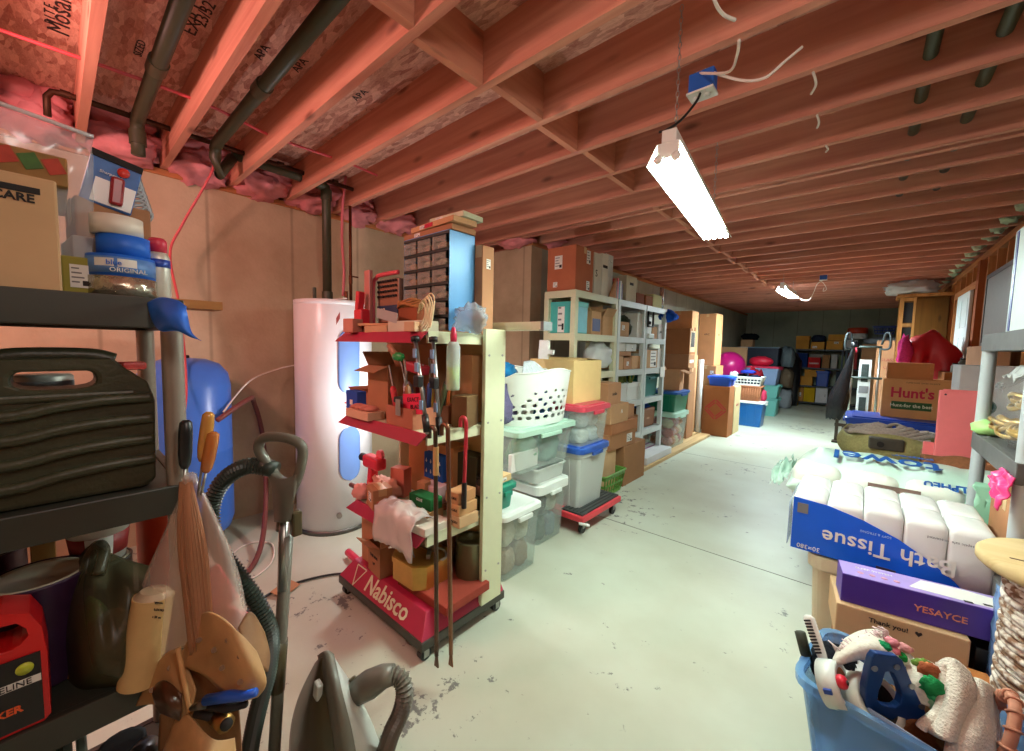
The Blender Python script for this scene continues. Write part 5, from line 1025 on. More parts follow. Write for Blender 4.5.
# the body on its end
rows = [[(316, 664, 1.36), (322, 655, 1.33), (330, 657, 1.32)], [(298, 700, 1.36), (318, 690, 1.29), (345, 690, 1.32)], [(290, 740, 1.36), (318, 730, 1.26), (362, 735, 1.32)], [(290, 790, 1.38), (322, 790, 1.26), (378, 790, 1.34)]]
def lump(rows_front, back, mat, name):
    m = sheet(rows_front, mat); m.obj(name, vc, world=True, solid=.012)
lump([[(316, 664, 1.37), (321, 658, 1.34), (325, 657, 1.33)], [(299, 700, 1.40), (314, 695, 1.30), (330, 695, 1.29)], [(291, 740, 1.42), (312, 735, 1.28), (336, 735, 1.26)], [(292, 800, 1.44), (316, 800, 1.28), (344, 800, 1.26)]], 0, M_VD, 'dust_cover')
lump([[(319, 655, 1.35), (326, 651, 1.34), (333, 655, 1.34)], [(327, 690, 1.29), (334, 688, 1.265), (341, 690, 1.27)], [(334, 735, 1.26), (343, 733, 1.235), (352, 735, 1.25)], [(342, 800, 1.26), (353, 800, 1.235), (364, 800, 1.25)]], 0, M_VG, 'bumper_band')
lump([[(331, 655, 1.35), (334, 660, 1.36), (336, 664, 1.37)], [(340, 690, 1.28), (348, 692, 1.30), (357, 696, 1.36)], [(350, 735, 1.25), (364, 735, 1.28), (376, 738, 1.36)], [(362, 800, 1.25), (380, 800, 1.28), (396, 800, 1.36)]], 0, M_VL, 'side_shell')
lump([[(336, 664, 1.38), (330, 660, 1.44), (320, 660, 1.40)], [(357, 696, 1.37), (340, 690, 1.5), (300, 700, 1.42)], [(376, 738, 1.37), (346, 740, 1.55), (292, 742, 1.44)], [(396, 800, 1.37), (350, 800, 1.55), (292, 800, 1.46)]], 0, M_VG, 'back_shell')
MB().box(dep(318, 690, 1.285), (.03, .02, .06), M_VL, RY(.2)).obj('latch', vc, world=True, bevel=.005)
MB().tube([dep(352, 678, 1.34), dep(364, 702, 1.33)], .012, M_VD, 8).obj('hinge_bar', vc, world=True)
MB().tube([dep(357, 692, 1.33), dep(370, 684, 1.32), dep(384, 676, 1.32), dep(394, 674, 1.32)], [.040, .044, .036, .030], M_VG, 18).obj('hose_port', vc, world=True)
hose([(390, 675, 1.32), (400, 678, 1.32), (405, 692, 1.31), (401, 712, 1.31), (392, 732, 1.31), (382, 760, 1.33), (366, 790, 1.38)], .030, M_VG, 'short_hose', .012)
# ---------------------------------------------------------------- helpers for faces that look along +X
def yon(u, x, z):
    lo, hi = 0.0, 751.0
    for _ in range(40):
        mid = (lo + hi) / 2
        if at(u, mid, 0, x).z > z: lo = mid
        else: hi = mid
    return at(u, lo, 0, x).y
def putx(label, u0, u1, x, dep_, z, v_top, fn=carton, **k):
    """a box whose +X face lies on the plane x, spans those columns and stands on height z"""
    a, b = yon(u0, x, z), yon(u1, x, z); zt = at((u0 + u1) / 2, v_top, 0, x).z
    return fn(label, x - dep_ / 2, (a + b) / 2, z, dep_, b - a, max(.012, zt - z), **k)
M_CLEAR = clear((236, 244, 240), .15, .2); M_MILK = clear((234, 240, 236), .5, .3); M_WLID = plastic((226, 234, 228), .35); M_GLID = clear((190, 228, 208), .8, .3)
GB = 'plastic storage totes'
def fill(where, x, y, z, dx, dy, h, specs, seed=0, group=None):
    """soft things inside a clear tote"""
    r = random.Random(seed); n = len(specs)
    for i, (nm, c) in enumerate(specs):
        fx, fy = (i % 2) - .5, ((i // 2) % 2) - .5; lv = i // 4; nl = max(1, (n + 3) // 4)
        hh = h / nl
        bundle('%s %s' % (nm, where), x + fx * dx * .48, y + fy * dy * .48, z + lv * hh, dx * .5, dy * .5, hh * .98, c, seed + i, group, rz=0)
# a: low clear tote with a white lid
tote('low clear tote with a white lid on the floor beside the pale rack upright', -1.79, 1.985, 0, .36, .38, .44, 0, M_CLEAR, M_WLID, .9, 0, GB, rim=.008)
fill('in the low white lidded tote', -1.79, 1.985, .008, .27, .29, .38, (('grey cloth bundle, front left', (170, 166, 150)), ('tan stuffed bundle, front right', (176, 150, 124)), ('beige cloth bundle, back left', (190, 178, 150)), ('brown cloth bundle, back right', (140, 116, 92)), ('pale cloth bundle, upper front left', (200, 196, 180)), ('cream cloth bundle, upper front right', (206, 200, 176)), ('rust cloth bundle, upper back left', (176, 130, 104)), ('off white cloth bundle, upper back right', (206, 206, 190))), 11, 'cloth bundles in the low tote')
M_TEAL = plastic((22, 128, 106), .35)
tote('small teal tote on the white lid of the low clear tote', -1.80, 1.87, .452, .26, .20, .16, 0, M_TEAL, M_TEAL, .88, 0, GB, lidh=.03)
carton('flat tan game box lying on the small teal tote', -1.82, 1.86, .622, .26, .18, .045, .03, (222, 190, 140), None, name='flat_box', stick=(('S', 0, 0, .08, .02),))
# b: stack of three with a laundry basket on top
tote('tall clear tote at the bottom of the stack under the white laundry basket', -1.93, 2.50, 0, .40, .38, .47, 0, M_CLEAR, M_WLID, .86, 0, GB, lidh=.07, rim=.01)
fill('in the tall clear tote', -1.93, 2.50, .008, .30, .28, .40, (('black and white cloth bundle, front left', (90, 96, 96)), ('dark green cloth bundle, front right', (70, 92, 84)), ('tan cloth bundle, back left', (196, 170, 140)), ('blue grey cloth bundle, back right', (110, 126, 140)), ('pink tan cloth bundle, upper front left', (206, 160, 140)), ('black cloth bundle, upper front right', (60, 66, 66)), ('pale cloth bundle, upper back left', (190, 190, 176)), ('white cloth bundle, upper back right', (206, 210, 200))), 31, 'cloth bundles in the tall tote')
tote('shallow milky tote in the middle of the laundry basket stack', -1.93, 2.47, .492, .39, .38, .11, 0, M_MILK, None, .95, 0, GB, handles=False)
tote('wide clear tote with a pale green lid directly under the laundry basket', -1.94, 2.40, .607, .44, .70, .31, 0, M_CLEAR, M_GLID, .86, 4, GB, lidh=.04)
fill('in the wide clear tote', -1.94, 2.40, .615, .32, .54, .24, (('blue grey cloth bundle, front left', (150, 160, 170)), ('green patterned cloth bundle, front right', (120, 160, 130)), ('pink cloth bundle, back left', (206, 130, 140)), ('teal cloth bundle, back right', (90, 140, 130))), 51, 'cloth bundles in the wide tote')
carton('white flat carton seen through the side of the wide clear tote', -1.795, 2.20, .62, .03, .30, .13, 0, (220, 214, 210), None, name='white_box', group=None)
bk = T('laundry_basket', 'white oval plastic laundry basket with round holes on the pale green tote lid', 'laundry basket', (-1.93, 2.45, .925))
def bask():
    n, mrow = 72, 22; sx, sy, H = .235, .395, .385; vs = []; holes = set()
    def P(a, z, k=1.0):
        f = .84 + .16 * z / H; dip = 0
        return Vector((sx * f * k * math.cos(a), sy * f * k * math.sin(a), z))
    hp = []
    for row, z, rr_, st in ((0, .06, .014, 0), (1, .105, .017, .5), (2, .15, .012, 0), (3, .19, .011, .5), (4, .235, .009, 0)):
        for q in range(26 if row < 2 else 22):
            if row >= 2 and (q * 7 + row * 3) % 5 == 0: continue
            hp.append(((q + st) * 2 * PI / (26 if row < 2 else 22), z, rr_))
    n = 300; mrow = 64
    body = MB(); V = []; top = lambda a: H + .03 * math.cos(2 * a) ** 2 * (1 if abs(math.cos(a)) > .7 else 0) - .045 * max(0, abs(math.sin(a)) - .86) / .14
    for j in range(mrow + 1):
        for i in range(n):
            a = 2 * PI * i / n; V.append(P(a, top(a) * j / mrow))
    F = []
    for j in range(mrow):
        for i in range(n):
            a = 2 * PI * (i + .5) / n; z = H * (j + .5) / mrow; arc = 0.27
            cut = False
            for ha, hz, hr in hp:
                da = (a - ha + PI) % (2 * PI) - PI
                if (da * arc / 1.35) ** 2 + (z - hz) ** 2 < hr * hr: cut = True; break
            s = abs(math.sin(a))
            if s > .955 and .28 < z < .345: cut = True      # hand holes at the ends
            if not cut: F.append((j * n + i, j * n + (i + 1) % n, (j + 1) * n + (i + 1) % n, (j + 1) * n + i))
    body.add(V, F, M_WLID, True); body.add([P(2 * PI * i / n, 0) for i in range(n)], [tuple(range(n - 1, -1, -1))], M_WLID)
    body.obj('shell', bk, solid=.004)
    MB().tube([P(2 * PI * i / 80, top(2 * PI * i / 80)) for i in range(80)], .007, M_WLID, 8, True).obj('rim', bk)
bask()
M_SHINY = plain((30, 130, 190), .25, .2, 'shiny_blue', .3, 20, .4)
tag(MB().blob((0, 0, 0), (.17, .30, .14), M_SHINY, 3, .3, 2.6, 24, 14).obj('blue_package', None, (-2.0, 2.16, 1.31)), 'shiny blue wrapped package sticking out of the laundry basket', 'package')
tag(sheet([[Vector((-1.83, 2.20, 1.27)), Vector((-1.90, 2.30, 1.385)), Vector((-2.0, 2.42, 1.33))], [Vector((-1.82, 2.36, 1.27)), Vector((-1.87, 2.38, 1.39)), Vector((-1.97, 2.46, 1.34))], [Vector((-1.84, 2.52, 1.27)), Vector((-1.88, 2.5, 1.34)), Vector((-1.96, 2.5, 1.34))]], fabric((196, 206, 210)), pts=True).obj('grey_cloth', None, solid=.006), 'pale grey folded cloth peaking out of the laundry basket', 'cloth')
for i, (lb, y, c) in enumerate((('purple grey cloth in the left end of the laundry basket', 2.12, (110, 104, 140)), ('white cloth in the middle of the laundry basket', 2.33, (206, 206, 200)), ('dark blue cloth in the right end of the laundry basket', 2.52, (50, 90, 140)))):
    bundle(lb, -1.97, y, .94, .25, .19, .36, c, 70 + i, 'clothes in the laundry basket')
# c: dolly with two totes and a carton
dl = T('platform_dolly', 'red platform dolly on casters with a ribbed black pad, carrying the totes', 'dolly', (-1.80, 3.03, 0))
M_DRED = plain((214, 60, 70), .4, 0, 'dolly_red', .06)
MB().box((0, 0, .135), (.44, .66, .05), M_DRED).obj('deck', dl, bevel=.008)
m = MB().box((.10, -.0, .168), (.20, .62, .014), plastic((60, 64, 62), .6))
for k in range(5): m.box((.03 + k * .035, 0, .177), (.008, .58, .006), plastic((46, 50, 48), .6))
m.obj('pad', dl)
for a in (-.16, .17):
    for b in (-.26, .26):
        c = MB().cyl((0, 0, .09), (0, 0, .11), .02, M_STEEL).box((-.016, 0, .072), (.004, .03, .06), M_STEEL).box((.016, 0, .072), (.004, .03, .06), M_STEEL).obj('caster', dl, (a, b, 0)); MB().cyl((-.012, 0, .04), (.012, 0, .04), .04, M_BLK, n=20).obj('wheel', c)
MB().tube([(.20, -.36, .12), (.25, -.34, .12), (.27, -.32, .11)], .012, M_WHITE, 8).obj('brake_lever', dl)
tote('tall white bin with a blue lid standing on the red dolly', -1.86, 2.99, .162, .40, .46, .52, 0, M_MILK, plastic((40, 84, 170), .35), .84, 2, GB, lidh=.045)
tote('clear tote with a pink red lid on top of the blue lidded bin', -1.85, 2.99, .692, .38, .46, .33, 0, M_CLEAR, clear((214, 70, 90), .8, .3), .88, 0, GB, lidh=.04)
fill('in the pink lidded tote', -1.85, 2.99, .70, .28, .34, .27, (('magenta cloth bundle, front left', (206, 110, 160)), ('white paper bundle, front right', (206, 210, 206)), ('blue grey cloth bundle, back left', (140, 160, 190)), ('white cloth bundle, back right', (200, 204, 206)), ('pale blue cloth bundle, upper front left', (150, 170, 206)), ('grey printed cloth bundle, upper front right', (190, 200, 206)), ('cream cloth bundle, upper back left', (206, 200, 190)), ('light cloth bundle, upper back right', (210, 206, 200))), 71, 'cloth bundles in the pink lidded tote')
carton('large square tan carton on top of the pink lidded tote', -2.02, 3.05, 1.032, .46, .46, .36, 0, (216, 186, 128), 'x', name='cardboard_box', group='cartons by the dolly', flaps=(('F', -1.52, .22), ('B', -1.49, .22)))
carton('tall brown carton standing behind the laundry basket stack', -2.48, 2.75, 0, .36, .40, .797, 0, CARD2, 'x', group='cartons by the dolly')
tag(MB().box((0, 0, .38), (.10, .03, .76), M_WLID).box((.03, -.005, .66), (.16, .025, .04), M_WLID).obj('white_plank', None, (at(541, 352, 1, 2.85).x, 2.85, .80), rot=(0, .05, 0), bevel=.004), 'white painted plank with a cross bar leaning behind the tan carton', 'plank')
# green crate and the cartons behind it
gc = T('plastic_crate', 'green slotted plastic crate on the floor right of the red dolly', 'crate', (-2.0, 3.74, 0)); M_GRN = plastic((96, 150, 60), .45)
def crate(t, sx, sy, h, mat, nx=7, k=.8):
    m = MB(); m.box((0, 0, .006), (sx * k, sy * k, .012), mat)
    for z, w in ((.02, .03), (h * .5, .02), (h - .02, .045)):
        f = k + (1 - k) * z / h; a, b = sx * f / 2, sy * f / 2
        for s in (-1, 1): m.box((0, s * b, z), (2 * a, .008, w), mat); m.box((s * a, 0, z), (.008, 2 * b, w), mat)
    m.obj('band', t); m = MB()
    for s in (-1, 1):
        for i in range(nx + 1):
            q = i / nx - .5; m.tube([(q * sx * k, s * sy * k / 2, .01), (q * sx, s * sy / 2, h)], .007, mat, 4, smooth=False); m.tube([(s * sx * k / 2, q * sy * k, .01), (s * sx / 2, q * sy, h)], .007, mat, 4, smooth=False)
    m.obj('slat', t); MB().tube(rrect(sx + .02, sy + .02, .03, h), .010, mat, 8, True).obj('rim', t)
crate(gc, .34, .44, .23, M_GRN)
carton('tan flat sided carton leaning inside the green crate', -2.02, 3.74, .014, .22, .30, .44, 0, CARD3, None, group='cartons by the dolly')
GC = 'cartons stacked on the floor before the shelves'
carton('large worn carton on the floor right of the green crate', -2.08, 4.30, 0, .40, .56, .44, 0, (160, 116, 80), 'y', group=GC)
carton('wide flat carton with a white label second up in the floor stack', -2.10, 4.00, .442, .42, .62, .17, 0, (170, 122, 84), 'y', stick=(('S', .25, 0, .13, .09),), group=GC)
carton('thin brown carton lid third up in the floor stack', -2.10, 4.02, .614, .44, .64, .11, .02, (176, 118, 80), None, group=GC)
carton('square carton with a white arrow mark fourth up in the floor stack', -2.06, 3.88, .726, .36, .40, .20, 0, CARD, 'y', mark=(('S', .1, 0, .10, '^', M_WHITE),), group=GC)
carton('small carton behind the arrow marked one on the floor stack', -2.10, 4.22, .726, .34, .24, .15, 0, CARD2, None, group=GC)
carton('brown carton with a curved logo at the top of the floor stack', -2.06, 3.76, .928, .34, .30, .22, .02, CARD2, 'y', mark=(('S', 0, 0, .05, 'smile'),), group=GC)
# ---------------------------------------------------------------- three shelving units
M_BEIGE = plain((206, 206, 172), .5, 0, 'beige_plastic', .05); M_LGREY = plain((196, 204, 202), .5, 0, 'light_grey_plastic', .05)
XF = -2.10; LV = (.44, .86, 1.25, 1.64, 2.055)
U1, U2, U3 = (3.30, 4.18), (4.20, 4.96), (4.98, 5.66)
def ym(y): return y if y < 4.19 else 4.2 + (y - 4.2) * .76 / .88 if y < 5.085 else 4.98 + (y - 5.1) * .68 / .88
for (a, b), lb, mt in ((U1, 'beige plastic shelving unit nearest the jog in the left wall', M_BEIGE), (U2, 'light grey plastic shelving unit, the middle of the three in the row', M_LGREY), (U3, 'light grey plastic shelving unit at the far end of the row of three', M_LGREY)):
    shelving(lb, XF - .37, XF, a, b, LV, mt, mt, .027, .07, group='plastic shelving units along the left side')
E_ = .002
def shelfbox(label, y0, y1, lv, h, d=.33, x=XF - .03, c=CARD, **k):
    y0, y1 = ym(y0), ym(y1)
    return carton(label, x - d / 2, (y0 + y1) / 2, (LV[lv] if isinstance(lv, int) else lv) + E_, d, y1 - y0, h, k.pop('rz', 0), c, k.pop('tape', None), **k)
G1 = 'boxes on the shelving units'
# unit 1
shelfbox('large red brown carton with white labels on top of the beige shelving', 3.33, 3.66, 4, .43, .335, c=(176, 104, 74), tape='x', stick=(('F', -.1, .15, .09, .13), ('F', -.2, -.35, .05, .05), ('S', .2, .3, .07, .13), ('S', .2, -.35, .06, .09)), group=G1)
shelfbox('tall white carton marked with a black S on top of the beige shelving', 3.68, 3.83, 4, .42, .33, c=CARDW, mark=(('S', -.2, 0, .1, 'S'),), group=G1)
shelfbox('tall white file carton with hand slots beside the S carton', 3.84, 3.975, 4, .44, .33, c=(222, 218, 204), holes=True, group=G1)
shelfbox('white mailing carton with a red line standing at the back of the top shelf', 3.985, 4.16, 4, .47, .22, x=XF - .07, c=(220, 222, 216), group=G1, stick=(('S', 0, .35, .12, .02),))
tag(MB().prism([(0, 0), (.15, 0), (.15, .22)], (XF - .03, 3.99, LV[4] + E_), (0, 1, 0), (0, 0, 1), (.02, 0, 0), card(CARD2)).obj('cardboard_wedge', None), 'brown cardboard triangle leaning at the right end of the beige top shelf', 'cardboard')
shelfbox('white notepad leaning behind the cardboard triangle', 4.0, 4.10, 4, .22, .015, x=XF - .052, c=(214, 214, 206), name='notepad', cat='notepad')
M_TEALP = plain((70, 178, 172), .4, 0, 'teal_card', .05)
t = T('teal_box', 'teal storage box with a tall white label on the second shelf of the beige unit', 'box', (-2.295, 3.46, LV[3] + E_)); MB().box((0, 0, .15), (.33, .24, .30), M_TEALP).obj('body', t, bevel=.004); MB().box((0, 0, .285), (.34, .25, .05), M_TEALP).obj('lid', t, bevel=.003); sticker(t, 'F', .33, .24, .30, .02, 0, .08, .29, 3); MB().box((.166, 0, .14), (.003, .22, .26), plain((110, 190, 206), .4, 0, 'pale_teal')).obj('side_panel', t)
shelfbox('open carton with a navy printed panel on the second beige shelf', 3.66, 3.86, 3, .24, .38, flaps=(('S', 1.2, .06), ('F', .9, .08), ('B', .6, .08)), group=G1)
MBp = MB().box((0, 0, 0), (.002, .16, .13), plain((40, 52, 110), .5, 0, 'navy_print')); tag(MBp.obj('navy_label', None, (XF - .028, 3.76, 1.74)), 'navy printed label on the open carton of the second beige shelf', 'label'); 
shelfbox('tan carton with an open flap at the right of the second beige shelf', 3.90, 4.13, 3, .20, .36, c=CARD, flaps=(('S', .5, .1), ('B', -.2, .1)), group=G1)
t = T('lamp_shade', 'white pleated dome lamp shade lying on the third beige shelf', 'lamp shade', (-2.26, 3.48, LV[2] + E_)); m = MB(); m.lathe([(.17 + .0, 0), (.165, .05), (.14, .10), (.10, .13), (.04, .145), (.0, .15)], plain((222, 224, 214), .6, 0, 'shade', .05), n=32); m.obj('shade', t, solid=.004); MB().lathe([(.172, 0), (.178, .01), (.17, .02)], M_WHITE, n=32).obj('rim', t)
bundle('cream cloth bundle beside the dome lamp shade', -2.25, 3.74, LV[2] + E_, .3, .2, .15, (206, 200, 170), 81, None)
tag(MB().blob((0, 0, .15), (.28, .32, .34), clear((224, 232, 234), .8, .3), 9, .3, 2.4, 26, 16, .7).obj('plastic_wrap', None, (-2.24, 4.0, LV[2] + E_)), 'heap of white plastic wrap at the right of the third beige shelf', 'plastic sheet')
shelfbox('brown carton at the left of the fourth beige shelf', 3.35, 3.72, 1, .26, .38, c=CARD2, group=G1); shelfbox('tan carton at the right of the fourth beige shelf', 3.76, 4.12, 1, .24, .38, group=G1)
# unit 2
for i, (y, c, h) in enumerate(((4.23, (90, 60, 50), .2), (4.27, (206, 80, 80), .24), (4.31, (40, 110, 130), .21), (4.35, (214, 214, 206), .22), (4.39, (110, 96, 130), .19))):
    b = T('book', ('brown', 'red', 'teal', 'white', 'purple')[i] + ' backed book standing on the top shelf of the middle unit', 'book', (XF - .13, ym(y), LV[4] + E_), 0, 'books on the top shelf'); MB().box((0, 0, h / 2), (.16, .034, h), plain(c, .5, 0, 'cover', .2)).obj('cover', b, bevel=.002); MB().box((-.004, 0, h / 2 + .001), (.156, .026, h - .004), M_WHITE).obj('pages', b)
shelfbox('tall cream carton with a hand slot on the middle unit top shelf', 4.46, 4.78, 4, .30, .36, c=(214, 206, 180), holes=True, group=G1)
shelfbox('small red brown carton at the right end of the middle unit top shelf', 4.80, 5.06, 4, .13, .3, c=(150, 84, 56), group=G1)
shelfbox('white postal carton with a red stripe on the second shelf of the middle unit', 4.24, 4.50, 3, .29, .2, x=XF - .22, c=(222, 220, 212), mark=(('S', 0, .3, .05, 'MAIL', plastic((190, 40, 50))),), group=G1)
shelfbox('plain brown carton in front of the white postal carton', 4.24, 4.60, 3, .17, .2, stick=(('S', 0, .1, .07, .06),), group=G1)
shelfbox('white narrow carton at the right of the second shelf of the middle unit', 4.86, 5.04, 3, .30, .3, c=(224, 222, 214), group=G1)
tag(MB().blob((0, 0, .13), (.25, .2, .26), plain((60, 70, 50), .6, 0, 'dark_goods', .5, 40), 5, .3).obj('dark_sack', None, (-2.28, ym(4.72), LV[3] + E_)), 'dark speckled sack on the second shelf of the middle unit', 'sack')
for i, (lb, y0, y1, z, h, c) in enumerate((('brown square carton at the lower left of the third middle shelf', 4.24, 4.46, LV[2] + E_, .16, CARD), ('brown carton with a white tag, lower middle of the third middle shelf', 4.48, 4.72, LV[2] + E_, .14, CARD2), ('brown carton at the lower right of the third middle shelf', 4.74, 5.02, LV[2] + E_, .16, CARD), ('flat brown carton lying across two on the third middle shelf', 4.26, 4.7, LV[2] + .166, .05, CARD2), ('white carton upper left on the third middle shelf', 4.26, 4.50, LV[2] + .22, .10, (222, 220, 214)), ('white carton with a black mark upper right on the third middle shelf', 4.54, 4.86, LV[2] + .22, .095, (222, 222, 218)))):
    shelfbox(lb, y0, y1, z - E_, h, .3, c=c, group=G1, stick=(('S', 0, 0, .06, .05),) if i in (1, 5) else ())
m = MB(); rr = random.Random(6)
for k in range(70):
    x, y = rr.uniform(-.14, .14), rr.uniform(-.26, .26); z = rr.uniform(.02, .15) * (1 - abs(y) * 1.5)
    m.tube([(x, y, .0), (x + rr.uniform(-.03, .03), y + rr.uniform(-.06, .06), z + .02), (x + rr.uniform(-.05, .05), y + rr.uniform(-.1, .1), z + .05)], [.008, .012, .002], plain((106, 116, 40), .8, 0, 'garland', .4, 40), 5)
tag(m.obj('green_garland', None, (-2.28, ym(4.56), LV[1] + .22)), 'olive green artificial garland piled on the file boxes of the middle unit', 'garland')
for i, (y0, y1, lb) in enumerate(((4.24, 4.60, 'white file box with a blue corner at the left of the fourth middle shelf'), (4.63, 5.02, 'white file box with blue printing at the right of the fourth middle shelf'))):
    t = shelfbox(lb, y0, y1, 1, .215, .38, c=(216, 220, 216), lid=.05, group=G1); MB().box((.167, 0 if i else -.08, .05 if not i else .16), (.003, .18, .07), plain((40, 80, 150), .5, 0, 'blue_print', .3)).obj('printed_patch', t)
shelfbox('white carton on the lowest middle shelf', 4.52, 4.86, 0, .26, .36, c=(214, 212, 204), group=G1); shelfbox('brown carton on the lowest middle shelf', 4.88, 5.05, 0, .22, .34, c=CARD2, group=G1)
t = carton('blue and white carton with a red foot on the floor under the middle unit', -2.25, ym(4.86), 0, .3, .28, .27, 0, (44, 84, 160), None, name='printed_box'); MB().box((.151, 0, .14), (.003, .24, .10), M_WHITE).obj('printed_band', t); MB().box((.151, 0, .04), (.003, .26, .04), plastic((170, 40, 60))).obj('printed_foot', t)
# unit 3
shelfbox('brown carton on top of the far grey unit', 5.12, 5.40, 4, .13, .3, c=(160, 100, 64), group=G1); shelfbox('pale yellow carton on top of the far grey unit', 5.42, 5.80, 4, .17, .34, c=(206, 206, 150), group=G1)
tag(MB().lathe([(.028, 0), (.028, .30), (.024, .30), (.024, .02)], metal((206, 208, 212), .25), n=20).obj('silver_tube', None, (XF - .06, ym(5.88), LV[4] + E_)), 'upright silver tube at the far end of the top shelves', 'tube')
t = T('coffee_maker', 'white appliance with a dark spout on the second shelf of the far unit', 'appliance', (-2.22, ym(5.27), LV[3] + E_)); MB().box((0, 0, .14), (.2, .2, .28), M_WLID).obj('body', t, bevel=.02); MB().box((.09, 0, .2), (.05, .06, .04), M_DARK).obj('spout', t, bevel=.006); MB().box((.06, 0, .03), (.16, .18, .06), M_WLID).obj('base', t, bevel=.01)
shelfbox('tan carton in the middle of the second far shelf', 5.44, 5.66, 3, .16, .3, group=G1); shelfbox('white narrow box with writing at the right of the second far shelf', 5.72, 5.92, 3, .20, .3, c=(222, 224, 224), mark=(('S', 0, 0, .05, 'pro'),), group=G1)
shelfbox('brown and white carton with handwriting on the third far shelf', 5.16, 5.72, 2, .24, .36, c=(196, 156, 110), stick=(('S', .18, 0, .2, .22),), group=G1); shelfbox('white narrow carton at the left of the third far shelf', 5.11, 5.155, 2, .19, .3, c=CARDW, group=G1); shelfbox('white box at the right end of the third far shelf', 5.74, 5.94, 2, .26, .3, c=(224, 222, 216), group=G1)
tote('dark teal tote with a pale tag on the fourth shelf of the far unit', XF - .20, ym(5.55), LV[1] + E_, .29, .56, .30, 0, plastic((14, 104, 100), .35), plastic((12, 90, 88), .35), .9, 3, GB)
t = T('wicker_hamper', 'brown woven hamper with a blue cloth top on the lowest far shelf', 'basket', (XF - .20, ym(5.52), LV[0] + E_)); MB().box((0, 0, .13), (.28, .46, .26), plain((136, 84, 48), .7, 0, 'wicker', .4, 90, .8), None, (1.05, 1.05)).obj('body', t, bevel=.02); MB().blob((0, 0, .28), (.27, .44, .10), fabric((40, 80, 160)), 4, .2).obj('cloth_top', t)
fb = carton('long flat white carton with purple stripes on the floor under the shelves', -2.17, 5.25, .05, .44, .85, .09, 0, (206, 206, 204), None, name='flat_box'); m = MB()
for q in (-.10, .0): m.box((q, 0, .0905), (.03, .84, .001), plastic((130, 60, 110)))
m.obj('printed_stripe', fb)
for i, (x, z, w, lb) in enumerate(((-2.02, 0, .18, 'long pale lumber plank on the floor in front of the shelves'), (-2.22, 0, .18, 'second lumber plank on the floor under the long flat carton'))):
    tag(MB().box((0, 0, .022), (w, 3.2, .044), wood((186, 152, 104), (216, 186, 138), 1, 1)).obj('lumber_plank', None, (x, 5.9 + .1 * i, z + .001), bevel=.003), lb, 'plank', 'planks on the floor')
bc = T('blue_tarp_bundle', 'blue cap like bundle hanging at the far top corner of the shelves', 'bundle', (XF - .02, 5.745, 1.92)); MB().blob((0, 0, .05), (.26, .30, .16), fabric((30, 84, 190)), 4, .25).obj('cloth', bc); MB().tube([(-.05, -.02, .12), (-.1, -.14, .16)], .01, M_BLK).obj('strap', bc)
t = T('wire_bracket', 'black wire bracket hanging under the far top shelf', 'bracket', (XF + .0, ym(5.12), 1.79)); MB().tube([(.01, 0, .19), (.01, 0, 0), (.01, .16, 0), (.01, .16, .19)], .014, M_BLK, 6).obj('frame', t)
tg = T('hanging_tag', 'white card tag hanging off the third shelf edge of the far unit', 'tag', (XF + .012, ym(5.86), 1.19)); MB().box((0, 0, 0), (.003, .16, .14), M_WHITE).obj('card', tg, bevel=.001)
# ---------------------------------------------------------------- goods on the floor past the shelves
tote('large clear tote full of orange and pink things on the floor past the shelves', -2.235, 6.22, .046, .44, .60, .52, 0, M_CLEAR, M_GLID, .86, 0, GB, lidh=.06)
_r = random.Random(2); k = 0
for iz in range(3):
    for iy in range(4):
        for ix in range(2):
            tag(MB().blob((0, 0, 0), (.17, .14, .14), fabric(((206, 120, 70), (220, 150, 150), (196, 80, 80), (214, 190, 150))[(ix + iy * 3 + iz) % 4]), k, .25).obj('soft_toy', None, (-2.32 + ix * .17, 6.03 + iy * .127, .125 + iz * .135)), ('orange', 'pink', 'red', 'cream')[(ix + iy * 3 + iz) % 4] + ' soft lumpy ball inside the large clear tote past the shelves', 'toy', 'soft things in the large clear tote'); k += 1
tote('green tote with a blue lid on the large clear tote past the shelves', -2.235, 6.22, .582, .44, .62, .30, 0, plastic((12, 106, 78), .35), plastic((24, 82, 150), .35), .88, 3, GB)
carton('open brown carton with a flap on the blue lidded green tote', -2.19, 6.27, .893, .26, .34, .30, .15, CARD2, flaps=(('S', 1.9, .14), ('L', .6, .1)), group='cartons past the shelves')
GT = 'cartons past the shelves'
XG = -1.95
t = carton('big brown carton with a dark picture on its side in the tall stack', -2.36, 6.90, 1.43, .48, .30, .42, 0, (164, 108, 70), 'x', group=GT); MB().box((0, 0, 0), (.002, .24, .34), plain((206, 180, 140), .7, 0, 'print_ground')).box((.001, 0, .03), (.002, .18, .24), plain((70, 62, 54), .6, 0, 'picture', .6, 14)).obj('printed_picture', t, (.241, 0, .21))
carton('flat carton under the big brown one in the tall stack', -2.36, 6.90, 1.21, .48, .30, .215, 0, CARD2, None, group=GT, stick=(('S', 0, 0, .2, .05),))
carton('base carton standing under the tall stack past the shelves', -2.36, 6.98, 0, .48, .32, 1.205, 0, CARD2, 'x', group=GT)
carton('tall upright carton, left of the two tall ones at the end of the stack', -2.41, 7.24, 1.42, .42, .34, .74, 0, (206, 150, 104), 'y', group=GT, mark=(('S', 0, .1, .06, 'UP'),)); carton('carton standing under the left of the two tall ones', -2.41, 7.32, 0, .42, .34, 1.415, 0, (200, 156, 112), 'y', group=GT, mark=(('S', 0, .3, .05, 'BED'),))
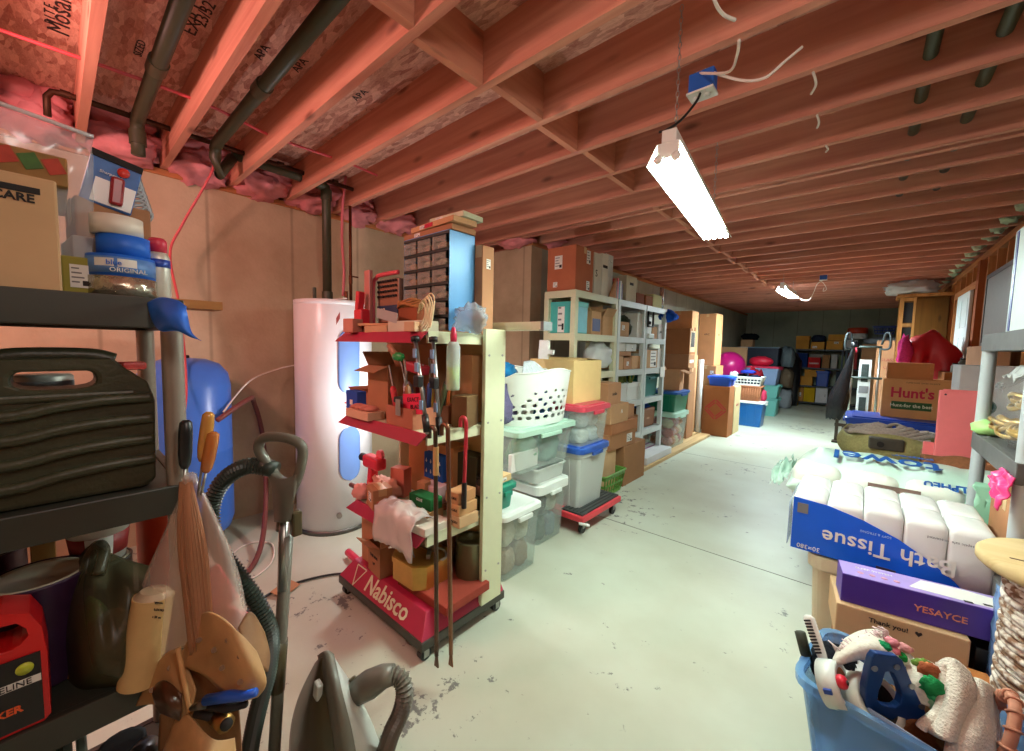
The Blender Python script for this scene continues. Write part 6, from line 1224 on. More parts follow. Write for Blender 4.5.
carton('tall upright carton, right of the two tall ones at the end of the stack', -2.25, 8.36, 1.22, .30, .46, .97, 0, (190, 134, 90), 'y', group=GT, mark=(('F', 0, .1, .05, 'ARC'), ('S', 0, .1, .05, 'ARC'))); carton('carton with a round white sticker under the right upright one', -2.23, 8.36, 0, .36, .5, 1.215, 0, (196, 140, 94), 'y', group=GT, stick=(('F', .3, .4, .06, .06),))
tag(MB().lathe([(.045, 0), (.045, 1.34), (.035, 1.34), (.035, .02)], plastic((222, 226, 230), .4), n=20).obj('poster_tube', None, (-2.16, 7.56, 0)), 'white mailing tube standing upright beside the diamond carton', 'tube')
d = carton('tall brown carton with a red diamond printed on its front', -1.905, 7.81, 0, .42, .36, .88, .0, (172, 112, 70), None, name='cardboard_box', group=GT)
m = MB(); Mr = plain((176, 44, 54), .7, 0, 'red_print', .1)
for q in (0, 1):
    s = .18 - .05 * q; w = .022
    for a, b in (((-s, 0), (0, s)), ((0, s), (s, 0)), ((s, 0), (0, -s)), ((0, -s), (-s, 0))):
        m.box(((a[0] + b[0]) / 2, -.181, .47 + (a[1] + b[1]) / 2), (math.hypot(b[0] - a[0], b[1] - a[1]) - .03, .002, w), Mr, RY(-math.atan2(b[1] - a[1], b[0] - a[0])))
m.obj('printed_diamond', d)
carton('pale carton with red writing behind the diamond carton', -1.86, 8.24, 0, .34, .44, .86, 0, (214, 196, 150), None, group=GT, mark=(('S', 0, .1, .06, 'HEAVY', plastic((190, 50, 60))),))
tote('bright blue lidded bin on top of the diamond carton', -1.88, 7.86, .882, .36, .40, .17, 0, plastic((24, 84, 206), .35), plastic((30, 92, 214), .35), .9, 0, GB)
tote('long blue tote with a white lid on the floor beside the diamond carton', -1.78, 9.35, 0, .72, .46, .50, 0, plastic((12, 92, 160), .35), M_WLID, .88, 4, GB)
wb = T('wicker_basket', 'brown woven wicker basket on the white lid of the blue tote', 'basket', (-1.78, 9.33, .512)); M_WICK = plain((176, 112, 74), .75, 0, 'wicker_work', .35, 70, .8)
m = MB(); loft(m, [rrect(.54, .32, .05, 0), rrect(.60, .36, .06, .28), rrect(.57, .33, .05, .28), rrect(.51, .29, .04, .02)], M_WICK); m.obj('body', wb); m = MB()
for kk in range(15): m.tube([(-.26 + kk * .037, -.165, .01), (-.29 + kk * .0414, -.185, .27)], .009, M_WICK, 6)
m.obj('stake', wb); MB().tube(rrect(.61, .37, .06, .285), .016, M_WICK, 8, True).obj('rim', wb)
for i, (x, c) in enumerate(((-1.92, (196, 176, 140)), (-1.66, (180, 150, 110)))): bundle('pale folded cloth filling the wicker basket, %s half' % ('left', 'right')[i], x, 9.33, .533, .25, .24, .27, c, 95 + i, 'cloths in the wicker basket')
t = T('laundry_basket', 'white slotted laundry basket heaped with dark clothes above the wicker basket', 'laundry basket', (-1.76, 9.36, .815)); crate(t, .56, .40, .17, M_WLID, 9, .86)
for i, (x, c, lb) in enumerate(((-1.88, (30, 36, 52), 'dark checked shirt in the white slotted laundry basket'), (-1.64, (36, 44, 70), 'navy cloth in the white slotted laundry basket'), (-1.76, (40, 60, 170), 'blue cloth on top of the white slotted laundry basket'))): bundle(lb, x, 9.36, .83 + (.22 if i == 2 else 0), .26, .3, .22 if i < 2 else .08, c, 97 + i, 'clothes in the far laundry basket')
bundle('white crumpled cloth at the left edge of the far laundry basket', -2.0, 9.30, .83, .16, .3, .28, (214, 216, 220), 101, None)
M_TUB = clear((120, 200, 190), .75, .3)
tote('teal tub at the bottom of the far tub stack', -1.72, 11.2, 0, .58, .50, .42, 0, M_TUB, None, .86, 0, GB); tote('second teal tub nested above in the far tub stack', -1.72, 11.2, .425, .60, .50, .30, 0, M_TUB, None, .86, 0, GB)
tote('clear bluish tub with a pink red lid on top of the far tub stack', -1.78, 11.2, .73, .66, .52, .42, 0, clear((150, 180, 220), .7, .3), plastic((206, 40, 80), .4), .86, 0, GB)
tag(MB().blob((0, 0, 0), (.5, .3, .24), plastic((206, 30, 60), .4), 3, .12).obj('red_helmet', None, (-1.85, 11.2, 1.27)), 'glossy red domed thing sitting on the pink red tub lid', 'helmet')
bundle('pink red cloth beside the wicker basket on the blue tote', -1.49, 9.44, .512, .13, .2, .24, (190, 60, 90), 103, None)
carton('tan carton holding up the magenta ball', -2.45, 10.7, 0, .6, .6, .80, 0, CARD, 'x', group=GT)
bl = T('exercise_ball', 'big magenta exercise ball resting on cartons by the far left wall', 'ball', (-2.42, 10.7, 1.14)); MB().lathe([(.345 * math.cos(a), .345 * math.sin(a)) for a in [-PI / 2 + PI * k / 24 for k in range(25)]], plain((196, 26, 118), .3, 0, 'magenta', .04), n=40).obj('ball', bl); MB().lathe([(0, -.004), (.02, 0), (0, .004)], plastic((150, 20, 90)), (0, 0, 0), 12).obj('valve', bl, (.0, -.345, .02), rot=(PI / 2, 0, 0))
carton('flat tan carton leaning behind the magenta ball', -2.55, 11.45, 0, .7, .1, 1.6, 0, CARD, 'x', group=GT)
bundle('red cloth heap right of the magenta ball', -1.83, 10.55, 0, .30, .4, 1.26, (170, 36, 50), 105, None)
M_NAVY = plain((28, 44, 66), .5, 0, 'navy_enamel', .15)
cb = T('storage_cabinet', 'large dark blue storage cabinet by the far left corner', 'cabinet', (-2.25, 13.3, 0)); MB().box((0, 0, .80), (1.0, .6, 1.6), M_NAVY).obj('body', cb, bevel=.01); MB().box((0, 0, 1.615), (1.05, .64, .03), plain((120, 150, 170), .4, 0, 'cabinet_top')).obj('top', cb)
for s in (-1, 1): dd = MB().box((s * .25, -.306, .82), (.48, .014, 1.5), M_NAVY).obj('door', cb, bevel=.003); MB().box((s * .05, -.32, .85), (.02, .02, .12), M_STEEL).obj('handle', dd)
carton('small tan carton on the left end of the dark blue cabinet', -2.55, 13.25, 1.632, .3, .3, .20, 0, CARD, None, group=GT)
bundle('black cloth lump on the small tan carton in the far corner', -2.5, 13.25, 1.834, .42, .3, .2, (20, 24, 28), 107, None)
bundle('black bag slumped on cartons left of the dark blue cabinet', -2.72, 12.4, 0, .44, .5, 1.62, (18, 22, 28), 108, None, name='garbage_bag', cat='bag', mat=plain((18, 22, 28), .35, 0, 'black_film', .3, 30, .5))
for i, (y, z, h, c, lb) in enumerate(((13.0, 0, .55, (150, 156, 160), 'grey covered bundle at the bottom right of the dark cabinet'), (13.0, .552, .55, (120, 104, 84), 'brown covered bundle in the middle right of the dark cabinet'), (13.0, 1.104, .58, (110, 124, 130), 'silver grey bag on top of the pile right of the dark cabinet'))): bundle(lb, -1.53, y, z, .30, .5, h, c, 110 + i, 'pile right of the dark cabinet')
bundle('black sack standing right of the covered bundles by the far wall', -1.50, 13.75, 0, .40, .5, 1.66, (14, 18, 24), 115, None, name='garbage_bag', cat='bag', mat=plain((14, 18, 24), .35, 0, 'black_film2', .3, 30, .5))
carton('small yellow box on the floor left of the far shelving', -1.40, 13.95, 0, .14, .2, .18, 0, (206, 160, 40), None, name='yellow_box')
# ---------------------------------------------------------------- shelving on the far wall
M_BSH = plain((36, 50, 60), .5, .2, 'dark_shelf', .1); FL = (.09, .56, 1.08, 1.60)
shelving('dark metal shelving on the far wall, the left of two units', -1.50, -.42, 14.25, 14.7, FL, M_BSH, M_BSH, .02, .04, group='shelving units on the far wall')
shelving('dark metal shelving on the far wall, the right unit behind the hand truck', -.38, .62, 14.25, 14.7, FL, M_BSH, M_BSH, .02, .04, group='shelving units on the far wall')
GF = 'goods on the far shelving'
def farbox(label, u0, u1, lv, vt, c, y=14.27, d=.34, fn=carton, **k):
    z = FL[lv] + .002; a = at(u0, 350, 1, y).x; b = at(u1, 350, 1, y).x; zt = at((u0 + u1) / 2, vt, 1, y).z
    if fn is carton: return carton(label, (a + b) / 2, y + d / 2, z, b - a, d, zt - z, 0, c, k.pop('tape', None), group=GF, **k)
    return a, b, z, zt
C4 = (206, 146, 60)
farbox('orange brown carton at the left end of the far top shelf', 795.5, 808.5, 3, 336, C4, tape='x', lid=.12); farbox('orange brown carton with a white tag second on the far top shelf', 810.5, 824, 3, 342, C4, stick=(('F', -.2, -.2, .1, .06),)); farbox('wide orange brown carton third on the far top shelf', 826, 842.5, 3, 341, C4, stick=(('F', .1, .3, .1, .06),))
a, b, z, zt = farbox('', 810.5, 824.5, 3, 336, 0, fn=None); bundle('dark crinkled bag on the second carton of the far top shelf', (a + b) / 2, 14.44, at(817, 342, 1, 14.27).z + .002, b - a, .3, .22, (34, 44, 64), 121, None, name='garbage_bag', cat='bag')
carton('open carton on the wide third carton of the far top shelf', -.60, 14.44, 1.853, .36, .3, .17, 0, C4, flaps=(('S', .3, .14),), group=GF)
farbox('white bin on the far top shelf under the red lidded one', 844, 857, 3, 340, (206, 206, 206))
t = T('cake_tin', 'round white tin with an orange red lid on the far top shelf', 'tin', (-.17, 14.44, 1.905)); MB().lathe([(.2, 0), (.21, .01), (.21, .17), (0, .17)], M_WHITE, n=28).obj('body', t); MB().lathe([(.215, .14), (.215, .28), (.19, .30), (0, .30)], plastic((190, 60, 30), .4), n=28).obj('lid', t)
farbox('dark blue bin at the left of the second far shelf', 797, 808, 2, 353, (24, 50, 110)); t = farbox('red printed box on the second far shelf', 809, 821, 2, 357.5, (196, 40, 40)); MB().box((0, -.172, .12), (.22, .003, .04), plain((214, 180, 170), .6, 0, 'print', .5, 60)).obj('printed_patch', t)
carton('grey box on top of the red printed box on the second far shelf', -1.0, 14.44, 1.375, .3, .3, .09, 0, (150, 140, 130), None, group=GF); farbox('brown carton right of the red box on the second far shelf', 823, 830.5, 2, 355, (150, 110, 70)); farbox('silver grey box at the right of the second far shelf', 832, 838, 2, 354.5, (176, 176, 172)); 
farbox('orange brown carton, lower of two on the third far shelf', 801.5, 814.5, 1, 376.5, C4); carton('orange brown carton, upper of two on the third far shelf', -1.03, 14.44, .822, .45, .32, .19, 0, C4, None, group=GF, lid=.06); a, b, z, zt = farbox('', 818, 831, 1, 371, 0, fn=None)
tote('blue bin at the right of the third far shelf', (a + b) / 2, 14.44, z, b - a, .34, zt - z, 0, plastic((20, 70, 160), .4), plastic((20, 70, 160), .4), .92, 0, GF)
farbox('printed brown carton at the left of the lowest far shelf', 798, 806.5, 0, 387.5, (176, 120, 60), stick=(('F', 0, 0, .1, .12),)); farbox('yellow box in the middle of the lowest far shelf', 807, 818, 0, 388, (206, 166, 20)); farbox('white box with a dark label at the right of the lowest far shelf', 819, 831, 0, 388.5, (214, 214, 214), mark=(('F', .3, 0, .1, 'I'),))
for i, (u0, u1, lv, vt, c, lb) in enumerate(((840, 848, 2, 356, (120, 130, 90), 'green grey tin on the second shelf of the right far unit'), (849, 858, 2, 353, (170, 60, 60), 'red topped box on the second shelf of the right far unit'), (838, 846, 1, 372, (50, 60, 70), 'dark box on the third shelf of the right far unit'), (866, 884, 2, 350, (206, 160, 110), 'large tan carton on the right far unit behind the hand truck'))): farbox(lb, u0, u1, lv, vt, c)
t = T('plastic_crate', 'blue basket on top of the cartons in the far right corner', 'crate', (.35, 14.0, 2.012)); crate(t, .42, .3, .2, plastic((20, 60, 140), .4))
bundle('crumpled clear plastic sheet on the far right cartons', .45, 14.0, 1.752, .9, .4, .2, (180, 190, 200), 130, None, mat=clear((200, 210, 220), .7, .2), name='plastic_wrap', cat='plastic sheet')
carton('big tan carton below the blue basket in the far right corner', .45, 14.0, 1.10, 1.0, .4, .65, 0, (206, 150, 104), 'x', group=GT)
carton('lower tan carton in the far right corner behind the hand truck', .45, 14.0, 0, 1.0, .4, 1.095, 0, (190, 140, 96), 'x', group=GT)
# ---------------------------------------------------------------- hand truck, bag and cabinet down the right side
M_ALU = metal((176, 182, 178), .35)
ht = T('hand_truck', 'folding steel hand truck with looped handles standing behind the blue lidded tote', 'hand truck', (.03, 9.0, 0))
for s in (-1, 1):
    MB().tube([(s * .17, 0, .1), (s * .17, 0, 1.62)], .018, M_ALU, 10).obj('upright', ht)
    MB().tube(smooth_path([(s * .17, 0, 1.60), (s * .22, -.05, 1.58), (s * .28, -.10, 1.62), (s * .27, -.10, 1.82), (s * .22, -.06, 1.84), (s * .18, -.02, 1.66)], 5), .016, plastic((60, 70, 72), .4), 8).obj('handle', ht)
    c = MB().cyl((s * .20, .05, .12), (s * .16, .05, .12), .03, M_STEEL, n=14).obj('hub', ht); MB().cyl((s * .24, .05, .12), (s * .19, .05, .12), .12, M_BLK, n=24).obj('wheel', c)
for z in (1.62, 1.10, .5): MB().tube([(-.28 if z == 1.10 else -.19, -.02, z), (.30 if z == 1.10 else .19, -.02, z)], .018, plastic((70, 84, 80), .4) if z > 1 else M_ALU, 8).obj('cross_bar', ht)
MB().box((0, -.14, .012), (.36, .26, .012), M_ALU).obj('toe_plate', ht)
MB().box((0, .01, .88), (.16, .012, 1.05), plain((206, 212, 210), .4, 0, 'white_plate')).obj('back_plate', ht); m = MB()
for z in (1.18, .62): m.box((0, .0, z), (.09, .004, .3), plain((50, 62, 60), .6, 0, 'black_print', .6, 30))
m.box((0, .0, .9), (.12, .004, .12), M_GREYINK); m.obj('printed_patch', ht)
tb = T('garbage_bag', 'black garbage bag hanging slack from the left of the hand truck', 'bag', (-.25, 8.6, .42)); M_BB = plain((10, 13, 18), .32, 0, 'black_bag', .2, 18, .9, .4)
def bagfn(u, v):
    z = 1.62 - 1.22 * v; r = .02 + .108 * min(1, v * 1.4) ** 1.2 * (1 - .45 * max(0, v - .85) / .15); a = 2 * PI * u
    return Vector((-.13 - .20 * v + r * math.cos(a) * (1 + .22 * math.sin(5 * a + 9 * v) * v), 8.62 + r * .7 * math.sin(a), z + .02 * math.sin(7 * a) * v))
MB().grid(bagfn, 30, 26, M_BB, True, True).obj('sack', tb, world=True); MB().blob((-.12, 8.62, 1.64), (.1, .08, .12), M_BB, 3, .4).obj('knot', tb, world=True); MB().tube([(-.10, 8.6, 1.60), (-.09, 8.58, 1.52)], .012, plastic((214, 50, 70))).obj('tie', tb, world=True)
st = T('step_ladder', 'dark legs of a folded stand under the black garbage bag', 'stand', (-.20, 8.70, 0)); M_WBR = plain((60, 50, 36), .6, 0, 'dark_wood', .2)
for s in (-.07, .07): MB().box((s, 0, .195), (.045, .05, .39), M_WBR).obj('leg', st)
MB().box((0, 0, .30), (.2, .04, .05), M_WBR).obj('rail', st); MB().box((0, -.05, .02), (.24, .16, .03), M_WBR).obj('foot', st)
wc = T('wood_cabinet', 'tall dark stained wooden cabinet with a face frame built against the right wall', 'cabinet', (.66, 9.2, 0)); M_CABW = wood((96, 60, 18), (128, 84, 28), .7, 2); M_CABF = wood((168, 112, 58), (196, 142, 82), 1, 2)
MB().box((.0, .1, 1.22), (.54, .4, 2.40), M_CABW).obj('body', wc)
MB().box((.0, .1, 2.45), (.62, .48, .05), M_CABF).obj('top', wc)
MB().box((.095, -.112, 1.7), (.36, .02, 1.38), M_CABW).obj('door', wc, bevel=.004)
for x, w in ((-.25, .05), (-.10, .03)): MB().box((x, -.11, 1.25), (w, .03, 2.34), M_CABF).obj('stile', wc)
for z in (2.39, 1.98, 1.2): MB().box((-.175, -.11, z), (.12, .028, .05), M_CABF).obj('rail', wc)
for z in (2.18, 1.6): MB().box((-.175, -.102, z), (.12, .004, .32 if z > 2 else .68), M_DARK).obj('opening', wc)
tag(MB().blob((0, 0, .09), (.62, .42, .26), clear((226, 228, 230), .85, .3), 12, .4, 2.2, 30, 16, .7).obj('plastic_bag', None, (.50, 9.25, 2.485)), 'crumpled white plastic bag lying on top of the tall wooden cabinet', 'bag')
# row along the wall
GR = 'cartons along the right wall'
carton('large tan carton with red print behind the hand truck', .42, 10.1, 0, .5, .4, 1.75, 0, (206, 150, 110), 'x', group=GR, mark=(('F', -.2, .3, .07, 'GLASS', plastic((190, 70, 70))), ('F', -.2, .22, .07, 'UP', plastic((190, 70, 70)))))
M_BLID = plastic((18, 72, 190), .35)
carton('wide carton supporting the blue lidded tote by the right wall', .32, 6.15, 0, .80, .60, .40, 0, CARD2, 'x', group=GR)
tote('long blue lidded tote on a carton by the right wall under the printed food carton', .30, 6.10, .402, .80, .66, .40, 0, M_BLID, M_BLID, .9, 0, GB, lidh=.05)
hb = carton("large carton with red and green Hunt's printing on the blue tote lid", .46, 6.25, .816, .56, .38, .42, 0, (206, 150, 98), None, group=GR)
MG = plain((30, 84, 34), .7, 0, 'green_print', .05); Mr2 = plain((190, 20, 60), .7, 0, 'red_print2', .05)
text_mesh("Hunt's", .15, Mr2, 'lettering', hb, (-.045, -.192, .27), FRONT, sx=.86, bold=.004); MB().box((-.045, -.191, .135), (.31, .002, .085), MG).obj('printed_band', hb); text_mesh('Hunt-for the best', .05, paper((220, 220, 190)), 'lettering', hb, (-.045, -.193, .135), FRONT, sx=.92, bold=.001)
text_mesh('TOMATOES  DICED IN JUICE', .02, M_INK, 'lettering', hb, (.03, -.1915, .385), FRONT)
b2 = carton('small framed wooden drawer front box sitting on the printed food carton', .385, 6.25, 1.238, .36, .28, .175, 0, (196, 126, 76), None, name='wooden_box'); MB().frame([(-.18, .0), (.18, .0), (.18, .175), (-.18, .175)], [(-.155, .025), (.155, .025), (.155, .15), (-.155, .15)], (0, -.152, 0), (1, 0, 0), (0, 0, 1), (0, .012, 0), wood((190, 116, 66), (206, 140, 86), 1, 0)).obj('frame', b2)
carton('tall carton under the red cloth by the right wall', .62, 7.25, 0, .42, .44, 1.50, 0, CARD2, 'x', group=GR)
def redfn(u, v):
    x = .42 + .44 * u; z0 = 1.80 - .45 * abs(u - .38) ** 1.4 * 1.2
    if v < .45: return Vector((x, 7.5 - .55 * v / .45 + .02 * math.sin(9 * u), z0 + .02 * math.sin(14 * u + 3 * v)))
    k = (v - .45) / .55; dp_ = .62 * (1 - .55 * abs(u - .62) * 1.6)
    return Vector((x + .02 * math.sin(9 * u) * k, 6.93 - .06 * math.sin(2.5 * k) - .05 * math.sin(11 * u) * k, z0 - max(.08, dp_) * k))
drape('red_cloth', 'bright red shiny cloth draped over a tall carton by the wooden cabinet', 'cloth', redfn, 40, 26, plain((176, 14, 30), .45, 0, 'red_satin', .2, 8, .2), None, .006)
tag(MB().blob((0, 0, .1), (.13, .2, .40), fabric((214, 60, 130)), 3, .4).obj('pink_cloth', None, (.37, 6.88, 1.42)), 'hot pink cloth hanging at the left edge of the red cloth', 'cloth')
carton('shallow brown carton behind the food carton near the wall', .80, 6.6, 0, .26, .5, 1.32, 0, (150, 96, 50), None, group=GR)
for i, (x, z, c, h, lb) in enumerate(((.76, 1.322, (150, 156, 156), .10, 'grey tin on the carton by the right wall'), (.82, 1.322, (90, 96, 92), .16, 'dark green bottle on the carton by the right wall'), (.88, 1.322, (180, 176, 160), .14, 'pale bottle on the carton by the right wall'))): bottle(lb, x, 6.5 + .06 * i, z, .035, h, plain(c, .3, 0, 'tin'), M_DARK, 'bottles by the right wall', 'bottle', 'bottle', .6)
# leaning frame on the studs
fr = T('picture_frame', 'dark framed grey board leaning on the studs of the right wall', 'picture frame', (.90, 5.75, 1.60)); MB().box((0, 0, .36), (.012, 1.0, .68), plain((120, 108, 100), .5, 0, 'grey_board', .1)).obj('board', fr); MB().frame([(-.54, 0), (.54, 0), (.54, .72), (-.54, .72)], [(-.5, .04), (.5, .04), (.5, .68), (-.5, .68)], (-.012, 0, 0), (0, 1, 0), (0, 0, 1), (.02, 0, 0), plain((52, 34, 26), .4, 0, 'frame_wood')).obj('frame', fr)
carton('tall plain carton that the dark framed board stands on', .86, 5.75, 0, .12, 1.0, 1.598, 0, CARD2, None, group=GR)
wbx = carton('white carton with a round green emblem behind the coral boards', .74, 4.80, 0, .34, .36, 1.43, 0, (222, 224, 226), None, group=GR, name='white_box')
e = MB().lathe([(.0, -.001), (.055, 0), (.055, .002), (0, .003)], plain((20, 90, 84), .5, 0, 'emblem_green'), (0, 0, 0), 24, .9, 1.0).obj('emblem', wbx, (-.02, -.181, 1.12), rot=(PI / 2, 0, 0)); MB().prism([(-.03, -.02), (.03, -.02), (0, .025)], (0, 0, .003), (1, 0, 0), (0, 1, 0), (0, 0, .001), M_WHITE).obj('printed_triangle', e)
# khaki bag on a carton
carton('carton under the khaki bag by the right wall', .22, 4.95, 0, .62, .56, .582, 0, CARD2, 'x', group=GR)
kb = T('duffel_bag', 'open khaki canvas bag with coiled grey straps on a carton by the right wall', 'bag', (.22, 4.95, .587)); M_KH = fabric((178, 174, 120)); M_KH2 = fabric((100, 74, 54))
def kfn(u, v):
    a = 2 * PI * u; r = 1 + .10 * nz(math.cos(a) * 2, math.sin(a) * 2, 3); h = .20 * v
    return Vector(((.32 + .04 * math.sin(v * PI)) * r * math.cos(a), (.27 + .05 * math.sin(v * PI)) * r * math.sin(a), h + .03 * math.sin(3 * a) * v))
MB().grid(kfn, 40, 8, M_KH, True, True).obj('sack', kb, solid=.012)
MB().blob((0, 0, .03), (.56, .46, .16), M_KH2, 5, .2).obj('lining', kb)
m = MB(); M_STRAP = fabric((196, 184, 174))
for k in range(6):
    f = 1.08 - .14 * k; a0 = .5 * k
    m.tube(smooth_path([((.29 * math.cos(a0 + q * .5) + .02 * math.sin(3 * q + k)) * f, .24 * math.sin(a0 + q * .5) * f, .20 + .012 * k + .022 * math.sin(q * 1.7 + 2 * k)) for q in range(12)], 4), .019, M_STRAP, 6, squash=.4)
m.obj('strap', kb)
bb = T('battery_box', 'dark grey box with a round knob lying in the mouth of the khaki bag', 'box', (.19, 4.64, .69), .08); MB().box((0, 0, .05), (.22, .08, .10), plain((70, 66, 58), .5, 0, 'dark_grey_case', .2)).obj('body', bb, bevel=.01); MB().cyl((-.04, -.04, .05), (-.04, -.058, .05), .024, M_DARK, n=18).obj('knob', bb)
# coral boards
M_CORAL = plain((250, 130, 134), .5, 0, 'coral', .04)
carton('carton under the coral boards by the right wall', .62, 4.28, 0, .46, .5, .76, 0, CARD2, 'x', group=GR)
for i, (y, z, h, lb, r) in enumerate(((4.02, .765, .50, 'coral pink plastic board standing on edge in front of the white carton', -.06), (4.09, .765, .12, 'second coral pink board lying low behind the upright one', -.05))):
    t = T('plastic_board', lb, 'board', (.51, y, z), .02, 'coral boards', RX(r)); MB().box((0, 0, h / 2), (.20 if not i else .30, .03, h), M_CORAL).obj('board', t, bevel=.008)
    if not i:
        for x in (-.07, .08): MB().cyl((x, -.016, h - .03), (x, -.019, h - .03), .006, M_DARK, n=10).obj('hole', t)
        MB().box((0, 0, h - .003), (.16, .034, .02), M_CORAL).obj('top_lip', t, bevel=.004)
carton('carton under the brown blanket by the right wall', .60, 3.70, 0, .56, .46, .70, 0, CARD, 'x', group=GR)
def blfn(u, v): return Vector((.33 + .55 * u, 3.47 + .44 * v, .745 + .08 * math.sin(PI * v) + .035 * nz(u * 4, v * 7, 2) + .03 * math.sin(10 * v + 3 * u)))
drape('brown_blanket', 'brown folded blanket heaped between the coral boards and the towel pack', 'blanket', blfn, 26, 26, fabric((146, 96, 66)), None, .03)
# ---------------------------------------------------------------- packs on the near right
carton('carton under the green wrapped paper towel pack', .24, 3.16, 0, .54, .58, .60, 0, CARD, 'x', group=GR)
tp = T('towel_pack', 'large paper towel pack in mint green printed plastic wrap', 'paper towels', (.14, 3.14, .603)); M_MINT = plain((204, 236, 220), .28, 0, 'mint_film', .12, 14, .4); M_TROLL = plain((226, 234, 222), .4, 0, 'white_film', .06, 14, .3); M_LOGO = plain((24, 84, 160), .4, 0, 'blue_print2')
def tpfn(u, v):
    x = -.44 + .98 * u; e = min(1, 8 * u, 8 * (1 - u)) ; 
    a = PI * (1.08 - 1.16 * v); y = -.30 * math.cos(a) * -1; z = .12 + .185 * math.sin(a) * e ** .5
    bump = .014 * abs(math.sin(4 * PI * u)) 
    return Vector((x, .30 * math.cos(a), max(.004, z + bump - .014 + .01 * nz(u * 9, v * 9, 4))))
MB().grid(tpfn, 44, 24, M_MINT).obj('film', tp)
m = MB()
for k in range(4): m.blob((-.30 + k * .235, -.165, .135), (.245, .27, .235), M_TROLL, k, .04, 2, 24, 16, .9, .55)
m.obj('roll', tp)
m = MB().grid(lambda i, j: Vector((-.44 - .09 * i + .03 * nz(j * 5, i * 4, 2), -.22 + .46 * j, .04 + .17 * (1 - abs(j - .5)) + .06 * nz(i * 5, j * 7, 5) - .05 * i)), 10, 14, clear((206, 236, 222), .55, .15)); m.obj('loose_film', tp, solid=.002)
for tx, sz, x, be, mt, sx in (('towel', .15, -.02, 66, M_LOGO, 1.3), ('ALPHEU', .05, .22, 36, M_LOGO, 1), ('paper', .06, .10, 86, M_LOGO, 1.2)):
    b_ = math.radians(be); y, z = -.31 * math.cos(b_), .135 + .195 * math.sin(b_)
    text_mesh(tx, sz, mt, 'lettering', tp, (x, y, z), axes((-1, 0, 0), (0, -.31 * math.sin(b_), -.195 * math.cos(b_))), sx=sx, bold=.002)
MB().box((.02, -.305, .20), (.20, .004, .03), plain((120, 96, 84), .6, 0, 'brown_print', .3), RX(-.3)).obj('printed_patch', tp)
# bath tissue on the cream bin
tote('tall cream plastic bin under the blue bath tissue pack', .10, 2.46, 0, .44, .42, .585, 0, plastic((206, 198, 168), .4), None, .88, 0, GB, rim=.018)
bt = T('tissue_pack', 'long blue and white bath tissue pack lying on the cream bin', 'bath tissue', (.105, 2.45, .590)); LX, LY, LZ = .62, .42, .26; M_WFILM = plain((230, 234, 232), .25, 0, 'white_gloss', .04, 10, .2); M_BFILM = plain((24, 96, 224), .25, 0, 'blue_gloss', .15, 6)
m = MB()
for i in range(5):
    for j in range(2):
        c = (-LX / 2 + (i + .5) * LX / 5, -LY / 4 + j * LY / 2); a, b = LX / 5 - .001, LY / 2 - .001; r = random.Random(i + 9 * j); hz = LZ + r.uniform(-.004, .006)
        loft(m, [rrect(a - .02, b - .02, .012, 0, 3, c), rrect(a, b, .015, .012, 3, c), rrect(a, b, .015, hz - .03, 3, c), rrect(a - .006, b - .006, .02, hz - .014, 3, c), rrect(a - .024, b - .024, .025, hz - .004, 3, c), rrect(a - .06, b - .07, .03, hz, 3, c)], M_WFILM, smooth=True)
m.obj('rolls', bt)
yb = -LY / 2 - .003
poly = [(-LX / 2 + .004, .006), (.25, .006), (.21, .05), (.14, .105), (.05, .16), (-.06, .205), (-.18, .236), (-LX / 2 + .004, .246)]
MB().prism(poly, (0, yb, 0), (1, 0, 0), (0, 0, 1), (0, -.003, 0), M_BFILM).obj('blue_print', bt)
UPS = axes((-1, 0, 0), (0, 0, -1))
text_mesh('Bath Tissue', .088, M_WHITE, 'lettering', bt, (.01, yb - .0042, .098), UPS, sx=1.0, bold=.001); text_mesh('30=380', .028, M_WHITE, 'lettering', bt, (-.24, yb - .0042, .025), UPS); text_mesh('SOFT & STRONG', .013, paper((170, 200, 230)), 'lettering', bt, (-.02, yb - .0042, .16), UPS)
MB().box((-.27, yb - .004, .20), (.04, .002, .045), M_GREYINK).obj('printed_seal', bt); MB().box((.02, yb - .0045, .018), (.06, .002, .02), plain((50, 40, 60), .4)).obj('printed_patch', bt)
text_mesh('septic safe  unscented', .014, M_GREYINK, 'lettering', bt, (.19, yb - .003, .20), UPS)
m = MB().grid(lambda i, j: Vector((-LX / 2 - .012 - .03 * math.sin(PI * j) * i, yb + .01 + (LY * .9) * i, .01 + .2 * j + .01 * nz(i * 6, j * 6, 2))), 10, 8, clear((206, 220, 240), .5, .15)); m.obj('end_film', bt, solid=.002)
# purple and brown mailers
carton('plain carton at the bottom of the mailer stack on the near right', .18, 2.12, 0, .40, .24, .398, .1, CARD2, 'x', group=GR)
ty = carton('brown mailer box printed Thank you with a heart under the purple box', .145, 2.12, .400, .36, .24, .13, .13, (216, 180, 138), None, name='mailer_box', mark=(('F', -.08, .27, .024, 'Thank you!', M_INK, 1, .0004),))
MB().prism([(0, -.010), (.010, .001), (.008, .007), (.004, .008), (0, .004), (-.004, .008), (-.008, .007), (-.010, .001)], (.052, -.122, .101), (1, 0, 0), (0, 0, 1), (0, -.001, 0), M_INK).obj('printed_heart', ty); MB().box((.0, -.04, .1305), (.20, .012, .001), CARD_D if 'CARD_D' in globals() else M_GREYINK).obj('slot', ty)
pu = T('mailer_box', 'purple printed YESAYCE box lying on the brown mailer', 'box', (.225, 2.10, .532), .15); M_PUR = plain((74, 44, 150), .35, 0, 'purple_print', .12, 5); M_LAV = plain((170, 150, 214), .4, 0, 'lavender', .1)
